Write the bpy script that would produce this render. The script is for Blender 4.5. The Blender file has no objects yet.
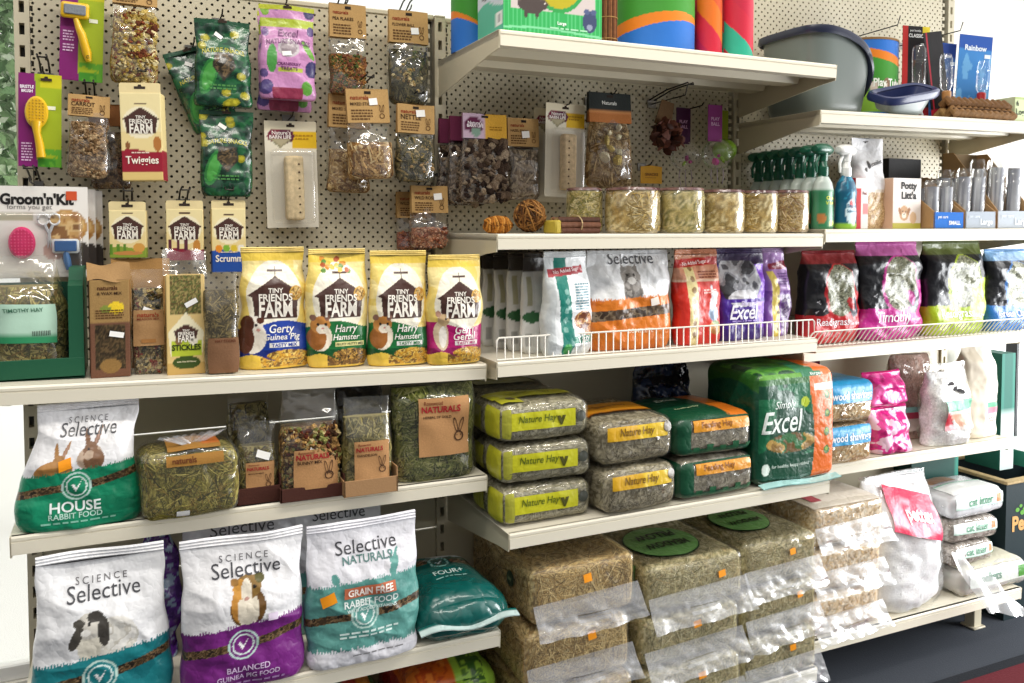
import bpy, math, random
import numpy as np
PI = math.pi
scene = bpy.context.scene
COL = scene.collection

# ---------------------------------------------------------------- colour and noise helpers
def lin(h):
    if not isinstance(h, str): return np.array(h, float)
    h = h.lstrip('#'); c = np.array([int(h[i:i+2], 16) for i in (0, 2, 4)]) / 255.0
    return np.where(c <= .04045, c / 12.92, ((c + .055) / 1.055) ** 2.4)

def _hash(ix, iy, iz, s):
    n = (ix * 374761393 + iy * 668265263 + iz * 2147483647 + s * 1274126177) & 0xffffffff
    n = ((n ^ (n >> 13)) * 1274126177) & 0xffffffff
    n = ((n ^ (n >> 16)) * 2246822519) & 0xffffffff
    return ((n ^ (n >> 15)) & 0xffff) / 65535.0

def vn(x, y, z=0.0, s=0):
    x, y, z = np.broadcast_arrays(np.asarray(x, float), np.asarray(y, float), np.asarray(z, float))
    ix, iy, iz = (np.floor(a).astype(np.int64) for a in (x, y, z))
    fx, fy, fz = x - ix, y - iy, z - iz
    fx, fy, fz = (a * a * (3 - 2 * a) for a in (fx, fy, fz))
    r = 0
    for i in (0, 1):
        for j in (0, 1):
            for k in (0, 1):
                r = r + _hash(ix + i, iy + j, iz + k, s) * (fx if i else 1 - fx) * (fy if j else 1 - fy) * (fz if k else 1 - fz)
    return r

def fbm(x, y, z=0.0, s=0, o=3):
    r, a, t = 0, 1.0, 0
    for i in range(o):
        r = r + a * vn(x * 2 ** i, y * 2 ** i, np.asarray(z) * 2 ** i, s + i * 17); t += a; a *= .5
    return r / t

def sstep(a, b, x):
    t = np.clip((x - a) / (b - a), 0, 1); return t * t * (3 - 2 * t)

# ---------------------------------------------------------------- materials
MATS = {}
def nodemat(name):
    m = bpy.data.materials.new(name); m.use_nodes = True
    nt = m.node_tree; nt.nodes.clear(); MATS[name] = m
    out = nt.nodes.new('ShaderNodeOutputMaterial')
    return m, nt, out

def bump_chain(nt, scale, strength, dist, detail=3, stretch=None, ridged=False):
    N = nt.nodes; L = nt.links
    tc = N.new('ShaderNodeTexCoord'); mp = N.new('ShaderNodeMapping'); L.new(tc.outputs['Object'], mp.inputs[0])
    if stretch: mp.inputs['Scale'].default_value = stretch
    no = N.new('ShaderNodeTexNoise'); no.inputs['Scale'].default_value = scale; no.inputs['Detail'].default_value = detail
    L.new(mp.outputs[0], no.inputs['Vector'])
    src = no.outputs['Fac']
    if ridged:
        a = N.new('ShaderNodeMath'); a.operation = 'SUBTRACT'; a.inputs[1].default_value = .5; L.new(src, a.inputs[0])
        b = N.new('ShaderNodeMath'); b.operation = 'ABSOLUTE'; L.new(a.outputs[0], b.inputs[0]); src = b.outputs[0]
    bu = N.new('ShaderNodeBump'); bu.inputs['Strength'].default_value = strength; bu.inputs['Distance'].default_value = dist
    L.new(src, bu.inputs['Height'])
    return bu.outputs[0]

def attr_mat(name, rough, spec=.5, bump=None, coat=0, noise=0.0, nscale=300):
    m, nt, out = nodemat(name); N = nt.nodes; L = nt.links
    at = N.new('ShaderNodeAttribute'); at.attribute_name = 'Col'
    p = N.new('ShaderNodeBsdfPrincipled'); p.inputs['Roughness'].default_value = rough
    p.inputs['Specular IOR Level'].default_value = spec; p.inputs['Coat Weight'].default_value = coat; p.inputs['Coat Roughness'].default_value = .12
    src = at.outputs['Color']
    if noise:
        tc = N.new('ShaderNodeTexCoord'); no = N.new('ShaderNodeTexNoise'); no.inputs['Scale'].default_value = nscale; no.inputs['Detail'].default_value = 2
        L.new(tc.outputs['Object'], no.inputs['Vector'])
        mr = N.new('ShaderNodeMapRange'); mr.inputs['From Min'].default_value = .3; mr.inputs['From Max'].default_value = .7
        mr.inputs['To Min'].default_value = 1 - noise; mr.inputs['To Max'].default_value = 1 + noise * .5; L.new(no.outputs['Fac'], mr.inputs[0])
        vm = N.new('ShaderNodeVectorMath'); vm.operation = 'SCALE'; L.new(src, vm.inputs[0]); L.new(mr.outputs[0], vm.inputs['Scale']); src = vm.outputs[0]
    L.new(src, p.inputs['Base Color'])
    if bump: L.new(bump_chain(nt, *bump), p.inputs['Normal'])
    L.new(p.outputs[0], out.inputs[0]); return m

def film_mat(name, tint, haze, hazecol, rough=.08, scale=28, strength=.5, gain=1.6, stretch=None):
    """thin clear plastic: mostly transparent, fresnel highlights broken up by crinkles, a little milky haze"""
    m, nt, out = nodemat(name); N = nt.nodes; L = nt.links
    nrm = bump_chain(nt, scale, strength, .02, 2, stretch, True)
    tr = N.new('ShaderNodeBsdfTransparent'); tr.inputs[0].default_value = (*tint, 1)
    gl = N.new('ShaderNodeBsdfGlossy'); gl.inputs['Roughness'].default_value = rough; gl.inputs[0].default_value = (1, 1, 1, 1)
    di = N.new('ShaderNodeBsdfDiffuse'); di.inputs[0].default_value = (*hazecol, 1)
    L.new(nrm, gl.inputs['Normal'])
    lw = N.new('ShaderNodeLayerWeight'); lw.inputs['Blend'].default_value = .25
    mr = N.new('ShaderNodeMapRange'); mr.inputs['To Min'].default_value = .055 * gain; mr.inputs['To Max'].default_value = .055 * gain + .28
    L.new(lw.outputs['Fresnel'], mr.inputs[0]); mu = mr
    m1 = N.new('ShaderNodeMixShader'); m1.inputs[0].default_value = haze; L.new(tr.outputs[0], m1.inputs[1]); L.new(di.outputs[0], m1.inputs[2])
    m2 = N.new('ShaderNodeMixShader'); L.new(mu.outputs[0], m2.inputs[0]); L.new(m1.outputs[0], m2.inputs[1]); L.new(gl.outputs[0], m2.inputs[2])
    L.new(m2.outputs[0], out.inputs[0]); return m

def metal_mat(name, col, rough, metallic=1.0):
    m, nt, out = nodemat(name); p = nt.nodes.new('ShaderNodeBsdfPrincipled')
    p.inputs['Base Color'].default_value = (*lin(col), 1); p.inputs['Roughness'].default_value = rough; p.inputs['Metallic'].default_value = metallic
    nt.links.new(bump_chain(nt, 90, .04, .01), p.inputs['Normal'])
    nt.links.new(p.outputs[0], out.inputs[0]); return m

attr_mat('printed_film', .33, .45, (34, .25, .02, 2, None, True), .25)
attr_mat('crinkled_film', .22, .6, (17, .5, .03, 2, None, True), .25)
attr_mat('printed_card', .55, .3, (60, .05, .01))
attr_mat('kraft_card', .75, .2, (220, .12, .005), 0, .12, 420)
attr_mat('plastic', .32, .5, (12, .04, .01), .15)
attr_mat('fodder', .85, .15, (240, .8, .012, 4), 0, .35, 420)
attr_mat('straw', .8, .2, (300, .4, .006), 0, .25, 160)
attr_mat('wood', .7, .25, (60, .35, .01, 3, (1, 1, .12)), 0, .2, 90)
attr_mat('painted_metal', .38, .45, (25, .03, .008), .1)
attr_mat('matt', .85, .15, (180, .2, .01), 0, .06, 200)
attr_mat('leafage', .7, .3, (90, .3, .02), 0, .2, 30)
metal_mat('steel_wire', '#8d8a84', .3)
metal_mat('dark_wire', '#3a3835', .4)
film_mat('clear_film', (.985, .985, .975), .02, (.9, .9, .9), .10, 12, .5, 1.0)
film_mat('crisp_film', (.985, .985, .97), .02, (.9, .9, .89), .10, 16, .7, 1.05)
film_mat('silver_film', (.95, .96, .97), .22, (.90, .91, .94), .24, 5, .55, 2.0)
film_mat('blister', (.985, .985, .985), .015, (.9, .9, .9), .06, 6, .1, 1.0)
film_mat('window_glass', (.98, .99, .98), .0, (.9, .9, .9), .02, 2, .02, .5)
film_mat('white_film', (.97, .98, 1.0), .28, (.97, .975, .99), .2, 9, .5, 1.2)

# ---------------------------------------------------------------- mesh builder
class MB:
    def __init__(s): s.V = []; s.C = []; s.F = {3: [], 4: []}; s.M = {3: [], 4: []}; s.G = []; s.n = 0
    def add(s, V, F, col, mat=0):
        V = np.asarray(V, float).reshape(-1, 3); c = lin(col) if isinstance(col, str) else np.asarray(col, float)
        c = np.broadcast_to(c, V.shape) if c.ndim == 1 else c.reshape(-1, 3)
        s.V.append(V); s.C.append(c)
        F = np.asarray(F, np.int64)
        if len(F):
            k = F.shape[1]; s.F[k].append(F + s.n); s.M[k].append(np.full(len(F), mat))
        s.n += len(V); return s
    def poly(s, idx, mat=0):
        for i in range(1, len(idx) - 1): s.F[3].append(np.array([[idx[0], idx[i], idx[i + 1]]]) ); s.M[3].append(np.array([mat]))
    def grid(s, P, col, mat=0, closed=False):
        nv, nu = P.shape[:2]; i = np.arange(nv * nu).reshape(nv, nu)
        if closed: i = np.concatenate([i, i[:, :1]], 1)
        F = np.stack([i[:-1, :-1], i[:-1, 1:], i[1:, 1:], i[1:, :-1]], -1).reshape(-1, 4)
        return s.add(P.reshape(-1, 3), F, col, mat)
    def box(s, lo, hi, col, mat=0, bev=0.0):
        x0, y0, z0 = lo; x1, y1, z1 = hi
        if bev <= 0:
            V = [(x0, y0, z0), (x1, y0, z0), (x1, y1, z0), (x0, y1, z0), (x0, y0, z1), (x1, y0, z1), (x1, y1, z1), (x0, y1, z1)]
            return s.add(V, [(0, 3, 2, 1), (4, 5, 6, 7), (0, 1, 5, 4), (1, 2, 6, 5), (2, 3, 7, 6), (3, 0, 4, 7)], col, mat)
        b = min(bev, (x1 - x0) / 2.01, (y1 - y0) / 2.01, (z1 - z0) / 2.01)
        V = []; ix = {}
        for a, sx in enumerate((0, 1)):
            for c, sy in enumerate((0, 1)):
                for d, sz in enumerate((0, 1)):
                    p = np.array([(x0, x1)[sx], (y0, y1)[sy], (z0, z1)[sz]], float)
                    n = np.array([1 - 2 * sx, 1 - 2 * sy, 1 - 2 * sz]) * b
                    for ax in range(3):
                        q = p + n; q[ax] = p[ax]; ix[(sx, sy, sz, ax)] = len(V); V.append(q)
        Q = []; Tn = []
        for ax in range(3):
            o = [k for k in range(3) if k != ax]
            for sd in (0, 1):
                key = []
                for a, c in ((0, 0), (1, 0), (1, 1), (0, 1)):
                    t = [0, 0, 0]; t[ax] = sd; t[o[0]] = a; t[o[1]] = c; key.append(ix[(*t, ax)])
                Q.append(key)
            for a in (0, 1):
                for c in (0, 1):
                    def k(e, axx):
                        t = [0, 0, 0]; t[ax] = e; t[o[0]] = a; t[o[1]] = c; return ix[(*t, axx)]
                    Q.append([k(0, o[0]), k(1, o[0]), k(1, o[1]), k(0, o[1])])
        for sx in (0, 1):
            for sy in (0, 1):
                for sz in (0, 1): Tn.append([ix[(sx, sy, sz, k)] for k in range(3)])
        V = np.array(V); ctr = V.mean(0)
        def fix(F):
            out = []
            for f in F:
                nn = np.cross(V[f[1]] - V[f[0]], V[f[2]] - V[f[0]])
                out.append(f if nn @ (V[f].mean(0) - ctr) > 0 else f[::-1])
            return out
        s.add(V, fix(Q), col, mat); s.F[3].append(np.array(fix(Tn)) + s.n - len(V)); s.M[3].append(np.full(8, mat)); return s
    def tube(s, pts, r, col, mat=0, n=6, closed=False):
        P = np.asarray(pts, float); m = len(P)
        T = np.gradient(P, axis=0) if not closed else np.roll(P, -1, 0) - np.roll(P, 1, 0)
        T /= np.linalg.norm(T, axis=1)[:, None] + 1e-12
        up = np.array([0, 0, 1.0]) if abs(T[:, 2]).mean() < .8 else np.array([0, 1.0, 0])
        A = np.cross(T, up); A /= np.linalg.norm(A, axis=1)[:, None] + 1e-9; B = np.cross(A, T)
        r = np.broadcast_to(np.asarray(r, float), (m,))
        a = np.arange(n) * 2 * PI / n
        R = P[:, None] + r[:, None, None] * (np.cos(a)[None, :, None] * A[:, None] + np.sin(a)[None, :, None] * B[:, None])
        st = s.n
        if closed: R = np.concatenate([R, R[:1]], 0)
        s.grid(R, col, mat, True)
        if not closed:
            s.poly([st + i for i in range(n)][::-1], mat); s.poly([st + (m - 1) * n + i for i in range(n)], mat)
        return s
    def lathe(s, prof, col, mat=0, n=24, c=(0, 0, 0), sx=1.0, sy=1.0, colfn=None):
        P = np.asarray(prof, float); a = np.arange(n) * 2 * PI / n
        R = np.stack([P[:, :1] * np.cos(a) * sx + c[0], P[:, :1] * np.sin(a) * sy + c[1], np.repeat(P[:, 1:], n, 1) + c[2]], -1)
        cc = colfn(R) if colfn else col
        st = s.n; s.grid(R, cc, mat, True); m = len(P)
        if P[0, 0] > 1e-5: s.poly([st + i for i in range(n)][::-1], mat)
        if P[-1, 0] > 1e-5: s.poly([st + (m - 1) * n + i for i in range(n)], mat)
        return s
    def prism(s, poly, y0, y1, col, mat=0, axis=1):
        """outline (a, b) extruded along an axis: 1 -> a=x,b=z along y; 0 -> a=y,b=z along x; 2 -> a=x,b=y along z"""
        poly = np.asarray(poly, float); n = len(poly)
        def mk(t):
            o = np.empty((n, 3)); ax = [k for k in range(3) if k != axis]; o[:, ax[0]] = poly[:, 0]; o[:, ax[1]] = poly[:, 1]; o[:, axis] = t; return o
        st = s.n; V = np.concatenate([mk(y0), mk(y1)])
        F = [(i, (i + 1) % n, n + (i + 1) % n, n + i) for i in range(n)]
        s.add(V, F, col, mat)
        tri = ear(poly)
        s.F[3].append(np.array([t for t in tri]) + st); s.M[3].append(np.full(len(tri), mat))
        s.F[3].append(np.array([t[::-1] for t in tri]) + st + n); s.M[3].append(np.full(len(tri), mat)); return s
    def build(s, name, mats, parent=None, smooth=True, label=None, fixn=False):
        me = bpy.data.meshes.new(name)
        V = np.concatenate(s.V); C = np.concatenate(s.C)
        L = []; st = []; tot = 0; mi = []
        for k in (3, 4):
            if s.F[k]:
                F = np.concatenate(s.F[k]); L.append(F.reshape(-1)); st.append(tot + np.arange(len(F)) * k); tot += len(F) * k; mi.append(np.concatenate(s.M[k]))
        L = np.concatenate(L); st = np.concatenate(st); mi = np.concatenate(mi)
        me.vertices.add(len(V)); me.vertices.foreach_set('co', V.reshape(-1).astype(np.float32))
        me.loops.add(len(L)); me.loops.foreach_set('vertex_index', L.astype(np.int32))
        me.polygons.add(len(st)); me.polygons.foreach_set('loop_start', st.astype(np.int32))
        me.polygons.foreach_set('material_index', mi.astype(np.int32))
        me.polygons.foreach_set('use_smooth', np.full(len(st), smooth))
        me.update(calc_edges=True); me.validate()
        at = me.color_attributes.new('Col', 'FLOAT_COLOR', 'POINT')
        at.data.foreach_set('color', np.concatenate([C, np.ones((len(C), 1))], 1).reshape(-1).astype(np.float32))
        for m in ([mats] if isinstance(mats, str) else mats): me.materials.append(MATS[m])
        o = bpy.data.objects.new(name, me); COL.objects.link(o)
        if smooth == 'auto' or smooth is True: me.set_sharp_from_angle(angle=math.radians(40))
        if parent is not None: o.parent = parent
        if label: o['label'] = label
        return o

def ear(p):
    n = len(p); a = sum(p[i][0] * p[(i + 1) % n][1] - p[(i + 1) % n][0] * p[i][1] for i in range(n))
    idx = list(range(n)) if a > 0 else list(range(n))[::-1]; out = []
    def cr(o, a, b): return (a[0] - o[0]) * (b[1] - o[1]) - (a[1] - o[1]) * (b[0] - o[0])
    g = 0
    while len(idx) > 3 and g < 2000:
        g += 1
        for k in range(len(idx)):
            i, j, l = idx[k - 1], idx[k], idx[(k + 1) % len(idx)]
            if cr(p[i], p[j], p[l]) <= 1e-14: continue
            if any(m not in (i, j, l) and cr(p[i], p[j], p[m]) >= 0 and cr(p[j], p[l], p[m]) >= 0 and cr(p[l], p[i], p[m]) >= 0 for m in idx): continue
            out.append((i, j, l)); idx.pop(k); break
        else: break
    if len(idx) == 3: out.append(tuple(idx))
    return out

def thing(name, label, cat, loc=(0, 0, 0), rotz=0, lean=0, group=None, roll=0):
    o = bpy.data.objects.new(name, None); COL.objects.link(o); o.empty_display_size = .05
    o.location = loc; o.rotation_euler = (lean, roll, rotz); o['label'] = label; o['category'] = cat
    if group: o['group'] = group
    return o
def tag(o, label, cat, group=None, kind=None):
    if label: o['label'] = label
    if cat: o['category'] = cat
    if group: o['group'] = group
    if kind: o['kind'] = kind
    return o

# ---------------------------------------------------------------- surfaces that carry print
class Surf:
    """a grid of points with its own (u, v) coordinates; print and stickers are laid on it"""
    def __init__(s, P, us, vs):
        s.P = P; s.us = us; s.vs = vs
        du = np.gradient(P, axis=1); dv = np.gradient(P, axis=0); n = np.cross(du, dv)
        s.N = n / (np.linalg.norm(n, axis=2)[..., None] + 1e-12)
    def __call__(s, u, v, off=0.0):
        u = np.clip(np.asarray(u, float), s.us[0], s.us[-1]); v = np.clip(np.asarray(v, float), s.vs[0], s.vs[-1])
        iu = np.clip(np.searchsorted(s.us, u) - 1, 0, len(s.us) - 2); iv = np.clip(np.searchsorted(s.vs, v) - 1, 0, len(s.vs) - 2)
        fu = ((u - s.us[iu]) / (s.us[iu + 1] - s.us[iu]))[..., None]; fv = ((v - s.vs[iv]) / (s.vs[iv + 1] - s.vs[iv]))[..., None]
        def lerp(A): return (A[iv, iu] * (1 - fu) + A[iv, iu + 1] * fu) * (1 - fv) + (A[iv + 1, iu] * (1 - fu) + A[iv + 1, iu + 1] * fu) * fv
        return lerp(s.P) + lerp(s.N) * off

_TXT = {}
def text_geo(t, bold=0.0, shear=0.0, space=1.0):
    k = (t, bold, shear, space)
    if k in _TXT: return _TXT[k]
    c = bpy.data.curves.new('t', 'FONT'); c.body = t; c.size = 1; c.align_x = 'CENTER'; c.offset = bold; c.shear = shear; c.space_character = space; c.resolution_u = 3
    o = bpy.data.objects.new('t', c); me = o.to_mesh()
    V = np.empty(len(me.vertices) * 3); me.vertices.foreach_get('co', V); V = V.reshape(-1, 3)[:, :2]
    me.calc_loop_triangles(); F = np.empty(len(me.loop_triangles) * 3, int); me.loop_triangles.foreach_get('vertices', F); F = F.reshape(-1, 3)
    o.to_mesh_clear(); bpy.data.objects.remove(o); bpy.data.curves.remove(c)
    lo, hi = V.min(0), V.max(0); V = (V - (lo + hi) / 2) / (hi[0] - lo[0])
    # triangles face +
    a = V[F[:, 1]] - V[F[:, 0]]; b = V[F[:, 2]] - V[F[:, 0]]; flip = (a[:, 0] * b[:, 1] - a[:, 1] * b[:, 0]) < 0
    F[flip] = F[flip][:, ::-1]
    _TXT[k] = (V, F); return V, F

def put_text(mb, S, w, h, t, u, v, wf, col, rot=0, hs=1.0, off=.0012, mat=0, bold=.015, shear=0.0, space=1.0, arc=0.0):
    """wf: text width as a fraction of the surface's width w; hs: stretch of its height"""
    V, F = text_geo(t, bold, shear, space); lim = .007 / (wf * w)
    for _ in range(5):      # short triangles follow the curved surface
        E = V[F] - V[np.roll(F, -1, 1)]; L = np.abs(E).max(2); k = L.argmax(1); big = L.max(1) > lim
        if not big.any(): break
        G = np.array([np.roll(f, -q) for f, q in zip(F[big], k[big])]); M = (V[G[:, 0]] + V[G[:, 1]]) / 2; mi = len(V) + np.arange(len(G)); V = np.concatenate([V, M])
        F = np.concatenate([F[~big], np.stack([G[:, 0], mi, G[:, 2]], 1), np.stack([mi, G[:, 1], G[:, 2]], 1)])
    x = V[:, 0] * wf * w; z = V[:, 1] * wf * w * hs + arc * (V[:, 0] ** 2) * wf * w
    c, s_ = math.cos(rot), math.sin(rot); x, z = x * c - z * s_, x * s_ + z * c
    mb.add(S(u + x / w, v + z / h, off), F, col, mat)

def put_patch(mb, S, u0, u1, v0, v1, col, off=.001, n=8, m=8, mat=0, rot=0, w=1, h=1):
    uu, vv = np.meshgrid(np.linspace(u0, u1, n), np.linspace(v0, v1, m))
    if rot:
        uc, vc = (u0 + u1) / 2, (v0 + v1) / 2; x = (uu - uc) * w; z = (vv - vc) * h
        uu = uc + (x * math.cos(rot) - z * math.sin(rot)) / w; vv = vc + (x * math.sin(rot) + z * math.cos(rot)) / h
    mb.grid(S(uu, vv, off), col(np.linspace(0, 1, n)[None, :] + 0 * vv, np.linspace(0, 1, m)[:, None] + 0 * vv) if callable(col) else col, mat)

def put_lines(mb, S, w, h, u, v, wf, n, dv, col, seed=0, th=.25, rot=0, mat=0):
    """rows of small print: each line a row of short dashes of word length"""
    r = random.Random(seed)
    for i in range(n):
        x = -wf / 2; vv = -i * dv; end = wf / 2 * r.uniform(.7, 1) if i == n - 1 else wf / 2
        while x < end - .02:
            l = min(r.uniform(.03, .09), end - x); 
            for (a, b) in ((x, x + l),):
                xs = np.array([a, b, b, a]) * w; zs = np.array([vv, vv, vv + dv * th * 2, vv + dv * th * 2]) * h
                c, s_ = math.cos(rot), math.sin(rot)
                mb.add(S(u + (xs * c - zs * s_) / w, v + (xs * s_ + zs * c) / h, .0012), [(0, 1, 2, 3)], col, mat)
            x += l + .018

def put_sticker(parent, S, u, v, du, dv, col='#f4f2ee', rot=.1, w=1, h=1, name='price_sticker', label=None, text=None):
    mb = MB(); put_patch(mb, S, u - du / 2, u + du / 2, v - dv / 2, v + dv / 2, col, .0022, 4, 4, rot=rot, w=w, h=h)
    put_lines(mb, S, w, h, u, v + dv * .1, du * .7, 2, dv * .3, '#77706a' if col[1] == 'f' and col != '#f59a1c' else '#c96f0a', 3, .2, rot)
    return mb.build(name, 'printed_card', parent, label=label)

# ---- art: masks work in X (0..1 across) and Z (same unit, 0 at the base)
def ell(X, Z, cx, cz, rx, rz, rot=0):
    x, z = X - cx, Z - cz; c, s_ = math.cos(rot), math.sin(rot); x, z = x * c + z * s_, -x * s_ + z * c
    return (x / rx) ** 2 + (z / rz) ** 2 < 1
def inpoly(X, Z, P):
    r = np.zeros(np.shape(X), bool); n = len(P)
    for i in range(n):
        x0, z0 = P[i]; x1, z1 = P[(i + 1) % n]
        if z0 == z1: continue
        r ^= ((z0 > Z) != (z1 > Z)) & (X < (x1 - x0) * (Z - z0) / (z1 - z0) + x0)
    return r
def mottle(C, m, cols, X, Z, sc, s=0):
    n = fbm(X * sc, Z * sc, 0, s, 2); k = np.clip(((n - .25) * 2 * len(cols)).astype(int), 0, len(cols) - 1)
    pal = np.array([lin(c) for c in cols]); C[m] = pal[k][m]
def setc(C, m, c): C[m] = lin(c)
# ---------------------------------------------------------------- bag shapes
def bagshape(w, h, d, topw=.95, v0=.55, p=3.0, wr=.004, seed=0, nu=70, nv=70, skew=0.0, fwd=0.0, bot=.9, curl=.006, vmax=1.0, scale=1.0, vmin=0.0, thin=.0015, ws=9, topx=0.0):
    """front and back grids of a filled bag standing on its base; front faces -y, base centre at the origin"""
    t = np.linspace(0, 1, nu); us = (1 - np.cos(PI * t)) / 2; vs = np.linspace(vmin, vmax, nv)
    def make(us_, side):
        U, V = np.meshgrid(us_, vs)
        a = w / 2 * (1 + (topw - 1) * sstep(.15, 1, V)) * (bot + (1 - bot) * np.sqrt(np.clip(V / .07, 0, 1))) * scale
        b = d / 2 * np.clip(1 - sstep(v0, 1.0, V), 0, 1) ** .75 * (.8 + .2 * np.sqrt(np.clip(V / .1, 0, 1))) * scale + thin
        q = np.abs(2 * U - 1); sec = np.clip(1 - q ** p, 0, 1) ** (1 / p)
        X = a * (2 * U - 1); Z = V * h
        Y = side * b * sec
        n = fbm(X * ws * 2 + 7, Z * ws * 2, side * 3.3, seed, 3) - .5; rg = np.abs(fbm(X * ws + Z * ws * .7, Z * ws * 1.4, 5 + side, seed + 5, 2) - .5)
        Y = Y + side * sec ** .5 * wr * (n * 2.2 - rg * 3.0) * np.minimum(1, b / (d * .15 + 1e-6))
        Y = Y + curl * np.sin(X / w * 5 + seed * 1.7) * sstep(.6, 1, V) - fwd * V ** 2 * h
        X = X + skew * Z + topx * sstep(.4, 1, V) + (vn(Z * 22, side * 0 + 3, 0, seed + 9) - .5) * wr * 1.6 * (np.abs(2 * U - 1) ** 2) * np.sign(2 * U - 1)
        return np.stack([X, Y, Z], -1), U, V
    F, U, V = make(us, -1)
    ub = us[::-1][1:-1][:: max(1, nu // 16)]
    B, UB, VB = make(ub, 1)
    return F, B, U, V, UB, VB, us, vs

def add_bag(mb, sh, col_front, col_back, mat=0, caps=True):
    F, B = sh[0], sh[1]; P = np.concatenate([F, B], 1)
    cf = np.broadcast_to(col_front, F.shape); cb = np.broadcast_to(col_back, B.shape)
    st = mb.n; mb.grid(P, np.concatenate([cf, cb], 1).reshape(-1, 3), mat, True)
    m = P.shape[1]
    if caps:
        mb.poly([st + i for i in range(m)][::-1], mat); mb.poly([st + (P.shape[0] - 1) * m + i for i in range(m)], mat)

def pouch(name, label, cat, x, yf, z, w, h, d, art, texts=None, group=None, rotz=0, lean=0, seal=.06, sealcol='#e6e6e6', mat='printed_film', roll=0, body='bag_body', tris=None, **k):
    """an opaque printed bag: body with its print, crimped top seal"""
    root = thing(name, label, cat, (x, yf + d / 2, z), rotz, lean, group, roll)
    hb = h * (1 - seal); sh = bagshape(w, hb, d, **k); F, B, U, V, UB, VB, us, vs = sh
    def paint(U, V):
        C = np.zeros(U.shape + (3,)); art(C, U, V * hb / w, V); return C
    mb = MB(); add_bag(mb, sh, paint(U, V), paint(UB, VB))
    S = Surf(F, us, vs)
    if texts: texts(mb, S, w, hb)
    mb.build(body, mat, root)
    if seal > 0:
        m = MB(); n = 7; T = np.linspace(0, 1, n)[:, None]
        top = F[-1][None]; ext = np.repeat(top, n, 0).copy(); ext[..., 2] += T * h * seal; ext[..., 1] += .0012 * np.cos(np.arange(n) * PI)[:, None] - k.get('fwd', 0) * 1.2 * T * h * seal - .003 * np.sin(F[-1][None, :, 0] / w * 9) * T
        bk = ext[:, ::-1].copy(); bk[..., 1] += .0022
        m.grid(np.concatenate([ext - [0, .0012, 0], bk], 1), sealcol, 0, True); m.build('top_seal', mat, root)
    return root, S, w, hb

def strands(mb, S, n, length, width, cols, seed=0, u0=.03, u1=.97, v0=.03, v1=.97, off=.0006, lift=.002, w=1, h=1, flat=None, mat=0):
    r = np.random.default_rng(seed); K = 5
    u = r.uniform(u0, u1, n); v = r.uniform(v0, v1, n); a = r.uniform(0, PI, n) if flat is None else r.normal(0, flat, n)
    L = length * r.uniform(.4, 1.2, n); bend = r.normal(0, .28, n); t = np.linspace(-.5, .5, K)
    ang = a[:, None] + bend[:, None] * t[None]; x = np.cumsum(np.cos(ang) * L[:, None] / K, 1); zz = np.cumsum(np.sin(ang) * L[:, None] / K, 1)
    x -= x.mean(1, keepdims=True); zz -= zz.mean(1, keepdims=True)
    nx, nz = -np.sin(ang), np.cos(ang); wd = width * r.uniform(.6, 1.4, n)[:, None] / 2
    pts = []
    for sgn in (-1, 1):
        uu = np.clip(u[:, None] + (x + sgn * nx * wd) / w, u0 * .3, 1 - (1 - u1) * .3); vv = np.clip(v[:, None] + (zz + sgn * nz * wd) / h, v0 * .3, 1 - (1 - v1) * .3)
        pts.append(S(uu, vv, 0) + 0)
    o = off + lift * r.uniform(0, 1, n)[:, None] * (1 - (2 * t[None]) ** 2 * .8)
    N = S(np.clip(u, 0, 1), np.clip(v, 0, 1), 1.0) - S(np.clip(u, 0, 1), np.clip(v, 0, 1), 0.0)
    P = np.stack(pts, 2) + (N[:, None] * o[..., None])[:, :, None]
    base = np.arange(n)[:, None] * K * 2 + np.arange(K - 1)[None] * 2
    F = np.stack([base, base + 2, base + 3, base + 1], -1).reshape(-1, 4)
    pal = np.array([lin(c) for c in cols]); c = pal[r.integers(0, len(cols), n)] * r.uniform(.75, 1.2, n)[:, None]
    mb.add(P.reshape(-1, 3), F, np.repeat(c, K * 2, 0), mat)

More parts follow.
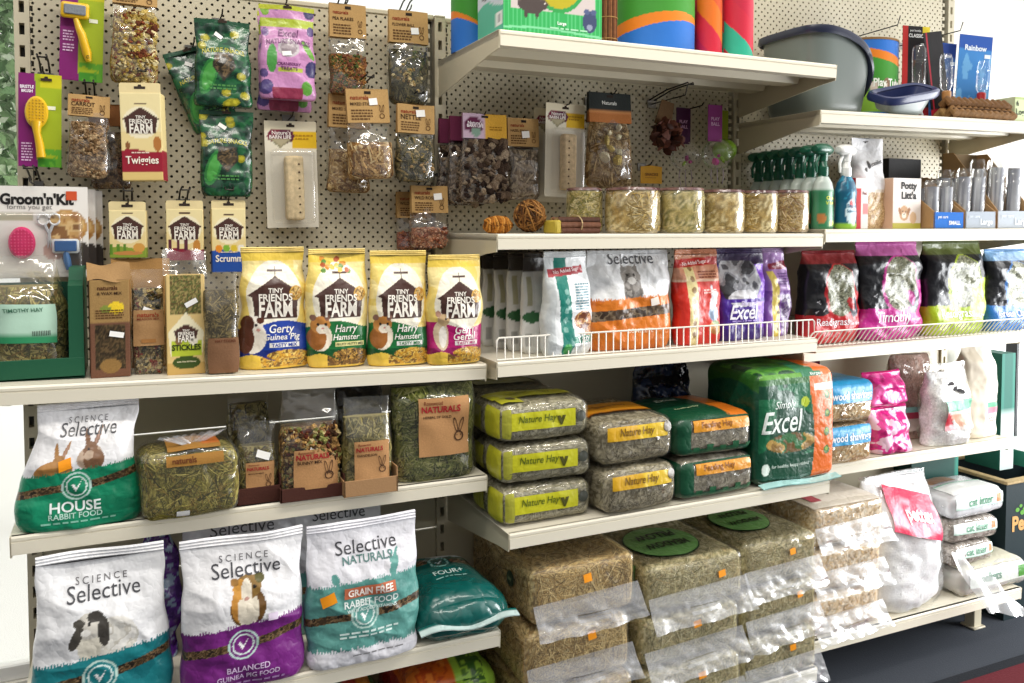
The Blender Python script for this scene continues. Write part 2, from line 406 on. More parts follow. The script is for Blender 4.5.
_OC = None
def _ico():
    global _OC
    if _OC is None:
        V = [(1, 0, 0), (-1, 0, 0), (0, 1, 0), (0, -1, 0), (0, 0, 1), (0, 0, -1)]; V = [np.array(p, float) for p in V]
        F = [(0, 2, 4), (2, 1, 4), (1, 3, 4), (3, 0, 4), (2, 0, 5), (1, 2, 5), (3, 1, 5), (0, 3, 5)]; G = []; cache = {}
        def mid(a, b):
            k = (min(a, b), max(a, b))
            if k not in cache: m = V[a] + V[b]; V.append(m / np.linalg.norm(m)); cache[k] = len(V) - 1
            return cache[k]
        for a, b, c in F:
            x, y, z = mid(a, b), mid(b, c), mid(c, a); G += [(a, x, z), (x, b, y), (z, y, c), (x, y, z)]
        _OC = (np.array(V), np.array(G))
    return _OC
def lumps(mb, P, size, cols, seed=0, flat=(.5, 1), mat=0):
    """loose pieces of feed at the points P"""
    V, F = _ico(); r = np.random.default_rng(seed); n = len(P)
    sc = size * r.uniform(.6, 1.3, (n, 1)) * np.stack([r.uniform(.7, 1.3, n), r.uniform(.5, 1, n), r.uniform(*flat, n)], -1)
    q = r.normal(size=(n, 4)); q /= np.linalg.norm(q, axis=1)[:, None]; a, b, c, d = q.T
    R = np.stack([np.stack([1 - 2 * (c * c + d * d), 2 * (b * c - a * d), 2 * (b * d + a * c)], -1), np.stack([2 * (b * c + a * d), 1 - 2 * (b * b + d * d), 2 * (c * d - a * b)], -1), np.stack([2 * (b * d - a * c), 2 * (c * d + a * b), 1 - 2 * (b * b + c * c)], -1)], 1)
    W = np.einsum('nij,nkj->nki', R, V[None] * sc[:, None] * (1 + r.normal(0, .12, (n, len(V), 1)))) + np.asarray(P)[:, None]
    pal = np.array([lin(x) for x in cols]); cc = pal[r.integers(0, len(cols), n)] * r.uniform(.75, 1.2, n)[:, None]
    mb.add(W.reshape(-1, 3), (F[None] + np.arange(n)[:, None, None] * len(V)).reshape(-1, 3), np.repeat(cc, len(V), 0), mat)
def surf_points(S, n, seed=0, u0=.04, u1=.96, v0=.03, v1=.97, off=.0):
    r = np.random.default_rng(seed); return S(r.uniform(u0, u1, n), r.uniform(v0, v1, n), off)

def speck(cols, sc=120, seed=0):
    pal = [lin(c) for c in cols]
    def f(F):
        n = fbm(F[..., 0] * sc, F[..., 1] * sc, F[..., 2] * sc, seed, 2); k = np.clip(((n - .22) / .56 * len(pal)).astype(int), 0, len(pal) - 1); return np.array(pal)[k]
    return f

def clear_bag(root, w, h, d, fill, cols, kind='hay', seed=0, n=260, piece=.006, film='clear_film', z=0.0, v0=.5, body='contents', wr=.004, mat=None, slen=.05, swid=.0022, back=False, gather=1.0, seal_label=None, **k):
    """contents (one mass of loose feed) inside a clear film bag; returns the film's front surface"""
    sh = bagshape(w * .97, h, d * .93, wr=wr * 1.3, seed=seed, nu=44, nv=int(40 * fill) + 6, v0=v0, vmax=fill, thin=.002, **k)
    F, B = sh[0].copy(), sh[1].copy()
    for A in (F, B): A[..., 2] += z
    shz = (F, B) + sh[2:]
    mb = MB(); f = speck(cols, 90 if kind == 'mix' else 60, seed); add_bag(mb, shz, f(F), f(B))
    S = Surf(F, sh[6], sh[7])
    if kind == 'hay': strands(mb, S, n, slen, swid, cols, seed, .05, .95, .02, fill * .97, w=w, h=h)
    else: lumps(mb, surf_points(S, n, seed, .06, .94, .02, fill * .985, -.001), piece, cols, seed)
    o = mb.build(body, mat or ('straw' if kind == 'hay' else 'fodder'), root); o['kind'] = 'stuff'
    sf = bagshape(w, h, d, wr=wr, seed=seed + 3, nu=40, nv=48, v0=v0, thin=.002, topw=k.get('topw', .95) * gather, **{a: b for a, b in k.items() if a != 'topw'})
    F2, B2 = sf[0].copy(), sf[1].copy()
    for A in (F2, B2): A[..., 2] += z
    F2[..., 1] -= .003; B2[..., 1] += .003
    m2 = MB(); add_bag(m2, (F2, B2) + sf[2:], (1, 1, 1), (1, 1, 1), caps=False); m2.build('clear_bag', film, root)
    return Surf(F2, sf[6], sf[7])

def rbox(mb, w, h, d, r, colfn, n=(30, 16, 24), amp=0.0, sc=14, seed=0, bulge=0.0, mat=0, faces=('front', 'left', 'right', 'top', 'back', 'bottom'), z=0.0, slump=0.0):
    """rounded block, base centre at the origin; returns a Surf for each face"""
    out = {}; half = np.array([w, d, h]) / 2; r = min(r, *(half * .98)); ctr = np.array([0, 0, h / 2])
    for f in faces:
        na, nb = {'front': (n[0], n[1]), 'back': (n[0], n[1]), 'left': (n[2], n[1]), 'right': (n[2], n[1]), 'top': (n[0], n[2]), 'bottom': (n[0], n[2])}[f]
        us, vs = np.linspace(0, 1, na), np.linspace(0, 1, nb)
        us = us - .12 * np.sin(2 * PI * us) / (2 * PI) * 2; vs = vs - .12 * np.sin(2 * PI * vs) / (2 * PI) * 2
        U, V = np.meshgrid(us, vs)
        a, b = 2 * U - 1, 2 * V - 1; o = np.ones_like(a)
        q = {'front': (a, -o, b), 'back': (-a, o, b), 'left': (-o, -a, b), 'right': (o, a, b), 'top': (a, b, o), 'bottom': (a, -b, -o)}[f]
        Q = np.stack(q, -1) * half; c = np.clip(Q, -(half - r), half - r); N = Q - c; N /= np.linalg.norm(N, axis=-1)[..., None]
        P = c + N * r + ctr
        dsp = amp * (fbm(P[..., 0] * sc, P[..., 1] * sc, P[..., 2] * sc, seed, 3) - .5) * 2 + bulge * (1 - a ** 2) * (1 - b ** 2)
        C = colfn(f, U, V, P)
        P = P + N * dsp[..., None]
        P[..., 2] = np.maximum(P[..., 2], 0)
        if slump: P[..., 2] -= slump * (P[..., 2] / h) * np.abs(P[..., 0] / (w / 2)) ** 3
        P[..., 2] += z
        mb.grid(P, C.reshape(-1, 3) if np.ndim(C) == 3 else C, mat); out[f] = Surf(P, us, vs)
    return out

def carton(name, label, cat, x, yf, z, w, h, d, art=None, side='#888888', top=None, texts=None, group=None, rotz=0, lean=0, parent=None, n=(40, 50), mat='printed_card', body=None, sideart=None, r=.0015, roll=0):
    """closed card box with print on its front"""
    root = thing(name, label, cat, (x, yf + d / 2, z), rotz, lean, group, roll)
    sd = lin(side); tp = lin(top or side)
    def cf(f, U, V, P):
        C = np.empty(U.shape + (3,)); C[:] = tp if f in ('top', 'bottom') else sd
        if f == 'front' and art: art(C, U, V * h / w, V)
        if f in ('left', 'right') and sideart: sideart(C, U, V * h / d, V)
        return C
    mb = MB(); S = rbox(mb, w, h, d, r, cf, (n[0], n[1], 12))
    if texts: texts(mb, S['front'], w, h)
    mb.build(body or 'box_body', mat, root); return root, S, w, h

def hook(x, z, ylen, label, y0=0.0, gap=.018, loop=True, up=.012):
    """double-prong wire peg hook with a price loop"""
    root = thing('peg_hook', label, 'hook', (x, y0, z), group='wire peg hooks on the perforated panels')
    mb = MB()
    mb.tube([(0, -.001, 0), (0, -ylen * .5, .002), (0, -ylen + .01, .004), (0, -ylen, up)], .0019, '#ffffff'); mb.build('prong', 'dark_wire', root)
    mb = MB(); mb.box((-.016, -.004, -.012), (.016, -.0005, .012), '#ffffff', 0, .001); mb.build('back_plate', 'steel_wire', root)
    if loop:
        mb = MB(); g = gap / 2
        mb.tube([(-g, -.002, .012), (-g, -ylen * .5, .03), (-g, -ylen - .015, .036), (-g, -ylen - .018, .030), (g, -ylen - .018, .030), (g, -ylen - .015, .036), (g, -ylen * .5, .03), (g, -.002, .012)], .0022, '#ffffff'); mb.build('price_loop', 'dark_wire', root)
    return root

def hang_hole(mb, x, z, y, w=.022, col='#3a2f28'):
    """the euro slot of a hanging pack: a dark through-slot"""
    P = [(x - w / 2, z - .003), (x + w / 2, z - .003), (x + w / 2, z + .003), (x + .004, z + .003), (x + .003, z + .007), (x - .003, z + .007), (x - .004, z + .003), (x - w / 2, z + .003)]
    mb.prism(P, y - .0006, y - .0001, col, 0)

def header_bag(name, label, x, y, ztop, w, h, d, hh, cols, kind='mix', texts=None, header='#b9945f', seed=0, group='kraft topped treat bags on the pegboard', rotz=0, lean=0, roll=0, fill=.72, cat='treat bag', sticker=None, hw=None, n=220, piece=.007, film='crisp_film', extra=None, hart=None, slen=.05, swid=.003, **k):
    """clear bag folded under a printed card header, hung on a hook: origin at the top centre"""
    root = thing('hanging_' + name, label, cat, (x, y, ztop), rotz, lean, group, roll)
    bh = h - hh * .8; hw = hw or w * .96
    kk = dict(topw=hw / w * .98, v0=.45, bot=.8); kk.update(k)
    S = clear_bag(root, w, bh, d, fill, cols, kind, seed, n, piece, film, z=-h, slen=slen, swid=swid, **kk)
    mb = MB()
    # the header: a folded card, front and back leaf
    us = np.linspace(0, 1, 20); vs = np.linspace(0, 1, 12); U, V = np.meshgrid(us, vs)
    P = np.stack([(U - .5) * hw, -.006 - (1 - V) * d * .12 - .0015 * np.sin(U * 7 + seed), -hh + V * hh], -1)
    Bk = np.stack([(U[:, ::-1] - .5) * hw, .004 + (1 - V) * d * .1 + 0 * U, -hh + V * hh], -1)
    C = np.empty(U.shape + (3,)); C[:] = lin(header)
    if hart: hart(C, U, V * hh / hw, V)
    Cb = np.empty(U.shape + (3,)); Cb[:] = lin(header)
    mb.grid(np.concatenate([P, Bk], 1), np.concatenate([C, Cb], 1).reshape(-1, 3), 0, True)
    st = mb.n - 12 * 40; mb.poly([st + 11 * 40 + i for i in range(40)])
    H = Surf(P, us, vs)
    if texts: texts(mb, H, hw, hh)
    V_, U_ = .86, .5
    q = H(np.array([.42, .58, .58, .42]), np.array([.84, .84, .93, .93]), .0008); mb.add(q, [(0, 1, 2, 3)], '#2c2119')
    mb.build('card_header', 'kraft_card', root)
    if sticker: put_sticker(root, H, *sticker, w=hw, h=hh)
    if extra: extra(root, S)
    return root, S, H
def kraft_text(title, brand='naturals', c1='#8f2f1c', c2='#3d2716', seed=0, rabbit=True):
    def t(mb, H, w, h):
        put_text(mb, H, w, h, brand, .3, .74, .42, c1, hs=1.0); put_text(mb, H, w, h, title, .36, .55, .56, c2, hs=1.1)
        put_lines(mb, H, w, h, .34, .34, .5, 4, .085, '#5d3f22', seed)
        if rabbit:
            for a in (-.035, .035): put_text(mb, H, w, h, '0', .82 + a, .42, .05, '#5d3f22', hs=2.4, rot=-a * 4, bold=0)
            put_text(mb, H, w, h, 'o', .82, .2, .13, '#5d3f22', bold=-.01)
    return t
# ---------------------------------------------------------------- camera, daylight and lamps
cam = bpy.data.cameras.new('camera'); co = bpy.data.objects.new('camera', cam); COL.objects.link(co)
cam.lens = 30.415; cam.sensor_width = 36; cam.shift_x = -.01385; cam.shift_y = -.07581; cam.clip_start = .05
co.location = (.20691, -2.28633, 1.42536); co.rotation_euler = (math.radians(90 - 2.43814), math.radians(0.0), math.radians(-24.79752))
scene.camera = co
scene.view_settings.view_transform = 'Standard'; scene.view_settings.look = 'None'; scene.view_settings.gamma = 1; scene.view_settings.exposure = 0.0
scene.view_settings.use_curve_mapping = False
scene.cycles.transparent_max_bounces = 24

wd = bpy.data.worlds.new('daylight'); scene.world = wd; wd.use_nodes = True
nt = wd.node_tree; nt.nodes.clear(); N = nt.nodes; L = nt.links
tc = N.new('ShaderNodeTexCoord'); sp = N.new('ShaderNodeSeparateXYZ'); L.new(tc.outputs['Generated'], sp.inputs[0])
def ramp(src, a, b, lo, hi):
    m = N.new('ShaderNodeMapRange'); m.interpolation_type = 'SMOOTHSTEP'
    for k, v in (('From Min', a), ('From Max', b), ('To Min', lo), ('To Max', hi)): m.inputs[k].default_value = v
    L.new(src, m.inputs[0]); return m.outputs[0]
def add(a, b):
    m = N.new('ShaderNodeMath'); m.operation = 'ADD'; L.new(a, m.inputs[0]); L.new(b, m.inputs[1]); return m.outputs[0]
st_ = add(ramp(sp.outputs[1], -.1, .35, .16, 1.0), add(ramp(sp.outputs[0], .45, .95, 0, 2.4), ramp(sp.outputs[2], .0, .65, 0, .80)))
bg = N.new('ShaderNodeBackground'); bg.inputs[0].default_value = (1.0, .985, .96, 1); L.new(st_, bg.inputs[1])
wo = N.new('ShaderNodeOutputWorld'); L.new(bg.outputs[0], wo.inputs[0])

def area(name, loc, aim, sx, sy, power, col=(1, 1, 1)):
    l = bpy.data.lights.new(name, 'AREA'); l.shape = 'RECTANGLE'; l.size = sx; l.size_y = sy; l.energy = power; l.color = col
    o = bpy.data.objects.new(name, l); COL.objects.link(o); o.location = loc
    import mathutils
    o.rotation_euler = (mathutils.Vector(aim) - mathutils.Vector(loc)).to_track_quat('-Z', 'Y').to_euler(); return o
area('ceiling_strip_light', (.9, -1.35, 3.0), (.9, -.9, 1.0), 2.6, .16, 36, (1, .95, .86))
area('shop_front_window_light', (4.3, -1.5, 1.0), (2.6, -.3, .45), 1.5, 1.5, 85, (.96, .98, 1))

# ---------------------------------------------------------------- the setting
CREAM = '#e2dbc8'; CREAM2 = '#c8bfa6'
def struct(name, mb, mat, smooth=False):
    o = mb.build(name, mat, None, smooth); o['kind'] = 'structure'; return o
mb = MB(); mb.box((-2.2, -2.6, -.05), (5.5, .16, 0), '#3f434a'); struct('floor', mb, 'matt')
mb = MB(); mb.box((1.36, .10, 0), (3.217, .16, 3.2), '#efece2'); mb.box((3.217, .10, 0), (5.2, .16, .5), '#efece2'); mb.box((3.217, .28, 1.06), (5.2, .34, 3.2), '#f1efe8'); mb.box((3.20, .16, 1.06), (3.217, .30, 3.2), '#efece2'); struct('wall_back', mb, 'matt')
mb = MB(); mb.box((-2.0, .10, 0), (1.36, .16, .32), '#e9e6de'); struct('wall_left', mb, 'matt')
# shop window behind the left bay, with trees outside
w = MB()
for lo, hi in (((-2.0, .11, .32), (1.36, .15, .36)), ((-2.0, .11, 2.9), (1.36, .15, 2.96)), ((1.32, .11, .36), (1.36, .15, 2.9)), ((-2.0, .11, .36), (-1.95, .15, 2.9))): w.box(lo, hi, '#f2f1ee', 0, .004)
wn = struct('window_1', w, 'painted_metal')
g = MB(); g.box((-1.95, .128, .36), (1.32, .132, 2.9), '#ffffff'); g.build('pane', 'window_glass', wn, False)
# dark window frame at the far right end of the shelving
w = MB()
for lo, hi in (((3.48, .05, .5), (3.497, .10, 1.06)), ((3.217, .10, .5), (5.2, .13, .53)), ((3.497, .06, 1.03), (5.2, .10, 1.06))): w.box(lo, hi, '#24272c', 0, .002)
w2 = struct('window_2', w, 'painted_metal')
g = MB(); g.box((3.497, .07, .53), (5.2, .074, 1.03), '#ffffff'); g.build('pane', 'window_glass', w2, False)
# outdoors: pale paving and a tree line
mb = MB(); mb.box((-7, .17, -.10), (3.1, 9, -.05), '#f3f1ee'); o = struct('pavement_outside', mb, 'matt')
def tree(name, label, x, y, z, r, h, seed):
    t = thing(name, label, 'tree', (x, y, -.05), group='trees outside the left window')
    mb = MB(); mb.tube([(0, 0, 0), (.05, .02, (z) * .5), (-.03, 0, z + .3)], [.09, .07, .04], '#5d4a38', n=9); mb.build('trunk', 'wood', t)
    rr = np.random.default_rng(seed); n = 9000
    q = rr.normal(size=(n, 3)); q /= np.linalg.norm(q, axis=1)[:, None]; q *= (rr.uniform(.2, 1, n) ** .5)[:, None]
    P = q * np.array([r, r * .8, h]) + np.array([0, 0, z + .4])
    a = rr.normal(size=(n, 3)); a /= np.linalg.norm(a, axis=1)[:, None]; b = np.cross(a, rr.normal(size=(n, 3))); b /= np.linalg.norm(b, axis=1)[:, None]
    s = rr.uniform(.022, .05, (n, 1)); W = np.stack([P - a * s, P + b * s * .5, P + a * s, P - b * s * .5], 1)
    pal = np.array([lin(c) for c in ('#7f9f6f', '#a3bf93', '#c3d6b6', '#6d8f62', '#d6e2cc')]); c = pal[rr.integers(0, 5, n)]
    mb = MB(); mb.add(W.reshape(-1, 3), np.arange(n * 4).reshape(n, 4), np.repeat(c, 4, 0)); o = mb.build('foliage', 'leafage', t, False); o['kind'] = 'stuff'
tree('garden_tree', 'leafy green tree outside, seen past the left edge of the perforated panel', -.55, 2.6, 1.75, .75, .9, 1)
tree('garden_tree', 'paler bushy tree further off beyond the left window', -1.5, 4.2, 1.9, 1.1, 1.0, 2)

# burgundy door mat
t = thing('door_mat', 'burgundy door mat with a dark rubber border on the carpet', 'mat', (3.05, -.85, 0))
mb = MB(); mb.box((-.60, -.6, 0), (.6, .43, .008), '#22252a', 0, .003); mb.build('rubber_border', 'matt', t)
mb = MB(); mb.box((-.55, -.55, .006), (.55, .385, .013), '#5a2027', 0, .002); mb.build('pile', 'matt', t)

# ---------------------------------------------------------------- shelving
def pegboard(x0, x1, z0, z1, label):
    w_, h_, r_ = .025, .0125, .0034
    nx, nz = int((x1 - x0) / w_), int((z1 - z0) / h_)
    hx, hz = w_ / 2, h_ / 2
    a = np.arange(8) * PI / 4 - 3 * PI / 4
    hole = np.stack([np.cos(a), np.sin(a)], 1) * r_
    rim = np.array([(-hx, -hz), (0, -hz), (hx, -hz), (hx, 0), (hx, hz), (0, hz), (-hx, hz), (-hx, 0)])
    T = np.concatenate([rim, hole]); F = np.array([(i, (i + 1) % 8, 8 + (i + 1) % 8, 8 + i) for i in range(8)])
    I, J = np.meshgrid(np.arange(nx), np.arange(nz)); cx = x0 + hx + I * w_ ; cz = z0 + hz + J * h_
    cx = cx + (J % 2) * hx - hx / 2
    V = np.zeros((nx * nz, 16, 3)); V[..., 0] = cx.reshape(-1, 1) + T[None, :, 0]; V[..., 2] = cz.reshape(-1, 1) + T[None, :, 1]
    V[..., 0] = np.clip(V[..., 0], x0, x1)
    # the rim of each hole goes back through the sheet
    B = V[:, 8:].copy(); B[..., 1] = .004; V = np.concatenate([V, B], 1)
    Fw = np.array([(8 + i, 8 + (i + 1) % 8, 16 + (i + 1) % 8, 16 + i) for i in range(8)])
    F = np.concatenate([F, Fw]); k = np.arange(nx * nz)[:, None, None] * 24
    root = thing('perforated_panel', label, 'pegboard', (0, 0, 0))
    mb = MB(); mb.add(V.reshape(-1, 3), (F[None] + k).reshape(-1, 4), CREAM2); mb.build('perforated_sheet', 'painted_metal', root, False)
    mb = MB(); mb.box((x0, .022, z0), (x1, .026, z1), '#6f6a5c'); mb.build('back_sheet', 'matt', root, False)
    mb = MB(); mb.box((x0, -.004, z0 + nz * h_), (x1, .024, z0 + nz * h_ + .014), CREAM2, 0, .003); mb.build('top_edge', 'painted_metal', root)
pegboard(.016, .984, 1.03, 1.994, 'cream perforated back panel hung with treat bags and brushes, leftmost')
pegboard(1.016, 2.003, 1.30, 1.988, 'cream perforated back panel behind the jars of hay, in the middle bay')
pegboard(2.035, 2.98, 1.40, 2.50, 'pale perforated back panel behind the grey litter tray, in the far bay')
def backpanel(x0, x1, zs, label):
    root = thing('back_panel', label, 'panel', (0, 0, 0))
    for a, b in zip(zs[:-1], zs[1:]):
        mb = MB(); mb.box((x0, .003, a + .002), (x1, .016, b - .002), CREAM2, 0, .002); mb.build('panel_sheet', 'painted_metal', root)
backpanel(.016, .984, [.02, .30, .58, .92, 1.03], 'plain cream steel back panel behind the lower shelves of the left bay')
backpanel(1.016, 2.003, [.02, .40, .80, 1.06, 1.30], 'plain cream steel back panel behind the hay bales of the middle bay')
backpanel(2.035, 2.98, [.02, .40, .80, 1.12, 1.40], 'plain pale steel back panel behind the lower shelves of the far bay')
def upright(x, z1, label):
    root = thing('upright_post', label, 'post', (x, 0, 0), group='slotted shelving posts')
    mb = MB(); n = int(z1 / .05); hw = .0155
    for i in range(n):      # one cell with its slot per 5 cm
        z = i * .05; sw, s0, s1 = .0055, .012, .038
        for lo, hi in (((-hw, -.006, z), (-sw, .03, z + .05)), ((sw, -.006, z), (hw, .03, z + .05)), ((-sw, -.006, z), (sw, .03, z + s0)), ((-sw, -.006, z + s1), (sw, .03, z + .05))): mb.box(lo, hi, CREAM2)
    mb.box((-hw, .024, 0), (hw, .03, n * .05), '#3a382f'); mb.build('slotted_face', 'painted_metal', root, False)
    mb = MB(); mb.box((-hw, -.007, n * .05), (hw, .03, n * .05 + .006), CREAM2, 0, .002); mb.build('post_cap', 'painted_metal', root)
    mb = MB(); mb.box((-.02, -.10, 0), (.02, -.006, .06), CREAM2, 0, .004); mb.build('base_foot', 'painted_metal', root)
upright(0, 2.05, 'slotted cream shelving post at the left end, beside the window')
upright(1.0, 2.0, 'slotted cream shelving post between the left and middle bays')
upright(2.019, 2.25, 'slotted cream shelving post between the middle and far bays')
upright(2.995, 2.50, 'slotted cream shelving post at the far right end')

def shelf(x0, x1, zl, zr, d, label, face=.037, brk=.10, ribs=True, kind='shelf'):
    """steel shelf with a folded front edge, stiffening ribs and a tapered bracket at each end; zl, zr: height of its top at its ends"""
    root = thing('steel_shelf', label, 'shelf', ((x0 + x1) / 2, 0, zl), group='cream steel shelves')
    root.rotation_euler = (0, -math.atan2(zr - zl, x1 - x0), 0); root.location.z = (zl + zr) / 2
    hw = (x1 - x0) / 2
    mb = MB(); mb.box((-hw, -d + .004, -.016), (hw, -.009, 0), CREAM); mb.build('shelf_panel', 'painted_metal', root, False)
    mb = MB()   # folded front edge: rolled lip, shallow groove, face, return
    pr = [(-d, -.004), (-d + .003, 0), (-d + .012, 0), (-d + .012, -face + .003), (-d + .03, -face + .003), (-d + .03, -face), (-d, -face), (-d, -.0125), (-d + .0022, -.012), (-d + .0022, -.0095), (-d, -.009)]
    mb.prism(pr, -hw + .003, hw - .003, CREAM, 0, 0); mb.build('front_edge', 'painted_metal', root, False)
    if ribs:
        for yy in (-d * .62, -d * .28):
            mb = MB(); mb.prism([(yy - .04, -.016), (yy - .03, -.034), (yy + .03, -.034), (yy + .04, -.016)], -hw + .02, hw - .02, CREAM2, 0, 0); mb.build('stiffening_rib', 'painted_metal', root, False)
    for s in (-1, 1):
        xa, xb = (-hw, -hw + .003) if s < 0 else (hw - .003, hw)
        mb = MB(); mb.prism([(-d, -.001), (-.009, -.001), (-.009, -brk), (-d + .07, -face - .012), (-d + .004, -face - .006)], xa, xb, CREAM2, 0, 0); mb.build('bracket', 'painted_metal', root, False)
    return root
shelf(-.04, .998, 1.116, 1.093, .348, 'upper cream shelf of the left bay, under the four cartoon barn feed bags')
shelf(-.011, .997, .820, .820, .353, 'middle cream shelf of the left bay, under the clear bags of hay and herbs')
shelf(.0, .999, .4635, .4665, .428, 'lower cream shelf of the left bay, under the large white topped feed bags')
shelf(.994, 2.021, 1.881, 1.879, .435, 'top cream shelf of the middle bay, under the play tubes and green box')
shelf(1.003, 2.016, 1.409, 1.407, .398, 'cream shelf of the middle bay, under the row of hay jars')
shelf(1.009, 2.014, 1.101, 1.103, .382, 'cream shelf of the middle bay with an upright wire guard')
shelf(1.014, 2.012, .700, .708, .441, 'cream shelf of the middle bay, under the stacked hay packs with printed bands')
shelf(1.0, 2.018, .140, .140, .397, 'bottom cream shelf of the middle bay, under the stacks of hay bales', brk=.06)
shelf(2.019, 2.994, 1.7615, 1.7745, .375, 'top cream shelf of the far bay, under the grey litter tray')
shelf(2.019, 2.994, 1.419, 1.421, .400, 'cream shelf of the far bay, under the spray bottles and cartons')
shelf(2.021, 2.992, 1.062, 1.068, .317, 'cream shelf of the far bay with a wire guard tilted outward')
shelf(2.019, 2.994, .692, .690, .279, 'cream shelf of the far bay, under the white and pink litter bags')
shelf(2.019, 2.994, .181, .181, .338, 'bottom pale shelf of the far bay, standing over bare carpet', brk=.06)
shelf(-.011, .997, .150, .150, .40, 'bottom cream shelf of the left bay, under the orange and lime bag', brk=.06)
for lo, hi, lab, X, Y in (((0, 0, 0), 0, 'short pale steel leg under the front of the bottom shelf in the middle bay', 1.99, -.36), (0, 0, 'short pale steel leg under the far end of the bottom shelf', 2.93, -.20)):
    t = thing('shelf_leg', lab, 'leg', (X, Y, 0)); zt = .10 if X < 2.5 else .142
    mb = MB(); mb.box((-.02, -.02, 0), (.02, .02, zt), CREAM2, 0, .003); mb.build('leg_tube', 'painted_metal', t)
    mb = MB(); mb.box((-.03, -.03, 0), (.03, .03, .008), '#b9b09a', 0, .003); mb.build('foot_plate', 'painted_metal', t)

def wire_guard(x0, x1, y, z, h, out, n, label):
    root = thing('wire_guard', label, 'wire guard', ((x0 + x1) / 2, y, z)); hw = (x1 - x0) / 2
    mb = MB(); mb.tube([(-hw, 0, .002), (-hw, -out * .9, h - .006), (-hw + .006, -out, h), (hw - .006, -out, h), (hw, -out * .9, h - .006), (hw, 0, .002)], .0024, '#f0ece0'); mb.build('top_rail', 'painted_metal', root)
    mb = MB()
    for i in range(1, n):
        x = -hw + 2 * hw * i / n; mb.tube([(x, 0, .001), (x, -out, h)], .0018, '#f0ece0', n=5)
    mb.build('upright_wires', 'painted_metal', root)
    mb = MB(); mb.tube([(-hw, 0, .003), (hw, 0, .003)], .002, '#f0ece0'); mb.build('bottom_rail', 'painted_metal', root)
wire_guard(1.012, 2.008, -.374, 1.102, .056, .0, 46, 'upright white wire guard along the front of the middle bay shelf')
wire_guard(2.028, 2.99, -.309, 1.066, .052, .040, 50, 'white wire guard leaning outward along the far bay shelf')
# ================================================================ LEFT BAY
def zl1(x): return 1.115 - .022 * x
# ---- four cartoon-barn feed bags on the upper shelf
BARN = [(-.5, -.42), (.5, -.42), (.56, .08), (.66, .12), (.0, .56), (-.66, .12), (-.56, .08)]
def barn_art(C, X, Z, cx, cz, s, col='#4b3029'):
    setc(C, inpoly(X, Z, [(cx + a * s, cz + b * s) for a, b in BARN]), col)
    setc(C, (np.abs(X - cx) < .012) & (Z > cz + .5 * s) & (Z < cz + .78 * s), col); setc(C, (np.abs(X - cx) < .2 * s) & (np.abs(Z - cz - .68 * s) < .03 * s), col)
def barn_text(mb, S, w, h, u, cz, s):
    r = h / w; f = lambda z: z / r
    put_text(mb, S, w, h, 'TINY', u, f(cz + .20 * s), .36 * s, '#f4eee2', hs=1.0, bold=.02)
    put_text(mb, S, w, h, 'FRIENDS', u, f(cz + .04 * s), .80 * s, '#f4eee2', hs=1.1, bold=.025)
    put_text(mb, S, w, h, 'FARM', u, f(cz - .23 * s), .80 * s, '#f4eee2', hs=1.5, bold=.03)
def cavy(C, X, Z, cx, cz, s, base='#f1e9dc', patch='#5a3020', flip=1):
    setc(C, ell(X, Z, cx, cz - .2 * s, .34 * s, .42 * s), base); setc(C, ell(X, Z, cx, cz + .12 * s, .26 * s, .26 * s), base)
    setc(C, ell(X, Z, cx - flip * .14 * s, cz + .18 * s, .16 * s, .22 * s, .3), patch); setc(C, ell(X, Z, cx - flip * .16 * s, cz - .24 * s, .2 * s, .38 * s), patch)
    setc(C, ell(X, Z, cx + flip * .18 * s, cz + .26 * s, .10 * s, .09 * s), patch); setc(C, ell(X, Z, cx + flip * .08 * s, cz + .13 * s, .035 * s, .04 * s), '#1a1110')
    setc(C, ell(X, Z, cx + flip * .14 * s, cz + .0 * s, .05 * s, .035 * s), '#d79a8e')
def hamster(C, X, Z, cx, cz, s):
    setc(C, ell(X, Z, cx, cz - .25 * s, .36 * s, .42 * s), '#f3e6d0'); setc(C, ell(X, Z, cx - .1 * s, cz - .25 * s, .28 * s, .38 * s), '#a5672f')
    setc(C, ell(X, Z, cx, cz + .15 * s, .30 * s, .27 * s), '#c98945'); setc(C, ell(X, Z, cx + .06 * s, cz + .02 * s, .19 * s, .15 * s), '#f6ead6')
    for a in (-.22, .2): setc(C, ell(X, Z, cx + a * s, cz + .38 * s, .09 * s, .10 * s), '#8f6a5a')
    for a in (-.08, .16): setc(C, ell(X, Z, cx + a * s, cz + .17 * s, .04 * s, .05 * s), '#17100d')
    setc(C, ell(X, Z, cx + .07 * s, cz + .04 * s, .04 * s, .03 * s), '#cf7f78')
def gerbil(C, X, Z, cx, cz, s):
    setc(C, ell(X, Z, cx, cz - .2 * s, .24 * s, .5 * s, .12), '#d8c3a3'); setc(C, ell(X, Z, cx + .05 * s, cz - .25 * s, .13 * s, .36 * s), '#f5efe4')
    setc(C, ell(X, Z, cx + .06 * s, cz + .32 * s, .19 * s, .2 * s), '#c9ab80'); setc(C, ell(X, Z, cx - .1 * s, cz + .52 * s, .08 * s, .11 * s), '#b88d78'); setc(C, ell(X, Z, cx + .13 * s, cz + .35 * s, .035 * s, .04 * s), '#120d0b')
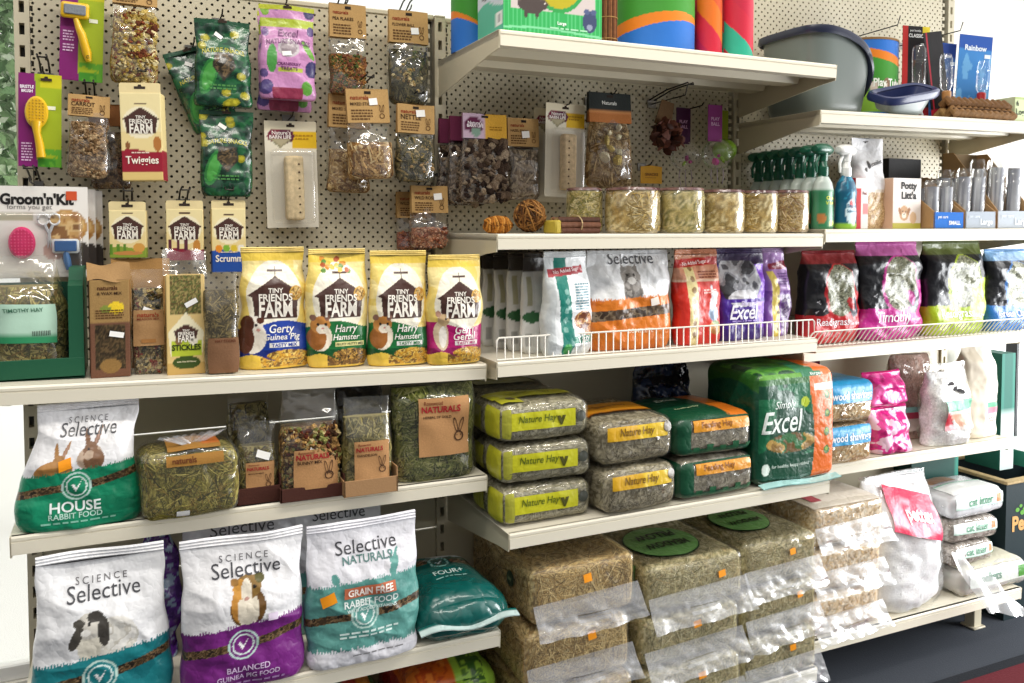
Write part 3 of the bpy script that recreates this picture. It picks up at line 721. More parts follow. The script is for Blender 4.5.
def barn_bag(label, x, yf, w, h, band, l1, l2, tag_, tagcol, animal, seed, hay=('#d9a53a', '#b9842b', '#e8c766', '#7d5a2a')):
    def art(C, X, Z, v):
        R = h * .94 / w
        C[:] = lin('#f0d574'); m = fbm(X * 3, Z * 2, 0, seed, 2) > .5; setc(C, m, '#f6e29a')
        setc(C, ell(X, Z, .5, R * .62, .42, R * .33), '#f8f1dd'); setc(C, (v > .93), '#f0cf55')
        barn_art(C, X, Z, .52, R * .60, .64)
        setc(C, ell(X, Z, .83, R * .66, .10, .11), '#d9a84c'); mottle(C, ell(X, Z, .83, R * .66, .08, .09), ['#c98d2e', '#e7c77e', '#8f6a32'], X, Z, 30, seed)
        if seed == 12:
            for q in range(16):
                a, b = .18 + .5 * _hash(q, 1, 2, 3), R * (.86 + .12 * _hash(q, 4, 2, 3)); setc(C, ell(X, Z, a, b, .045, .04), ['#d98d1f', '#b5541a', '#5c8a2d', '#f1b936'][q % 4])
        top = R * (.385 + .035 * np.sin(X * 5 + seed))
        bm = (Z < top) & (Z > R * (.10 + .03 * np.sin(X * 9)))
        setc(C, bm, band); setc(C, bm & (Z < R * .17), {'#1b3f9f': '#12297a', '#1d7038': '#10522a', '#b3176b': '#8a0f55'}.get(band, band))
        bot = Z <= R * (.10 + .03 * np.sin(X * 9)); setc(C, bot, '#efc94e'); mottle(C, bot & (X > .3) & (Z > R * .015), list(hay), X, Z, 26, seed)
        mottle(C, ell(X, Z, .68, R * .115, .30, R * .05), list(hay), X, Z, 30, seed + 2)
        animal(C, X, Z, .19, R * .345, .34)
    def tx(mb, S, w_, h_):
        r = h_ / w_
        barn_text(mb, S, w_, h_, .52, r * .60, .64)
        put_text(mb, S, w_, h_, l1, .60, .335, .36, '#f7f3ea', hs=1.15, shear=.2, bold=.01); put_text(mb, S, w_, h_, l2, .60, .268, .25 + .026 * len(l2), '#f7f3ea', hs=1.05, shear=.2, bold=.01)
        put_patch(mb, S, .42, .9 if len(tag_) > 10 else .84, .185, .225, tagcol, .0008); put_text(mb, S, w_, h_, tag_, .66 if len(tag_) > 10 else .63, .205, .44 if len(tag_) > 10 else .36, '#23352b' if tagcol != '#f6f3ee' else band, hs=1.0, off=.002, bold=.02)
    return pouch('animal_feed_bag', label, 'feed bag', x, yf, zl1(x) + .0025, w, h, .072, art, tx, 'barn picture feed bags on the upper left shelf', seal=.045, sealcol='#efd684', topw=.9, v0=.6, seed=seed, wr=.006, p=2.6, fwd=.03, nu=120, nv=150, rotz=(-.04, .03, -.02, .05)[seed - 11])
barn_bag('yellow feed bag with brown barn picture and royal blue lower band', .508, -.292, .152, .274, '#1b3f9f', 'Gerty', 'Guinea Pig', 'TASTY MIX', '#f6f3ee', lambda *a: cavy(*a[:5], .56), 11)
barn_bag('yellow feed bag with barn picture, green band and FRUITY NUTTY strip', .648, -.312, .148, .272, '#1d7038', 'Harry', 'Hamster', 'FRUITY NUTTY MIX', '#e9e39b', lambda *a: hamster(*a[:5], .50), 12, ('#6b4a22', '#9a7234', '#3f2c16', '#c69a4b'))
barn_bag('yellow feed bag with barn picture, green band and white TASTY MIX strip', .790, -.331, .150, .270, '#1d7038', 'Harry', 'Hamster', 'TASTY MIX', '#f6f3ee', lambda *a: hamster(*a[:5], .48), 13)
barn_bag('yellow feed bag with barn picture and magenta lower band', .924, -.352, .143, .262, '#b3176b', 'Gerri', 'Gerbil', 'TASTY MIX', '#f6f3ee', lambda *a: gerbil(*a[:5], .50), 14)

# ---- hay in an open green tray
t = thing('hay_tray_pack', 'open dark green carton of meadow hay in clear film with a pale green label', 'hay pack', (.036, -.205, zl1(.036) + .001))
mb = MB()
mb.box((-.10, -.085, 0), (.088, .085, .004), '#12402f'); mb.box((-.10, -.085, 0), (.088, -.080, .042), '#1a5239', 0, .001); mb.box((-.10, .08, 0), (.088, .085, .19), '#12402f')
mb.prism([(-.0843, 0.0005), (.0843, 0.0005), (.0843, .225), (-.03, .225), (-.052, .20), (-.0843, .19)], .060, .0875, '#1a5239', 0, 0); mb.prism([(-.085, 0), (.085, 0), (.085, .19), (-.085, .045)], -.10, -.095, '#1a5239', 0, 0)
mb.build('green_carton', 'printed_card', t, False)
HAYG = ['#857838', '#a79a54', '#625a26', '#c0b06a', '#4a4a22', '#846c36']
S = clear_bag(t, .158, .245, .135, .74, HAYG, 'hay', 21, 420, film='crisp_film', body='hay', topw=.9, v0=.55, slen=.05, z=.006, topx=-.02)
for o in t.children:
    if o.name.startswith(('hay', 'clear')): o.location.x = -.018
mb = MB(); put_patch(mb, S, .18, .86, .28, .60, lambda U, V: np.where((V < .16)[..., None], lin('#2f8a5c'), lin('#b4d6c2')), .003, 10, 8, rot=-.04, w=.152, h=.245)
put_text(mb, S, .152, .245, 'TIMOTHY HAY', .5, .555, .46, '#3a6a52', off=.0045); put_lines(mb, S, .152, .245, .5, .50, .5, 5, .03, '#5f8473', 4); put_text(mb, S, .152, .245, '|||||||||||', .68, .36, .2, '#222222', off=.0045)
o = mb.build('label', 'printed_card', t, label='pale green printed label'); o.location.x = -.018

# ---- brown loaf carton, slim bags and stick box
t = thing('treat_carton', 'brown window carton with a kraft flap and lemon picture, left of the slim bags', 'treat carton', (.171, -.262, zl1(.17)), .06)
def loafart(C, X, Z, v):
    C[:] = lin('#6d4a38'); setc(C, v > .56, '#9c7c4c'); m = (X > .12) & (X < .88) & (v > .08) & (v < .54); mottle(C, m, ['#2c2318', '#4a3a26', '#3a3120', '#5d4a30'], X, Z, 18, 3)
    setc(C, ell(X, Z, .66, 1.92, .2, .16), '#e8c72f'); setc(C, ell(X, Z, .4, 1.88, .14, .10), '#7d8a3a'); setc(C, ell(X, Z, .5, .32, .26, .2), '#8a6a3c')
mb = MB(); S = rbox(mb, .076, .205, .064, .002, lambda f, U, V, P: (lambda C: (loafart(C, U, V * .205 / .076, V) if f == 'front' else C.__setitem__(slice(None), lin('#5d3d2f')), C)[1])(np.zeros(U.shape + (3,))), (36, 60, 12))
F = S['front']; put_text(mb, F, .076, .205, 'naturals', .45, .915, .5, '#4a2216'); put_text(mb, F, .076, .205, '& WAX MIX', .5, .86, .62, '#3a2418'); put_lines(mb, F, .076, .205, .5, .68, .7, 4, .025, '#5d3f22', 5)
mb.build('carton_body', 'kraft_card', t)
m = MB(); us = np.linspace(0, 1, 16); vs = np.linspace(0, 1, 10); U, V = np.meshgrid(us, vs)
P = np.stack([(U - .5) * .082, -.034 + V * .06 + .003 * np.sin(U * 9), .203 + .034 * np.sin(V * 2.2) + .004 * np.sin(U * 7 + V * 3)], -1); m.grid(P, '#9c7a50'); m.build('paper_flap', 'kraft_card', t)
put_sticker(t, F, .66, .44, .36, .055, rot=-.2, w=.076, h=.205)
def slimbag(label, x, yf, w, h, d, cols, kind, header, tx, seed, tray=None, lab=(.1, .92, .28, .62), labcol='#a98257', seal=True):
    t = thing('slim_treat_bag', label, 'treat bag', (x, yf + d / 2, zl1(x)), 0, 0, 'slim treat bags on the upper left shelf')
    S = clear_bag(t, w, h, d, .82, cols, kind, seed, 200, .006, 'crisp_film', topw=.97, v0=.6, slen=.03, p=4)
    m = MB(); put_patch(m, S, *lab, labcol, .003, 8, 12); tx(m, S, w, h); m.build('label', 'kraft_card', t)
    if tray:
        m = MB(); m.box((-w * .52, -d * .56 - .004, 0), (w * .52, -d * .56, .035), tray, 0, .001); m.prism([(-d * .56 - .004, 0), (d * .5, 0), (d * .5, .10), (-d * .56 - .004, .055)], w * .5, w * .53, tray, 0, 0); m.build('carton_base', 'kraft_card', t, False)
    return t, S
def tx_a(m, S, w, h):
    put_text(m, S, w, h, 'naturals', .5, .575, .6, '#8f2f1c', off=.0045); put_text(m, S, w, h, 'MEADOW MIX', .5, .535, .62, '#6d2a1c', off=.0045); put_lines(m, S, w, h, .5, .47, .62, 4, .03, '#6d4a28', 6)
    put_patch(m, S, .3, .7, .31, .345, '#a06f3e', .0045, 4, 4)
t, S = slimbag('slim clear bag of seed mix with brown label, beside the barn stick box', .246, -.278, .068, .225, .05, ['#6a5a3a', '#a08a5a', '#3d3a24', '#c9b27a', '#8a3a2a'], 'mix', None, tx_a, 31)
put_sticker(t, S, .55, .60, .44, .06, rot=-.4, w=.068, h=.225)
t, S = slimbag('slim clear bag of hay sticks with brown lower label, right of the barn stick box', .391, -.319, .074, .222, .05, ['#5d5030', '#7d6c40', '#4a4126', '#93804e'], 'hay', None, lambda m, S, w, h: (put_text(m, S, w, h, 'HAY STICKS', .58, .33, .56, '#5d2a18', off=.0045), put_lines(m, S, w, h, .58, .29, .5, 3, .03, '#5d3f22', 8)), 32, None, (.12, .94, .02, .36), '#7d5a40')
put_sticker(t, S, .4, .17, .36, .07, rot=.3, w=.074, h=.222)
# stick box with barn picture
t = thing('stick_box', 'pale yellow carton of treat sticks with a barn picture and green banner', 'treat carton', (.320, -.275, zl1(.32)))
def stk(C, X, Z, v):
    C[:] = lin('#dcbf80'); setc(C, v < .12, '#c9a560'); mottle(C, (v > .60) & (X > .1) & (X < .9), ['#4d5a2c', '#7a7440', '#5d4a2a', '#9a8a55'], X, Z, 24, 5)
    setc(C, inpoly(X, Z, [(.1, .5), (.9, .5), (.96, 1.18), (.5, 1.72), (.04, 1.18)]), '#efe6c4'); barn_art(C, X, Z, .5, 1.12, .52)
    setc(C, (v > .19) & (v < .335) & (X > .12) & (X < .9), '#b9c93a'); setc(C, ell(X, Z, .5, .34, .36, .18), '#3d5220'); setc(C, ell(X, Z, .3, .92, .09, .1), '#8a6a44'); setc(C, ell(X, Z, .68, .92, .12, .1), '#f1ead8')
mb = MB(); S = rbox(mb, .078, .215, .048, .002, lambda f, U, V, P: (lambda C: (stk(C, U, V * .215 / .078, V) if f == 'front' else C.__setitem__(slice(None), lin('#cdb172')), C)[1])(np.zeros(U.shape + (3,))), (44, 70, 10))
F = S['front']; barn_text(mb, F, .078, .215, .5, 1.12, .52); put_text(mb, F, .078, .215, 'STICKLES', .5, .275, .74, '#253812', hs=1.2, bold=.03); put_text(mb, F, .078, .215, 'with Nut & Honey', .5, .13, .5, '#f0e8c0')
mb.build('carton_body', 'printed_card', t)
m = MB(); us = np.linspace(0, 1, 14); vs = np.linspace(0, 1, 10); U, V = np.meshgrid(us, vs)
P = np.stack([(U - .5) * .088, -.02 + .012 * np.sin(U * 8) * V + V * .02, .213 + .055 * V + .004 * np.sin(U * 11)], -1); m.grid(P, '#ffffff'); P2 = P.copy(); P2[..., 1] += .022 * (1 - V); m.grid(P2, '#ffffff'); m.build('film_top', 'crisp_film', t)
put_sticker(t, F, .64, .72, .34, .05, rot=.5, w=.078, h=.215)
t = thing('kraft_pouch', 'plain kraft paper pouch standing behind the slim clear bags', 'pouch', (.235, -.155, zl1(.23)), 0, 0)
mb = MB(); sh = bagshape(.13, .245, .05, seed=9, topw=.97, wr=.006, nu=30, nv=30); add_bag(mb, sh, lin('#a9804c'), lin('#a9804c')); mb.build('pouch_body', 'kraft_card', t)

# ---- middle shelf of the left bay
def grass(X, base, amp, n=60, seed=1):
    """upper edge of a printed tuft of grass"""
    k = X * n; f = k - np.floor(k); hgt = _hash(np.floor(k).astype(np.int64), 0 * k.astype(np.int64), 0 * k.astype(np.int64), seed)
    return base + amp * (.25 + .75 * hgt) * (1 - np.abs(2 * f - 1))
def rabbit_sit(C, X, Z, cx, cz, s, body='#8f6a4c', light='#cbb49c', flip=1):
    f = flip
    setc(C, ell(X, Z, cx, cz, .30 * s, .26 * s), light); setc(C, ell(X, Z, cx + f * .1 * s, cz - .05 * s, .24 * s, .22 * s), body)
    setc(C, ell(X, Z, cx - f * .12 * s, cz + .34 * s, .06 * s, .30 * s, f * .35), body); setc(C, ell(X, Z, cx + f * .1 * s, cz + .38 * s, .055 * s, .30 * s, -f * .3), body); setc(C, ell(X, Z, cx + f * .1 * s, cz + .38 * s, .03 * s, .22 * s, -f * .3), '#b08a78')
    setc(C, ell(X, Z, cx - f * .02 * s, cz + .16 * s, .17 * s, .17 * s), body); setc(C, ell(X, Z, cx - f * .04 * s, cz + .06 * s, .11 * s, .10 * s), light); setc(C, ell(X, Z, cx - f * .07 * s, cz + .18 * s, .028 * s, .03 * s), '#1c120e')
def rabbit_lop(C, X, Z, cx, cz, s):
    setc(C, ell(X, Z, cx + .28 * s, cz - .12 * s, .42 * s, .32 * s), '#d6d2c8'); setc(C, ell(X, Z, cx + .3 * s, cz - .02 * s, .36 * s, .26 * s), '#e4e1da'); mottle(C, ell(X, Z, cx + .3 * s, cz - .1 * s, .36 * s, .24 * s), ['#dedbd3', '#c9c4b8', '#e9e6e0'], X, Z, 20, 4)
    setc(C, ell(X, Z, cx - .12 * s, cz - .2 * s, .20 * s, .30 * s), '#ded8c8'); setc(C, ell(X, Z, cx - .12 * s, cz + .14 * s, .24 * s, .22 * s), '#cfcac0')
    setc(C, ell(X, Z, cx - .34 * s, cz - .04 * s, .09 * s, .22 * s, -.4), '#4a463f'); setc(C, ell(X, Z, cx + .12 * s, cz + .02 * s, .10 * s, .26 * s, .05), '#3f3b36'); setc(C, ell(X, Z, cx - .02 * s, cz + .28 * s, .14 * s, .09 * s), '#3c3833'); setc(C, ell(X, Z, cx - .3 * s, cz + .20 * s, .1 * s, .07 * s), '#4a463f')
    setc(C, ell(X, Z, cx - .12 * s, cz + .18 * s, .03 * s, .035 * s), '#14100d'); setc(C, ell(X, Z, cx - .18 * s, cz + .04 * s, .08 * s, .06 * s), '#efece6')
def cavy_sit(C, X, Z, cx, cz, s):
    setc(C, ell(X, Z, cx, cz - .12 * s, .36 * s, .42 * s), '#6a4a22'); setc(C, ell(X, Z, cx - .14 * s, cz - .05 * s, .2 * s, .36 * s), '#c58a3c'); setc(C, ell(X, Z, cx, cz - .16 * s, .22 * s, .40 * s), '#e6dcc8')
    setc(C, ell(X, Z, cx, cz + .28 * s, .28 * s, .24 * s), '#8a6a34'); setc(C, ell(X, Z, cx - .15 * s, cz + .26 * s, .15 * s, .2 * s), '#cf9440'); setc(C, ell(X, Z, cx - .02 * s, cz + .2 * s, .11 * s, .25 * s), '#e9dfcc')
    setc(C, ell(X, Z, cx + .26 * s, cz + .42 * s, .11 * s, .09 * s, -.4), '#55501f'); setc(C, ell(X, Z, cx - .26 * s, cz + .40 * s, .09 * s, .08 * s), '#a87a3c'); setc(C, ell(X, Z, cx + .14 * s, cz + .28 * s, .035 * s, .04 * s), '#171009'); setc(C, ell(X, Z, cx - .03 * s, cz + .06 * s, .05 * s, .035 * s), '#b98d80')
def select_bag(label, x, yf, z, w, h, d, col, dark, split, animal, title, sub, seed, white='#e9e8ea', line1='SCIENCE', line2='Selective', slope=.06, band=True, lower=None, extra=None, texttop=.86, deco=None, boff=.145, **k):
    R = h * .95 / w
    def art(C, X, Z, v):
        C[:] = lin(white); animal(C, X, Z, R)
        g = grass(X, R * split + slope * X, .04, 46, seed); m = Z < g; setc(C, m, col); setc(C, m & (fbm(X * 4, Z * 6, 0, seed) > .62), dark)
        if band:
            bz = R * (split - boff) + slope * 1.5 * X + .012 * np.sin(X * 8); bm = (np.abs(Z - bz) < .035) & (np.abs(X - .48) > .12); mottle(C, bm, ['#3b2c1c', '#6a5234', '#4a3a22', '#83694a', '#2b2116'], X, Z, 34, seed)
            ez = R * (split - boff) + slope * .7; e = ell(X, Z, .48, ez, .125, .125) & ~ell(X, Z, .48, ez, .109, .109); setc(C, e, '#bcd8cf'); setc(C, ell(X, Z, .48, ez, .09, .09) & ~ell(X, Z, .48, ez, .078, .078), '#d9e9e4')
            setc(C, inpoly(X, Z, [(.44, ez + .01), (.475, ez - .05), (.53, ez + .06), (.48, ez - .015), (.455, ez + .025)]), '#ffffff')
        if lower is not None: setc(C, Z < grass(X, R * lower, .05, 40, seed + 3), white)
        if deco: deco(C, X, Z, R)
    def tx(mb, S, w_, h_):
        put_text(mb, S, w_, h_, line1, .50, texttop + .075, .40, '#6c6a6c', space=1.5, bold=0) if line1 else None
        put_text(mb, S, w_, h_, line2, .52, texttop, .57, '#46464b', hs=1.02, bold=.0)
        for q in title: put_text(mb, S, w_, h_, *q)
        for q in sub: put_lines(mb, S, w_, h_, *q)
    return pouch('animal_feed_bag', label, 'feed bag', x, yf, z, w, h, d, art, tx, 'white topped small pet feed bags', seed=seed, sealcol=white, nu=150, nv=170, **k)
WHT = '#e9f3ef'
def a_house(C, X, Z, R):
    rabbit_sit(C, X, Z, .58, R * .60, .40, '#7d5a40', '#b79f8a'); rabbit_sit(C, X, Z, .30, R * .53, .34, '#a5763f', '#c49a63', 1); setc(C, ell(X, Z, .27, R * .51, .17, .09), '#b17f45')
r_, S, w, h = select_bag('white and emerald feed bag with two rabbits and HOUSE lettering', .112, -.362, .8205, .226, .249, .09, '#128a63', '#0f7d59', .455, a_house,
    [('HOUSE', .47, .20, .40, WHT, 0, 1.0, .0012, 0, .02), ('RABBIT FOOD', .47, .125, .42, '#b7dccd')], [(.5, .065, .6, 1, .03, '#8cc9b2')], 41, slope=.09, texttop=.84, topw=.76, skew=.0, topx=.02, v0=.55, wr=.009, fwd=.0)
put_sticker(r_, S, .36, .565, .11, .09, '#f59a1c', .3, w, h)
# block of hay in clear wrap with a kraft band
t = thing('hay_block', 'wrapped block of green hay with a torn kraft label and clear twist on top', 'hay block', (.318, -.305, .820), .06)
mb = MB(); GRN = ['#857c34', '#a2964a', '#6a6428', '#b8aa5c', '#504c20', '#8c7634']
Sf = rbox(mb, .186, .135, .15, .022, lambda f, U, V, P: speck(GRN, 80, 6)(P), (36, 28, 26), .005, 18, 3, .004)
strands(mb, Sf['front'], 420, .05, .0020, GRN, 1, w=.184, h=.135); strands(mb, Sf['top'], 240, .05, .002, GRN, 2, w=.184, h=.15); strands(mb, Sf['left'], 160, .05, .002, GRN, 5, w=.15, h=.135)
mb.build('hay', 'straw', t)['kind'] = 'stuff'
mb = MB(); Sw = rbox(mb, .193, .142, .158, .024, lambda f, U, V, P: np.ones(U.shape + (3,)), (24, 18, 18), .006, 16, 8, .008); mb.build('clear_wrap', 'crisp_film', t)
mb = MB(); put_patch(mb, Sw['top'], .26, .80, .06, .62, lambda U, V: np.where((U > .62)[..., None] & (np.abs(V - .5) < .3)[..., None], lin('#b5652c'), lin('#9a6f33')), .002, 14, 10); put_patch(mb, Sw['front'], .24, .82, .80, .95, '#9a6f33', .002, 10, 6); put_text(mb, Sw['front'], .192, .142, 'naturals', .42, .87, .24, '#5d2a18', off=.004); mb.build('label', 'kraft_card', t, label='kraft paper label')
mb = MB()
for k in range(7):
    a = -1.2 + k * .4; us = np.linspace(0, 1, 8); vs = np.linspace(0, 1, 6); U, V = np.meshgrid(us, vs)
    mb.grid(np.stack([.005 + np.sin(a) * .055 * V + (U - .5) * .03 * (.25 + V), -.05 + .02 * k / 7 - .012 * V, .143 + .026 * V + .005 * np.sin(U * 9 + k)], -1), '#ffffff')
mb.build('film_twist', 'silver_film', t)
put_sticker(t, Sw['front'], .40, .10, .13, .10, rot=.0, w=.192, h=.142)
# kraft-labelled clear bags in trays
def natural_bag(label, x, yf, z, w, h, d, fill, cols, kind, title, seed, lab, tray=None, traycol='#4b2a22', n=420, stick=None, piece=.007, rotz=0, group='clear bags with kraft labels on the middle left shelf', **k):
    t = thing('natural_feed_bag', label, 'feed bag', (x, yf + d / 2, z), rotz, 0, group)
    kk = dict(topw=.9, v0=.5); kk.update(k)
    S = clear_bag(t, w, h, d, fill, cols, kind, seed, n, piece, 'crisp_film', slen=.045, **kk)
    if lab:
        m = MB(); u0, u1, v0_, v1 = lab; put_patch(m, S, u0, u1, v0_, v1, '#b88a5c', .004, 12, 14); uc, lw = (u0 + u1) / 2, u1 - u0; hh = v1 - v0_
        put_text(m, S, w, h, 'Rosewood', u0 + lw * .28, v1 - hh * .07, lw * .36, '#7a3a24', off=.0055)
        put_text(m, S, w, h, 'NATURALS', u0 + lw * .43, v1 - hh * .18, lw * .76, '#a3232b', off=.0055, bold=.03, hs=1.1); put_text(m, S, w, h, title, u0 + lw * .36, v1 - hh * .32, lw * .56, '#3a2418', off=.0055, bold=.02)
        put_lines(m, S, w, h, u0 + lw * .36, v1 - hh * .62, lw * .6, 6, hh * .05, '#5d3f22', seed)
        for a in (-.05, .06): put_text(m, S, w, h, '0', u0 + lw * (.78 + a), v1 - hh * .48, lw * .075, '#4a3020', off=.0055, hs=2.6, rot=-a * 4, bold=-.01)
        put_text(m, S, w, h, 'o', u0 + lw * .79, v1 - hh * .68, lw * .2, '#4a3020', off=.0055, bold=-.015); put_text(m, S, w, h, '. .', u0 + lw * .79, v1 - hh * .66, lw * .1, '#4a3020', off=.0056)
        m.build('label', 'kraft_card', t, label='kraft brown label')
        if stick: put_sticker(t, S, *stick, rot=-.35, w=w, h=h)
    if tray:
        m = MB(); a, b, hh = tray; m.box((-a, -b - .004, 0), (a, -b, hh), traycol, 0, .0008); m.box((-a, -b - .004, 0), (-a + .003, d * .5, hh), traycol); m.box((a - .003, -b - .004, 0), (a, d * .5, hh * 1.6), traycol); m.box((-a, -b, 0), (a, d * .5, .003), traycol); m.build('carton_tray', 'kraft_card', t, False)
    return t
HERB = ['#7a6e3a', '#4f4820', '#918650', '#aa9c62', '#35300f', '#6d5428']; BROWNMIX = ['#6d4a2a', '#a07a48', '#4a3220', '#c49a5c', '#8a8a4c', '#d6c08a', '#5d2a1c']
natural_bag('small clear herb bag in a dark tray beside the hay block', .461, -.335, .8205, .086, .175, .06, .7, HERB, 'hay', 'MEADOW HERBS', 51, (.2, .86, .10, .52), (.047, .034, .036), stick=(.62, .60, .34, .09), n=260)
natural_bag('second clear bag of dried herbs standing behind the small herb bag', .462, -.19, .820, .10, .235, .07, .8, HERB, 'hay', '', 52, None, n=220)
natural_bag('tall clear bag of muesli mix with a kraft label in a dark brown tray', .574, -.356, .8205, .136, .243, .075, .66, BROWNMIX, 'mix', 'BUNNY MIX', 53, (.2, .90, .10, .46), (.071, .042, .030), stick=(.55, .44, .2, .05), n=420, piece=.010)
natural_bag('clear bag of dandelion leaves with kraft label in a light kraft tray', .700, -.376, .8205, .113, .216, .07, .8, HERB[:4] + ['#5d5a30'], 'hay', 'DANDELION', 54, (.18, .88, .12, .56), (.062, .039, .036), '#a5805a', stick=(.6, .38, .2, .06), n=320)
natural_bag('large clear bag of cut green hay with a big kraft label', .874, -.345, .8205, .206, .236, .085, .95, ['#666a2c', '#4a5220', '#858648', '#989660', '#34381a', '#6c7236'], 'hay', 'HERBAL OF GOLD', 55, (.26, .86, .26, .84), n=800, stick=(.72, .74, .12, .07), topw=1.0, v0=.8)
natural_bag('dark clear bag standing in the shade behind the dandelion bag', .735, -.16, .820, .13, .235, .07, .85, ['#2a2419', '#40382a', '#1f1a12'], 'hay', '', 56, None, n=100)  # shade behind the front bags is put into the near-black hay colours

# ---- lower shelf of the left bay
select_bag('white and teal feed bag with a lop eared rabbit', .150, -.422, .4655, .256, .318, .10, '#1a7c83', '#156f77', .34, lambda C, X, Z, R: rabbit_lop(C, X, Z, .46, R * .545, .44),
    [('ADULT', .5, .065, .34, '#b9dadb'), ('RABBIT FOOD', .5, .025, .38, '#b9dadb')], [], 42, texttop=.80, slope=.11, topw=.88, wr=.008, fwd=.04, white='#ececee')
r_, S, w, h = select_bag('white and purple feed bag with a ginger guinea pig', .417, -.450, .4655, .250, .318, .10, '#78267e', '#6a1f70', .42, lambda C, X, Z, R: cavy_sit(C, X, Z, .52, R * .62, .40),
    [('BALANCED', .52, .155, .34, '#d9c0e0'), ('GUINEA PIG FOOD', .52, .10, .5, '#d9c0e0')], [(.5, .04, .66, 1, .03, '#b58cc2')], 43, texttop=.84, slope=.08, topw=.97, wr=.008, fwd=.05, white='#ebeaec')
put_sticker(r_, S, .72, .50, .08, .05, '#e9d9ee', 0, w, h)
r_, S, w, h = select_bag('white and sage green feed bag with an orange GRAIN FREE panel', .672, -.450, .4655, .248, .314, .095, '#5f9c94', '#548f88', .60, lambda C, X, Z, R: None,
    [('NATURALS', .52, .785, .46, '#5c7f7c', 0, 1.0, .0012, 0, .02), ('RABBIT FOOD', .54, .475, .48, '#eaf3f0', .02, 1.1, .0012, 0, .02), ('WITH ADDED VITAMINS', .54, .425, .44, '#d4e6e2')], [(.52, .25, .52, 2, .028, '#cfe3de'), (.62, .08, .5, 1, .02, '#8a8a8c')], 44,
    line1='', texttop=.875, slope=.05, lower=.12, topw=.95, wr=.010, fwd=.04, band=True, boff=.25, white='#e3e2e8',
    deco=lambda C, X, Z, R: (setc(C, ell(X, Z, .76, R * .70, .035, .09, -.3), '#5f9c94'), setc(C, ell(X, Z, .74, R * .76, .012, .05, -.3), '#5f9c94'), setc(C, ell(X, Z, .78, R * .77, .012, .06, -.5), '#5f9c94'), setc(C, ell(X, Z, .22, R * .66, .035, .05, .3), '#5f9c94')))
m = MB(); put_patch(m, S, .30, .76, .52, .60, '#c9714f', .002, 10, 4, rot=.03, w=w, h=h); put_text(m, S, w, h, 'GRAIN FREE', .53, .56, .40, '#fbeee4', .03, 1.15, .0035, 0, .03); m.build('printed_panel', 'printed_card', r_, label='orange panel')
put_sticker(r_, S, .165, .53, .12, .085, '#f59a1c', .35, w, h)
select_bag('grey white feed bag behind the guinea pig bag, only its top showing', .432, -.262, .4655, .25, .312, .075, '#7a2590', '#6c1f82', .42, lambda C, X, Z, R: None, [], [], 45, line1='', texttop=.93, topw=.97, wr=.009, fwd=.05, white='#c9c9cf')
select_bag('grey white feed bag behind the grain free bag, only its top showing', .655, -.27, .4655, .235, .312, .08, '#5f9c94', '#548f88', .5, lambda C, X, Z, R: None, [], [], 46, line1='', texttop=.93, topw=.95, wr=.009, white='#cfcfd4')
def crink(label, x, yf, z, w, h, d, cols, seed, group=None, **k):
    def art(C, X, Z, v): C[:] = lin(cols[0]); n = fbm(X * 5, Z * 7, 0, seed); setc(C, n > .55, cols[1]); setc(C, n < .38, cols[2])
    return pouch('animal_feed_bag', label, 'feed bag', x, yf, z, w, h, d, art, None, group, sealcol=cols[0], mat='crinkled_film', seed=seed, wr=.015, **k)
crink('crumpled purple and pale blue bag wedged between the lop rabbit and guinea pig bags', .258, -.245, .4655, .085, .31, .06, ['#5d2f8a', '#9fb4cf', '#48206f'], 47, topw=.9, ws=14)
# bag lying on its back at the end of the lower shelf
t = thing('animal_feed_bag', 'teal feed bag lying on its back with FOUR+ lettering', 'feed bag', (.908, -.30, .4655), .02, 0, 'white topped small pet feed bags')
def fourart(f, U, V, P):
    C = np.empty(U.shape + (3,)); C[:] = lin('#0c5752')
    if f == 'top':
        setc(C, V > .84 + .04 * np.sin(U * 7), '#d9dadd'); b = np.abs(V - .70 - .06 * np.sin(U * 5)) < .05; mottle(C, b & (np.abs(U - .5) > .12), ['#4a3a22', '#6a5234', '#7d5a48', '#2b2116'], U, V, 30, 3); setc(C, ell(U, V * .9, .5, .63, .11, .10) & ~ell(U, V * .9, .5, .63, .095, .085), '#9fc9c2')
        setc(C, inpoly(U, V, [(.46, .70), (.49, .66), (.55, .74), (.495, .685), (.475, .72)]), '#ffffff'); setc(C, ell(U, V, .55, .93, .2, .07), '#7d5a48')
    if f == 'back': setc(C, V > .2, '#cfd0d4')
    return C
mb = MB(); Sx = rbox(mb, .222, .105, .29, .051, fourart, (60, 26, 70), .010, 12, 5, .012, slump=.02); put_text(mb, Sx['top'], .222, .29, 'FOUR+', .5, .46, .34, '#cfe3de', 0, 1.1); put_lines(mb, Sx['top'], .222, .29, .5, .36, .36, 1, .03, '#9fc9c2', 2); mb.build('bag_body', 'crinkled_film', t)
mb = MB(); us = np.linspace(0, 1, 40); vs = np.linspace(0, 1, 6); U, V = np.meshgrid(us, vs)
P = np.stack([(U - .5) * .244, -.143 - .022 * V, .052 + .006 * np.sin(U * 9) - .008 * V], -1); P2 = P[:, ::-1].copy(); P2[..., 2] -= .002
mb.grid(np.concatenate([P, P2], 1), np.where(np.concatenate([V, V], 1)[..., None] > .35, lin('#b9ccc9'), lin('#0c5752')).reshape(-1, 3), 0, True); mb.build('top_seal', 'crinkled_film', t)
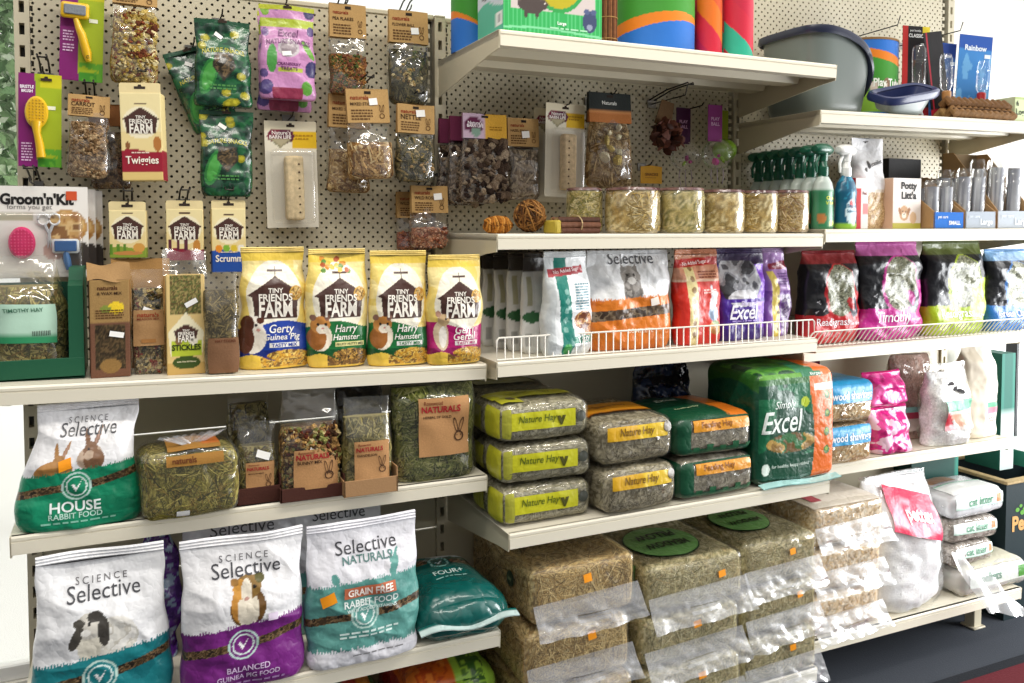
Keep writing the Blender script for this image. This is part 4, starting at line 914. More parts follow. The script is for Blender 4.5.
# under it, on the bottom shelf
def limeart(f, U, V, P):
    C = np.empty(U.shape + (3,)); C[:] = lin('#d9691f')
    u = (P[..., 0] / .25 + .5)
    setc(C, u > .56, '#a3d24a'); mottle(C, (u > .62) & (u < .86) & (P[..., 2] > .08), ['#3d6a2a', '#a3d24a', '#5d8a35'], U, V, 12, 3); mottle(C, (u < .5) & (fbm(U * 4, V * 4, 0, 8) > .5), ['#e88433', '#b9481a', '#d9691f'], U, V, 10, 4); setc(C, u < .05, '#a3241f'); return C
t = thing('animal_feed_bag', 'orange and lime green bag lying on the bottom shelf under the left bay', 'feed bag', (.915, -.20, .151), 0, 0)
mb = MB(); rbox(mb, .25, .17, .26, .06, limeart, (50, 26, 40), .010, 12, 7, .012); mb.build('bag_body', 'printed_film', t)
t = thing('animal_feed_bag', 'dark green and red bag on the bottom shelf beside the orange and lime bag', 'feed bag', (.64, -.20, .151), 0, 0)
mb = MB(); rbox(mb, .24, .155, .26, .06, lambda f, U, V, P: (lambda C: (setc(C, P[..., 0] > .02, '#b5301f'), setc(C, P[..., 0] > .06, '#e08a2a'), setc(C, P[..., 0] > .10, '#2f6a2a'), C)[-1])(np.broadcast_to(lin('#1d4a28'), U.shape + (3,)).copy()), (40, 22, 30), .010, 12, 8, .01); mb.build('bag_body', 'printed_film', t)
# ================================================================ PACKS HANGING IN THE LEFT BAY
def blister_brush(name, label, x, y, ztop, w, h, rot, kind):
    """purple and lime card with a yellow grooming brush held on it"""
    t = thing(name, label, 'grooming brush pack', (x, y, ztop), 0, 0, None, rot)
    us, vs = np.linspace(0, 1, 40), np.linspace(0, 1, 60); U, V = np.meshgrid(us, vs)
    C = np.empty(U.shape + (3,)); C[:] = lin('#9db01d'); setc(C, U < .44 - .06 * V, '#7d1a69'); setc(C, (V < .10) & (U > .44), '#3f8a24'); setc(C, (V < .2) & (U > .46) & (fbm(U * 6, V * 10, 0, 3) > .5), '#5da02a'); setc(C, (V > .86) & (U > .5), '#c9c21e')
    P = np.stack([(U - .5) * w, -.002 - .006 * np.sin(U * PI) * 0 - .001 * np.sin(V * 5), -h + V * h], -1); B = P[:, ::-1].copy(); B[..., 1] += .003
    m = MB(); m.grid(np.concatenate([P, B], 1), np.concatenate([C, C[:, ::-1]], 1).reshape(-1, 3), 0, True); S = Surf(P, us, vs)
    if kind == 'bristle': put_text(m, S, w, h, 'BRISTLE', .2, .855, .32, '#f3e9f2', .02, 1.2, bold=.03); put_text(m, S, w, h, 'BRUSH', .2, .81, .26, '#f3e9f2', .02, 1.2, bold=.03)
    put_lines(m, S, w, h, .2, .5 if kind == 'slicker' else .24, .26, 4, .03, '#d9b3d4', 2); put_lines(m, S, w, h, .2, .36 if kind == 'slicker' else .12, .26, 3, .03, '#d9b3d4', 5); put_patch(m, S, .66, .86, .62, .66, '#e9ecd4', .001)
    m.build('backing_card', 'printed_card', t)
    YEL = '#e0b21c'
    if kind == 'slicker':
        m = MB(); rbox(m, .058, .036, .014, .008, lambda f, U, V, P: np.broadcast_to(lin(YEL), U.shape + (3,)), (16, 12, 8)); o = m.build('brush_head', 'plastic', t); o.location = (-.014, -.018, -h * .37)
        m = MB(); m.box((-.022, -.004, -.010), (.022, .0, .012), '#7d8288', 0, .002); o2 = m.build('bristle_pad', 'matt', t); o2.location = (-.014, -.0255, -h * .37 + .017)
        m = MB(); m.tube([(-.012, -.016, -h * .37), (-.006, -.018, -h * .46), (.0, -.018, -h * .52), (.012, -.017, -h * .72), (.016, -.016, -h * .80)], [.006, .0075, .009, .010, .006], YEL, n=10); m.build('handle', 'plastic', t)
        m = MB(); m.tube([(.014 + .003 * math.cos(a), -.0275, -h * .76 + .003 * math.sin(a)) for a in np.linspace(0, 2 * PI, 10)[:-1]], .001, '#6d5a18', n=4, closed=True); m.build('hang_eye', 'plastic', t)
    else:
        m = MB(); m.lathe([(0, -.008), (.012, -.0075), (.020, -.005), (.023, 0), (.020, .004), (0, .005)], YEL, n=24, sy=1.0)
        o = m.build('brush_head', 'plastic', t); o.rotation_euler = (PI / 2, 0, 0); o.location = (-.006, -.012, -h * .42); o.scale = (1, 1.55, 1)
        m = MB()
        for a in range(-2, 3):
            for b in range(-4, 5):
                if (a / 2.6) ** 2 + (b / 4.8) ** 2 < 1: m.lathe([(.0016, 0), (.0012, -.003), (0, -.0034)], '#b88c14', n=5, c=(-.006 + a * .0065, 0, 0)); m.V[-1] = m.V[-1] * [1, 1, 1]; m.V[-1] = np.stack([m.V[-1][:, 0], -.0165 + m.V[-1][:, 2], -h * .42 + b * .0065 + m.V[-1][:, 1]], 1)
        m.build('bristles', 'plastic', t)
        m = MB(); m.tube([(-.006, -.012, -h * .52), (-.005, -.014, -h * .64), (.0, -.014, -h * .76), (.003, -.013, -h * .9)], [.012, .0075, .0085, .0095], YEL, n=10); m.build('handle', 'plastic', t)
    m = MB(); hang_hole(m, .012, -.012, -.0034); m.build('hang_slot', 'matt', t, False)
    return t
blister_brush('slicker_brush_pack', 'yellow slicker brush with grey pad on a purple and lime card', .128, -.06, 1.972, .088, .215, .04, 'slicker')
blister_brush('bristle_brush_pack', 'yellow oval bristle brush on a purple and lime card by the window', .040, -.08, 1.764, .084, .205, .02, 'bristle')
hook(.045, 1.768, .085, 'wire peg hook holding the yellow oval bristle brush'); hook(.125, 1.975, .07, 'wire peg hook holding the yellow slicker brush'); hook(.07, 1.975, .05, 'empty short peg hook near the top left corner', loop=False)

FRUIT = ['#c9ae62', '#a8873e', '#8a4a2c', '#d8c184', '#6d3a26', '#b3994c', '#e0cf9c']
header_bag('treat_bag', 'clear bag of dried apple pieces above the barn picture stick carton', .236, -.075, 1.985, .098, .228, .055, .05, FRUIT, 'mix', kraft_text('APPLE', seed=1), seed=61, n=330, piece=.009, fill=.88, roll=.03)
header_bag('treat_bag', 'clear bag of brown dried chips with a kraft header, left of the twig carton', .137, -.085, 1.722, .088, .185, .045, .048, ['#9c7d5a', '#ae8f6a', '#7d6040', '#bda27c', '#6d5236'], 'mix', kraft_text('CARROT', seed=2), seed=62, n=260, piece=.007, fill=.85, roll=.04)
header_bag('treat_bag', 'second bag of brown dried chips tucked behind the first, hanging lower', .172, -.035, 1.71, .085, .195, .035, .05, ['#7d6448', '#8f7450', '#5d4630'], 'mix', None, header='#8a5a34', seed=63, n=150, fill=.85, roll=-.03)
hook(.137, 1.718, .09, 'wire peg hook holding the bags of brown dried chips')

# barn picture cartons
def hang_box(label, x, y, ztop, w, h, d, tab, band, seed, name2=None, pics=None, rotz=0, roll=0):
    t = thing('treat_carton', label, 'treat carton', (x, y, ztop), rotz, 0, 'barn picture treat cartons on the pegboard', roll)
    hb = h - tab; r = hb / w; cz = .66 * r if name2 else .60 * r; s = .70
    def art(f, U, V, P):
        C = np.empty(U.shape + (3,)); C[:] = lin('#ecd79a'); X, Z = U, V * r
        if f == 'front':
            setc(C, V > .55, '#f0e0aa'); setc(C, ell(X, Z, .5, cz, .44, .42), '#f5ebcb'); barn_art(C, X, Z, .5, cz, s); setc(C, V < (.34 if name2 else .22) + .02 * np.sin(X * 6), band)
            if pics: pics(C, X, Z, r)
            setc(C, V < .10 if name2 == 'Twiggies' else V < -.1, '#e3c67e')
        elif f in ('left', 'right'): setc(C, V < (.34 if name2 else .22), band)
        return C
    m = MB(); S = rbox(m, w, hb, d, .0015, art, (50, 70, 10), z=-h); F = S['front']; barn_text(m, F, w, hb, .5, cz, s)
    if name2: put_text(m, F, w, hb, name2, .5, .22, .8, '#fbf3e4', hs=1.2, bold=.02); put_lines(m, F, w, hb, .5, .31, .5, 1, .03, '#f0d9c9', seed)
    m.build('box_body', 'printed_card', t)
    m = MB(); m.prism([(-w / 2, -tab - .002), (w / 2, -tab - .002), (w / 2, -.003), (w / 2 - .003, 0), (-w / 2 + .003, 0), (-w / 2, -.003)], -d / 2 + .001, -d / 2 + .0035, '#eedba6'); hang_hole(m, 0, -tab * .5, -d / 2 + .001, .024); m.build('hang_tab', 'printed_card', t, False)
    return t
hang_box('tall cream carton of twig treats with barn picture and dark red band', .246, -.085, 1.754, .088, .222, .055, .022, '#9a1f33', 71, 'Twiggies', lambda C, X, Z, r: (setc(C, ell(X, Z, .88, .95, .10, .2), '#b5763a'), setc(C, ell(X, Z, .16, .9, .06, .1), '#8a5a34')), -.22, -.02)
hang_box('small cream carton with barn picture over green grass, beside the grooming kit', .212, -.07, 1.484, .078, .130, .036, .02, '#8aa23a', 72, None, lambda C, X, Z, r: (setc(C, (np.sin(X * 34) > .1) & (Z < .42) & (Z > .1) & (X < .5), '#5d8a2c'), setc(C, ell(X, Z, .8, .30, .16, .14), '#d9a04c'), setc(C, ell(X, Z, .5, .14, .4, .06), '#c98a4a')), -.12)
hang_box('small cream carton with barn picture over a maroon strip', .335, -.07, 1.488, .082, .142, .036, .02, '#8a1f38', 73, None, lambda C, X, Z, r: (setc(C, (np.abs(np.sin(X * 15)) > .8) & (Z < .62) & (Z > .3) & (X < .6), '#5d2a3a'), setc(C, ell(X, Z, .82, .42, .1, .18), '#c98a3c')), -.12)
hang_box('small cream carton with barn picture over a blue strip', .432, -.07, 1.490, .078, .174, .036, .02, '#2351a8', 74, 'Scrumm', lambda C, X, Z, r: [setc(C, ell(X, Z, a, .74, .1, .12), c) for a, c in ((.2, '#e8912a'), (.42, '#7fb53a'), (.64, '#e0c43a'), (.86, '#f0ece2'))])
for x, z, lab in ((.246, 1.750, 'wire peg hook holding the tall twig treat carton'), (.212, 1.478, 'wire peg hook holding the small carton with green grass'), (.335, 1.482, 'wire peg hook holding the small carton with the maroon strip'), (.432, 1.484, 'wire peg hook holding the small carton with the blue strip')): hook(x, z, .10, lab)

# green snack bags
def snack_bag(label, x, y, ztop, w, h, rot, seed, pink=False, n=1, d=.045, lean=0):
    def art(C, X, Z, v):
        if not pink:
            C[:] = lin('#12402b'); lf = fbm(X * 9, Z * 9, 0, seed, 2); setc(C, lf > .56, '#1d5a34'); setc(C, lf < .36, '#0a2c1d')
            for q in range(11):
                a, b = _hash(q, 3, 1, seed), _hash(q, 8, 1, seed) * h / w
                if abs(a - .5) > .22 or b > 1.25 or b < .28: setc(C, ell(X, Z, a, b, .085, .075), '#8f8a1c'); setc(C, ell(X, Z, a + .01, b + .01, .045, .04), '#b3aa2c')
            setc(C, ell(X, Z, .24, .55, .14, .36, -.3), '#2f7a3a'); setc(C, ell(X, Z, .24, .55, .10, .28, -.3), '#4a9a44')
            setc(C, inpoly(X, Z, [(.34, .98), (.66, .98), (.72, .72), (.5, .46), (.3, .72)]), '#3a342c'); mottle(C, inpoly(X, Z, [(.37, .95), (.63, .95), (.68, .73), (.5, .5), (.33, .73)]), ['#4a3f30', '#6d5a40', '#2f2a20'], X, Z, 16, seed)
        else:
            C[:] = lin('#c68ab9'); setc(C, (v > .80) & (v < .90), '#a9b832'); setc(C, ell(X, Z, .5, .92, .2, .17), '#b9b0b5'); setc(C, ell(X, Z, .5, .92, .15, .12), '#8f7f86')
            for a, b, c, d_ in ((.1, .2, .12, '#4d3f78'), (.92, .55, .13, '#3b3266'), (.9, 1.6, .10, '#3f3a68'), (.08, 1.2, .07, '#6a4a86'), (.93, 1.25, .08, '#54407a'), (.06, .45, .07, '#5a467f'), (.3, 1.66, .06, '#7a4a8f')): setc(C, ell(X, Z, a, b, c, c * 1.15), d_)
            setc(C, ell(X, Z, .2, .72, .09, .26), '#4f9a4a'); setc(C, ell(X, Z, .86, .9, .06, .2, .5), '#6aa338'); setc(C, ell(X, Z, .82, .2, .10, .13), '#5d9a3a'); setc(C, ell(X, Z, .1, 1.62, .08, .12), '#7aa832'); setc(C, (v < .12) & (X > .2) & (X < .75), '#8a2f4a'); setc(C, (v > .30) & (v < .345) & (X > .3) & (X < .74), '#b5bf42')
    def tx(mb, S, w_, h_):
        if pink:
            put_text(mb, S, w_, h_, 'Excel', .5, .735, .38, '#6a2a66', hs=1.1, shear=.2); put_text(mb, S, w_, h_, 'NATURE SNACKS', .5, .645, .82, '#6a2a66', hs=1.2, arc=-.2); put_text(mb, S, w_, h_, 'CRANBERRY', .5, .385, .42, '#6a2a66'); put_text(mb, S, w_, h_, 'TREATS', .5, .335, .3, '#6a2a66')
        else:
            put_text(mb, S, w_, h_, 'NATURE SNACKS', .5, .68, .78, '#a9a52a', hs=1.25, arc=-.25, bold=.02); put_lines(mb, S, w_, h_, .5, .24, .5, 2, .04, '#4f8a4a', 3)
    root = thing('snack_bag', label, 'treat bag', (x, y, ztop), 0, lean, 'snack bags on the pegboard', rot)
    hb = h * .95; sh = bagshape(w, hb, d, seed=seed, topw=.97, v0=.45, wr=.006, nu=80, nv=110); F, B, U, V, UB, VB, us, vs = sh; F[..., 2] -= h; B[..., 2] -= h
    def paint(U, V): C = np.zeros(U.shape + (3,)); art(C, U, V * hb / w, V); return C
    mb = MB(); add_bag(mb, sh, paint(U, V), paint(UB, VB)); S = Surf(F, us, vs); tx(mb, S, w, hb); mb.build('bag_body', 'crinkled_film' if not pink else 'printed_film', root)
    m = MB(); T = np.linspace(0, 1, 6)[:, None]; ext = np.repeat(F[-1][None], 6, 0).copy(); ext[..., 2] += T * h * .05; bk = ext[:, ::-1].copy(); bk[..., 1] += .002
    cc = lin('#b9bf32') if pink else lin('#8f8c1c'); m.grid(np.concatenate([ext, bk], 1), np.broadcast_to(cc if pink else lin('#16492f'), (6, ext.shape[1] * 2, 3)), 0, True); m.build('top_seal', 'printed_film', root)
    put_sticker(root, S, .46 if pink else .42, .50 if pink else .86, .16, .05, rot=.1 if pink else -.6, w=w, h=hb)
    m = MB(); hang_hole(m, 0, -h * .02, F[-1, :, 1].min() - .0005, .02); m.build('hang_slot', 'matt', root, False)
    return root
snack_bag('dark green snack bag hanging straight, topmost of three', .424, -.085, 1.918, .128, .205, .0, 81)
snack_bag('dark green snack bag hanging tilted at the left of the group', .345, -.045, 1.852, .108, .20, -.35, 82)
snack_bag('dark green snack bag hanging lowest, below the straight one', .431, -.08, 1.704, .122, .205, .01, 83)
snack_bag('pink snack bag with a heart shaped window, front of its hook', .574, -.095, 1.966, .134, .228, .0, 84, True)
snack_bag('pink snack bag hanging behind the front one, its dark lower edge showing', .576, -.045, 1.958, .130, .242, .01, 85, True, d=.03)
for x, z, lab in ((.424, 1.93, 'wire peg hook holding the topmost dark green snack bag'), (.36, 1.858, 'wire peg hook holding the tilted dark green snack bag'), (.431, 1.708, 'wire peg hook holding the lowest dark green snack bag'), (.574, 1.972, 'wire peg hook holding the pink snack bags')): hook(x, z, .10, lab, loop=False)

# kraft topped bags at the top right of the panel
SEED = ['#8a5a3a', '#a5743f', '#5a6a34', '#7d4a34', '#b98d55', '#4d5a2c', '#93602f']
LEAFY = ['#4a4630', '#3a3826', '#5d563a', '#7a6f4a', '#2f2c1c']
header_bag('treat_bag', 'clear bag of pink and green seed mix with a kraft header, top of the panel', .727, -.075, 1.990, .097, .228, .05, .085, SEED, 'mix', kraft_text('PEA FLAKES', seed=3), seed=91, n=300, piece=.006, fill=.62)
def lumps_part(root, S, u, v, spread, cols, seed=1, n=40, size=.006):
    rr = np.random.default_rng(seed); m = MB(); c = S(np.array(u), np.array(v), -.008)
    lumps(m, c + rr.normal(0, 1, (n, 3)) * np.array([spread, .004, spread]), size, cols, seed); m.build('dried_flower', 'fodder', root)['kind'] = 'stuff'
def tidy_bag(label, x, y, z, w, h, hh, cols, kind, title, seed, **k): return header_bag('treat_bag', label, x, y, z, w, h, k.pop('d', .05), hh, cols, kind, kraft_text(title, seed=seed), seed=seed, **k)
tidy_bag('clear bag with a pale dried flower and kraft header, beside the middle post', .887, -.075, 1.990, .110, .242, .085, LEAFY, 'hay', 'FLOWER BALL', 92, n=240, fill=.8, sticker=(.64, .38, .2, .2), extra=lambda r, S: lumps_part(r, S, .45, .42, .016, ['#c9b07a', '#b8985c', '#8f7240', '#d8c69a'], n=60))
tidy_bag('clear bag of twigs with a kraft header, hanging below the seed mix bag', .762, -.125, 1.772, .112, .225, .085, ['#a5804f', '#c49f6a', '#8a6438', '#d6bb8a', '#6d4a28'], 'hay', 'MIXED STICKS', 93, n=260, fill=.58, sticker=(.62, .62, .2, .2), swid=.004, slen=.07, roll=-.05)
tidy_bag('second clear bag of twigs behind the first, hanging lower to the left', .735, -.055, 1.765, .112, .25, .085, ['#8a6a40', '#a58554', '#6d4a28', '#c4a878'], 'hay', 'MIXED STICKS', 94, n=200, fill=.6, swid=.004, slen=.07, d=.05, roll=.02)
tidy_bag('clear bag of dark leaves and bark with a kraft header, beside the slotted post', .898, -.10, 1.744, .104, .20, .075, LEAFY + ['#a08a5a'], 'hay', 'NETTLE', 95, n=240, fill=.82, sticker=(.62, .7, .24, .24), extra=lambda r, S: lumps_part(r, S, .66, .28, .012, ['#c9a87a', '#b8905c', '#d8c09a'], n=30), roll=.02)
tidy_bag('small clear bag of pinkish dried pieces with a kraft header, by the middle shelf bracket', .940, -.08, 1.535, .105, .165, .072, ['#b5714f', '#c98d6a', '#8f4f38', '#d9a98a'], 'mix', 'WILD ROSE', 96, n=110, fill=.5, sticker=(.72, .6, .22, .24))
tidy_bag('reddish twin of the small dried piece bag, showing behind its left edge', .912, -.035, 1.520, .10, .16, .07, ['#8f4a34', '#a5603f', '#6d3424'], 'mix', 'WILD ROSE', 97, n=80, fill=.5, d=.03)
for x, z, l, lab in ((.727, 1.992, .09, 'wire peg hook with a loop above the seed mix bag'), (.893, 1.992, .09, 'wire peg hook with a loop above the dried flower bag'), (.765, 1.768, .14, 'wire peg hook holding the bags of twigs'), (.905, 1.740, .11, 'wire peg hook holding the bag of dark leaves'), (.945, 1.530, .095, 'wire peg hook holding the small bags of pinkish pieces')): hook(x, z, l, lab)

# wooden chew on a blister card
def gnaw(label, x, y, ztop, w, h, woodcol, rotz=0, roll=0, dots=False):
    t = thing('wooden_chew_pack', label, 'wooden chew pack', (x, y, ztop), rotz, 0, 'wooden chews on blister cards', roll)
    us, vs = np.linspace(0, 1, 40), np.linspace(0, 1, 70); U, V = np.meshgrid(us, vs); r = h / w
    C = np.empty(U.shape + (3,)); C[:] = lin('#ded8c8'); setc(C, (V > .72), '#e9e2ce'); setc(C, (V > .74) & (U > .52), '#e3b81f'); setc(C, (V > .90), '#e6dcc0'); 
    hx = lambda a: (U - a) ** 2
    for a, c in ((.22, '#7d1f3a'), (.40, '#5d1a38')): setc(C, ell(U, V * r, a, .86 * r, .17, .14), c)
    setc(C, inpoly(U, V * r, [(.06, .84 * r), (.54, .84 * r), (.30, .745 * r)]), '#8f8a6a'); setc(C, inpoly(U, V * r, [(.12, .83 * r), (.48, .83 * r), (.30, .765 * r)]), '#b5a98a')
    P = np.stack([(U - .5) * w, 0 * U, -h + V * h], -1); B = P[:, ::-1].copy(); B[..., 1] += .002
    m = MB(); m.grid(np.concatenate([P, B], 1), np.concatenate([C, C[:, ::-1]], 1).reshape(-1, 3), 0, True); S = Surf(P, us, vs)
    put_text(m, S, w, h, "Nature's", .32, .89, .36, '#f3e9e4', hs=1.0); put_text(m, S, w, h, 'BARN LIFE', .3, .85, .42, '#f3e9e4', bold=.03); put_lines(m, S, w, h, .76, .86, .34, 2, .03, '#b98a10', 3)
    m.build('backing_card', 'printed_card', t)
    m = MB(); wc = lin(woodcol)
    def wcol(f, U, V, P): return wc * (.82 + .36 * fbm(P[..., 0] * 60, P[..., 2] * 9, P[..., 1] * 60, 4, 3))[..., None]
    rbox(m, w * .36, h * .60, .028, .008, wcol, (14, 50, 12), .001, 40, 3); o = m.build('wooden_block', 'wood', t); o.location = (w * .02, -.017, -h * .93)
    m = MB()
    for k in range(7): m.lathe([(0, -.0008), (.0026, -.0004), (.0026, .0002)], '#5d4326', n=10, c=(0, 0, 0)); m.V[-1] = np.stack([m.V[-1][:, 0] + w * (.10 if not dots else -.02), -.0315 + m.V[-1][:, 2], -h * (.86 - .075 * k) + m.V[-1][:, 1]], 1)
    m.build('drilled_holes', 'matt', t)
    m = MB(); Sb = rbox(m, w * .84, h * .70, .036, .012, lambda f, U, V, P: np.ones(U.shape + (3,)), (14, 30, 8), faces=('front', 'left', 'right', 'top', 'bottom')); o = m.build('blister', 'blister', t); o.location = (0, -.019, -h * .965)
    m = MB(); hang_hole(m, 0, -.012, -.0002, .02); m.build('hang_slot', 'matt', t, False)
    return t
gnaw('pale wooden chew on a grey blister card, hanging above the barn feed bags', .587, -.045, 1.692, .128, .268, '#e0caa0', roll=-.02)
hook(.59, 1.70, .075, 'wire peg hook holding the wooden chew above the barn feed bags', loop=False)

# grooming kits
def groomkit(label, x, y, ztop, front, rotz=0):
    w, h = .215, .20
    t = thing('grooming_kit_pack', label, 'grooming kit', (x, y, ztop), rotz, 0, 'grooming kits by the window')
    us, vs = np.linspace(0, 1, 60), np.linspace(0, 1, 50); U, V = np.meshgrid(us, vs); r = h / w
    C = np.empty(U.shape + (3,)); C[:] = lin('#e6e2dc'); setc(C, (V > .62) & (V < .70) & (U < .5), '#b9b39a'); setc(C, ell(U, V * r, .80, .55 * r, .19, .18), '#b58a50'); mottle(C, ell(U, V * r, .80, .55 * r, .17, .16), ['#a8743a', '#c99c5c', '#d9b67c', '#8a5d2c'], U, V, 9, 5); setc(C, ell(U, V * r, .9, .22 * r, .14, .16), '#3a332f'); setc(C, ell(U, V * r, .68, .28 * r, .1, .09), '#c9a59a')
    P = np.stack([(U - .5) * w, -.001 - .004 * np.sin(U * 3), -h + V * h], -1); B = P[:, ::-1].copy(); B[..., 1] += .003
    m = MB(); m.grid(np.concatenate([P, B], 1), np.concatenate([C, C[:, ::-1]], 1).reshape(-1, 3), 0, True); S = Surf(P, us, vs)
    put_text(m, S, w, h, "Groom'n'Kit", .54, .86, .66, '#1f1d1c', hs=1.15, bold=.045); put_text(m, S, w, h, 'forms you get', .47, .765, .4, '#6d6a66', bold=0); m.build('backing_card', 'printed_card', t)
    m = MB(); put_patch(m, S, .80, .90, .85, .95, '#c9502a', .002, 4, 4); m.build('round_badge', 'printed_card', t)
    if front:
        m = MB(); m.lathe([(.0, 0), (.024, .001), (.026, .006), (.022, .013), (0, .016)], '#e0276f', n=28, sy=1.35); o = m.build('rubber_brush', 'plastic', t, label='pink rubber brush'); o.rotation_euler = (PI / 2, 0, 0); o.location = (-.022, -.008, -h * .62)
        m = MB()
        for a in range(-3, 4):
            for b in range(-4, 5):
                if (a / 3.4) ** 2 + (b / 4.6) ** 2 < 1: m.lathe([(.0018, 0), (.0014, .005), (0, .0054)], '#ee4a8a', n=6, c=(a * .0065, b * .0068, .012))
        o = m.build('rubber_pins', 'plastic', t); o.rotation_euler = (PI / 2, 0, 0); o.location = (-.022, -.008, -h * .62)
        m = MB(); m.box((-.027, -.010, -.016), (.027, 0, .016), '#dfe3e6', 0, .004); m.box((-.022, -.014, -.012), (.022, -.009, .012), '#2f5f9a', 0, .002); o = m.build('slicker_head', 'plastic', t, label='blue slicker brush'); o.location = (.062, -.006, -h * .66)
        m = MB(); m.tube([(0, 0, 0), (.002, -.002, -.02), (.006, 0, -.04)], [.006, .008, .006], '#3a6fa8', n=8); o = m.build('slicker_handle', 'plastic', t); o.location = (.062, -.010, -h * .72)
        m = MB()
        for sg in (-1, 1):
            m.tube([(.030 + sg * .011 + .0105 * math.cos(a), -.010, -h * .36 + .0125 * math.sin(a)) for a in np.linspace(0, 2 * PI, 16)[:-1]], .0026, '#d9d9d9', closed=True)
            m.tube([(.030 + sg * .008, -.010, -h * .42), (.030, -.010, -h * .52), (.030 - sg * .003, -.009, -h * .68)], [.003, .0035, .0008], '#b9bcc0')
        m.build('scissors', 'plastic', t)
        m = MB(); rbox(m, w * .9, h * .68, .034, .012, lambda f, U, V, P: np.ones(U.shape + (3,)), (20, 20, 8), faces=('front', 'left', 'right', 'top', 'bottom')); o = m.build('blister', 'blister', t); o.location = (0, -.02, -h * .96)
    return t
groomkit('grooming kit card with pink rubber brush and scissors, front of its hook', .022, -.100, 1.515, True, .02)
groomkit('grooming kit card just behind the front one, its right edge showing', .036, -.058, 1.512, False, .03)
groomkit('rearmost grooming kit card, its edge showing furthest to the right', .050, -.030, 1.510, False, .04)
hook(.02, 1.52, .15, 'wire peg hook holding the grooming kits')
# ================================================================ MIDDLE BAY
def tube_art(kind, seed=0):
    def f(R):
        z = R[..., 2]; a = np.arctan2(R[..., 1], R[..., 0]); zz = (z - z.min()) / (z.max() - z.min()); zz = 1 - zz if kind == 'flip' else zz; C = np.empty(R.shape); 
        C[:] = lin('#3f8f2e'); w = .27 + .09 * np.sin(a * 1.0 + 3.0 + seed); setc(C, zz < w, '#e07d1c'); w2 = .20 + .09 * np.sin(a * 1.0 + 2.6 + seed); setc(C, zz < w2, '#2a6fc4')
        setc(C, zz > .70 + .05 * np.sin(a * 3 + seed), '#8fbf3f'); setc(C, zz > .90, '#3a78c9')
        for q in range(9):
            b = -2.9 + q * .42; m = ((a - b) / .13) ** 2 + ((zz - .56 - .02 * (q % 3)) / .07) ** 2 < 1; setc(C, m, ['#b59a86', '#4a3a34', '#d9c8b8', '#8a6a52'][q % 4]); setc(C, ((a - b + .03) / .05) ** 2 + ((zz - .58) / .025) ** 2 < 1, '#e9ded2')
        return C
    return f
def playtube(label, x, y, z, r, h, seed, texts=True, sx=1.0, kind='play'):
    t = thing('play_tube', label, 'play tube', (x, y, z), 0, 0, 'printed play tubes')
    n = 140; m = MB(); m.lathe([(r, 0)] + [(r, h * k / 120) for k in range(121)], '#3f8f2e', n=n, sx=sx, colfn=tube_art(kind, seed))
    a = np.linspace(-PI * .98, -.02 * PI, 60); vs = np.linspace(0, 1, 12); P = np.stack([np.repeat((r * np.cos(a) * sx)[None], 12, 0), np.repeat((r * np.sin(a))[None], 12, 0), np.repeat((vs * h)[:, None], 60, 1)], -1); S = Surf(P, np.linspace(0, 1, 60), vs)
    if texts: put_text(m, S, r * PI, h, 'Play Tube', .5, .72 if kind == 'play' else .44, .34, '#f4f6ea', hs=1.2, bold=.03)
    m.build('tube_body', 'printed_card', t)
    m = MB(); m.lathe([(r * .93, h * .5), (r * .93, h + .001), (r + .0015, h + .001), (r + .0015, h - .006)], '#8a6a44', n=40, sx=sx); m.build('tube_rim', 'kraft_card', t)
    return t, S
zt = 1.881
playtube('narrow play tube with green and orange print at the left end of the top shelf', 1.045, -.13, zt, .055, .30, 2, False)
playtube('wide play tube with pet photographs, right of the woven willow mat', 1.520, -.262, zt, .115, .30, 0)
def swirl(label, x, y, r, h, cols, seed):
    t = thing('cardboard_tube', label, 'tube', (x, y, zt), 0, 0, 'spiral striped tubes on the top shelf')
    def f(R):
        a = np.arctan2(R[..., 1], R[..., 0]); k = np.floor((R[..., 2] / .075 + a * .55 + seed) % len(cols)).astype(int); return np.array([lin(c) for c in cols])[k]
    m = MB(); m.lathe([(r, h * k / 120) for k in range(121)], '#c02a3a', n=120, colfn=f); m.build('tube_body', 'printed_card', t)
    m = MB(); m.lathe([(r * .9, h * .6), (r * .9, h + .001), (r + .001, h + .001), (r + .001, h - .004)], '#a07a50', n=36); m.build('tube_rim', 'kraft_card', t)
swirl('spiral tube of orange and magenta red beside the wide play tube', 1.672, -.31, .038, .29, ['#c9233c', '#e0701f', '#d0552a', '#b51f45'], .9)
swirl('spiral tube of red and teal, nearest the grey litter tray', 1.762, -.32, .045, .28, ['#c7273f', '#c02440', '#2fa98c'], .2)
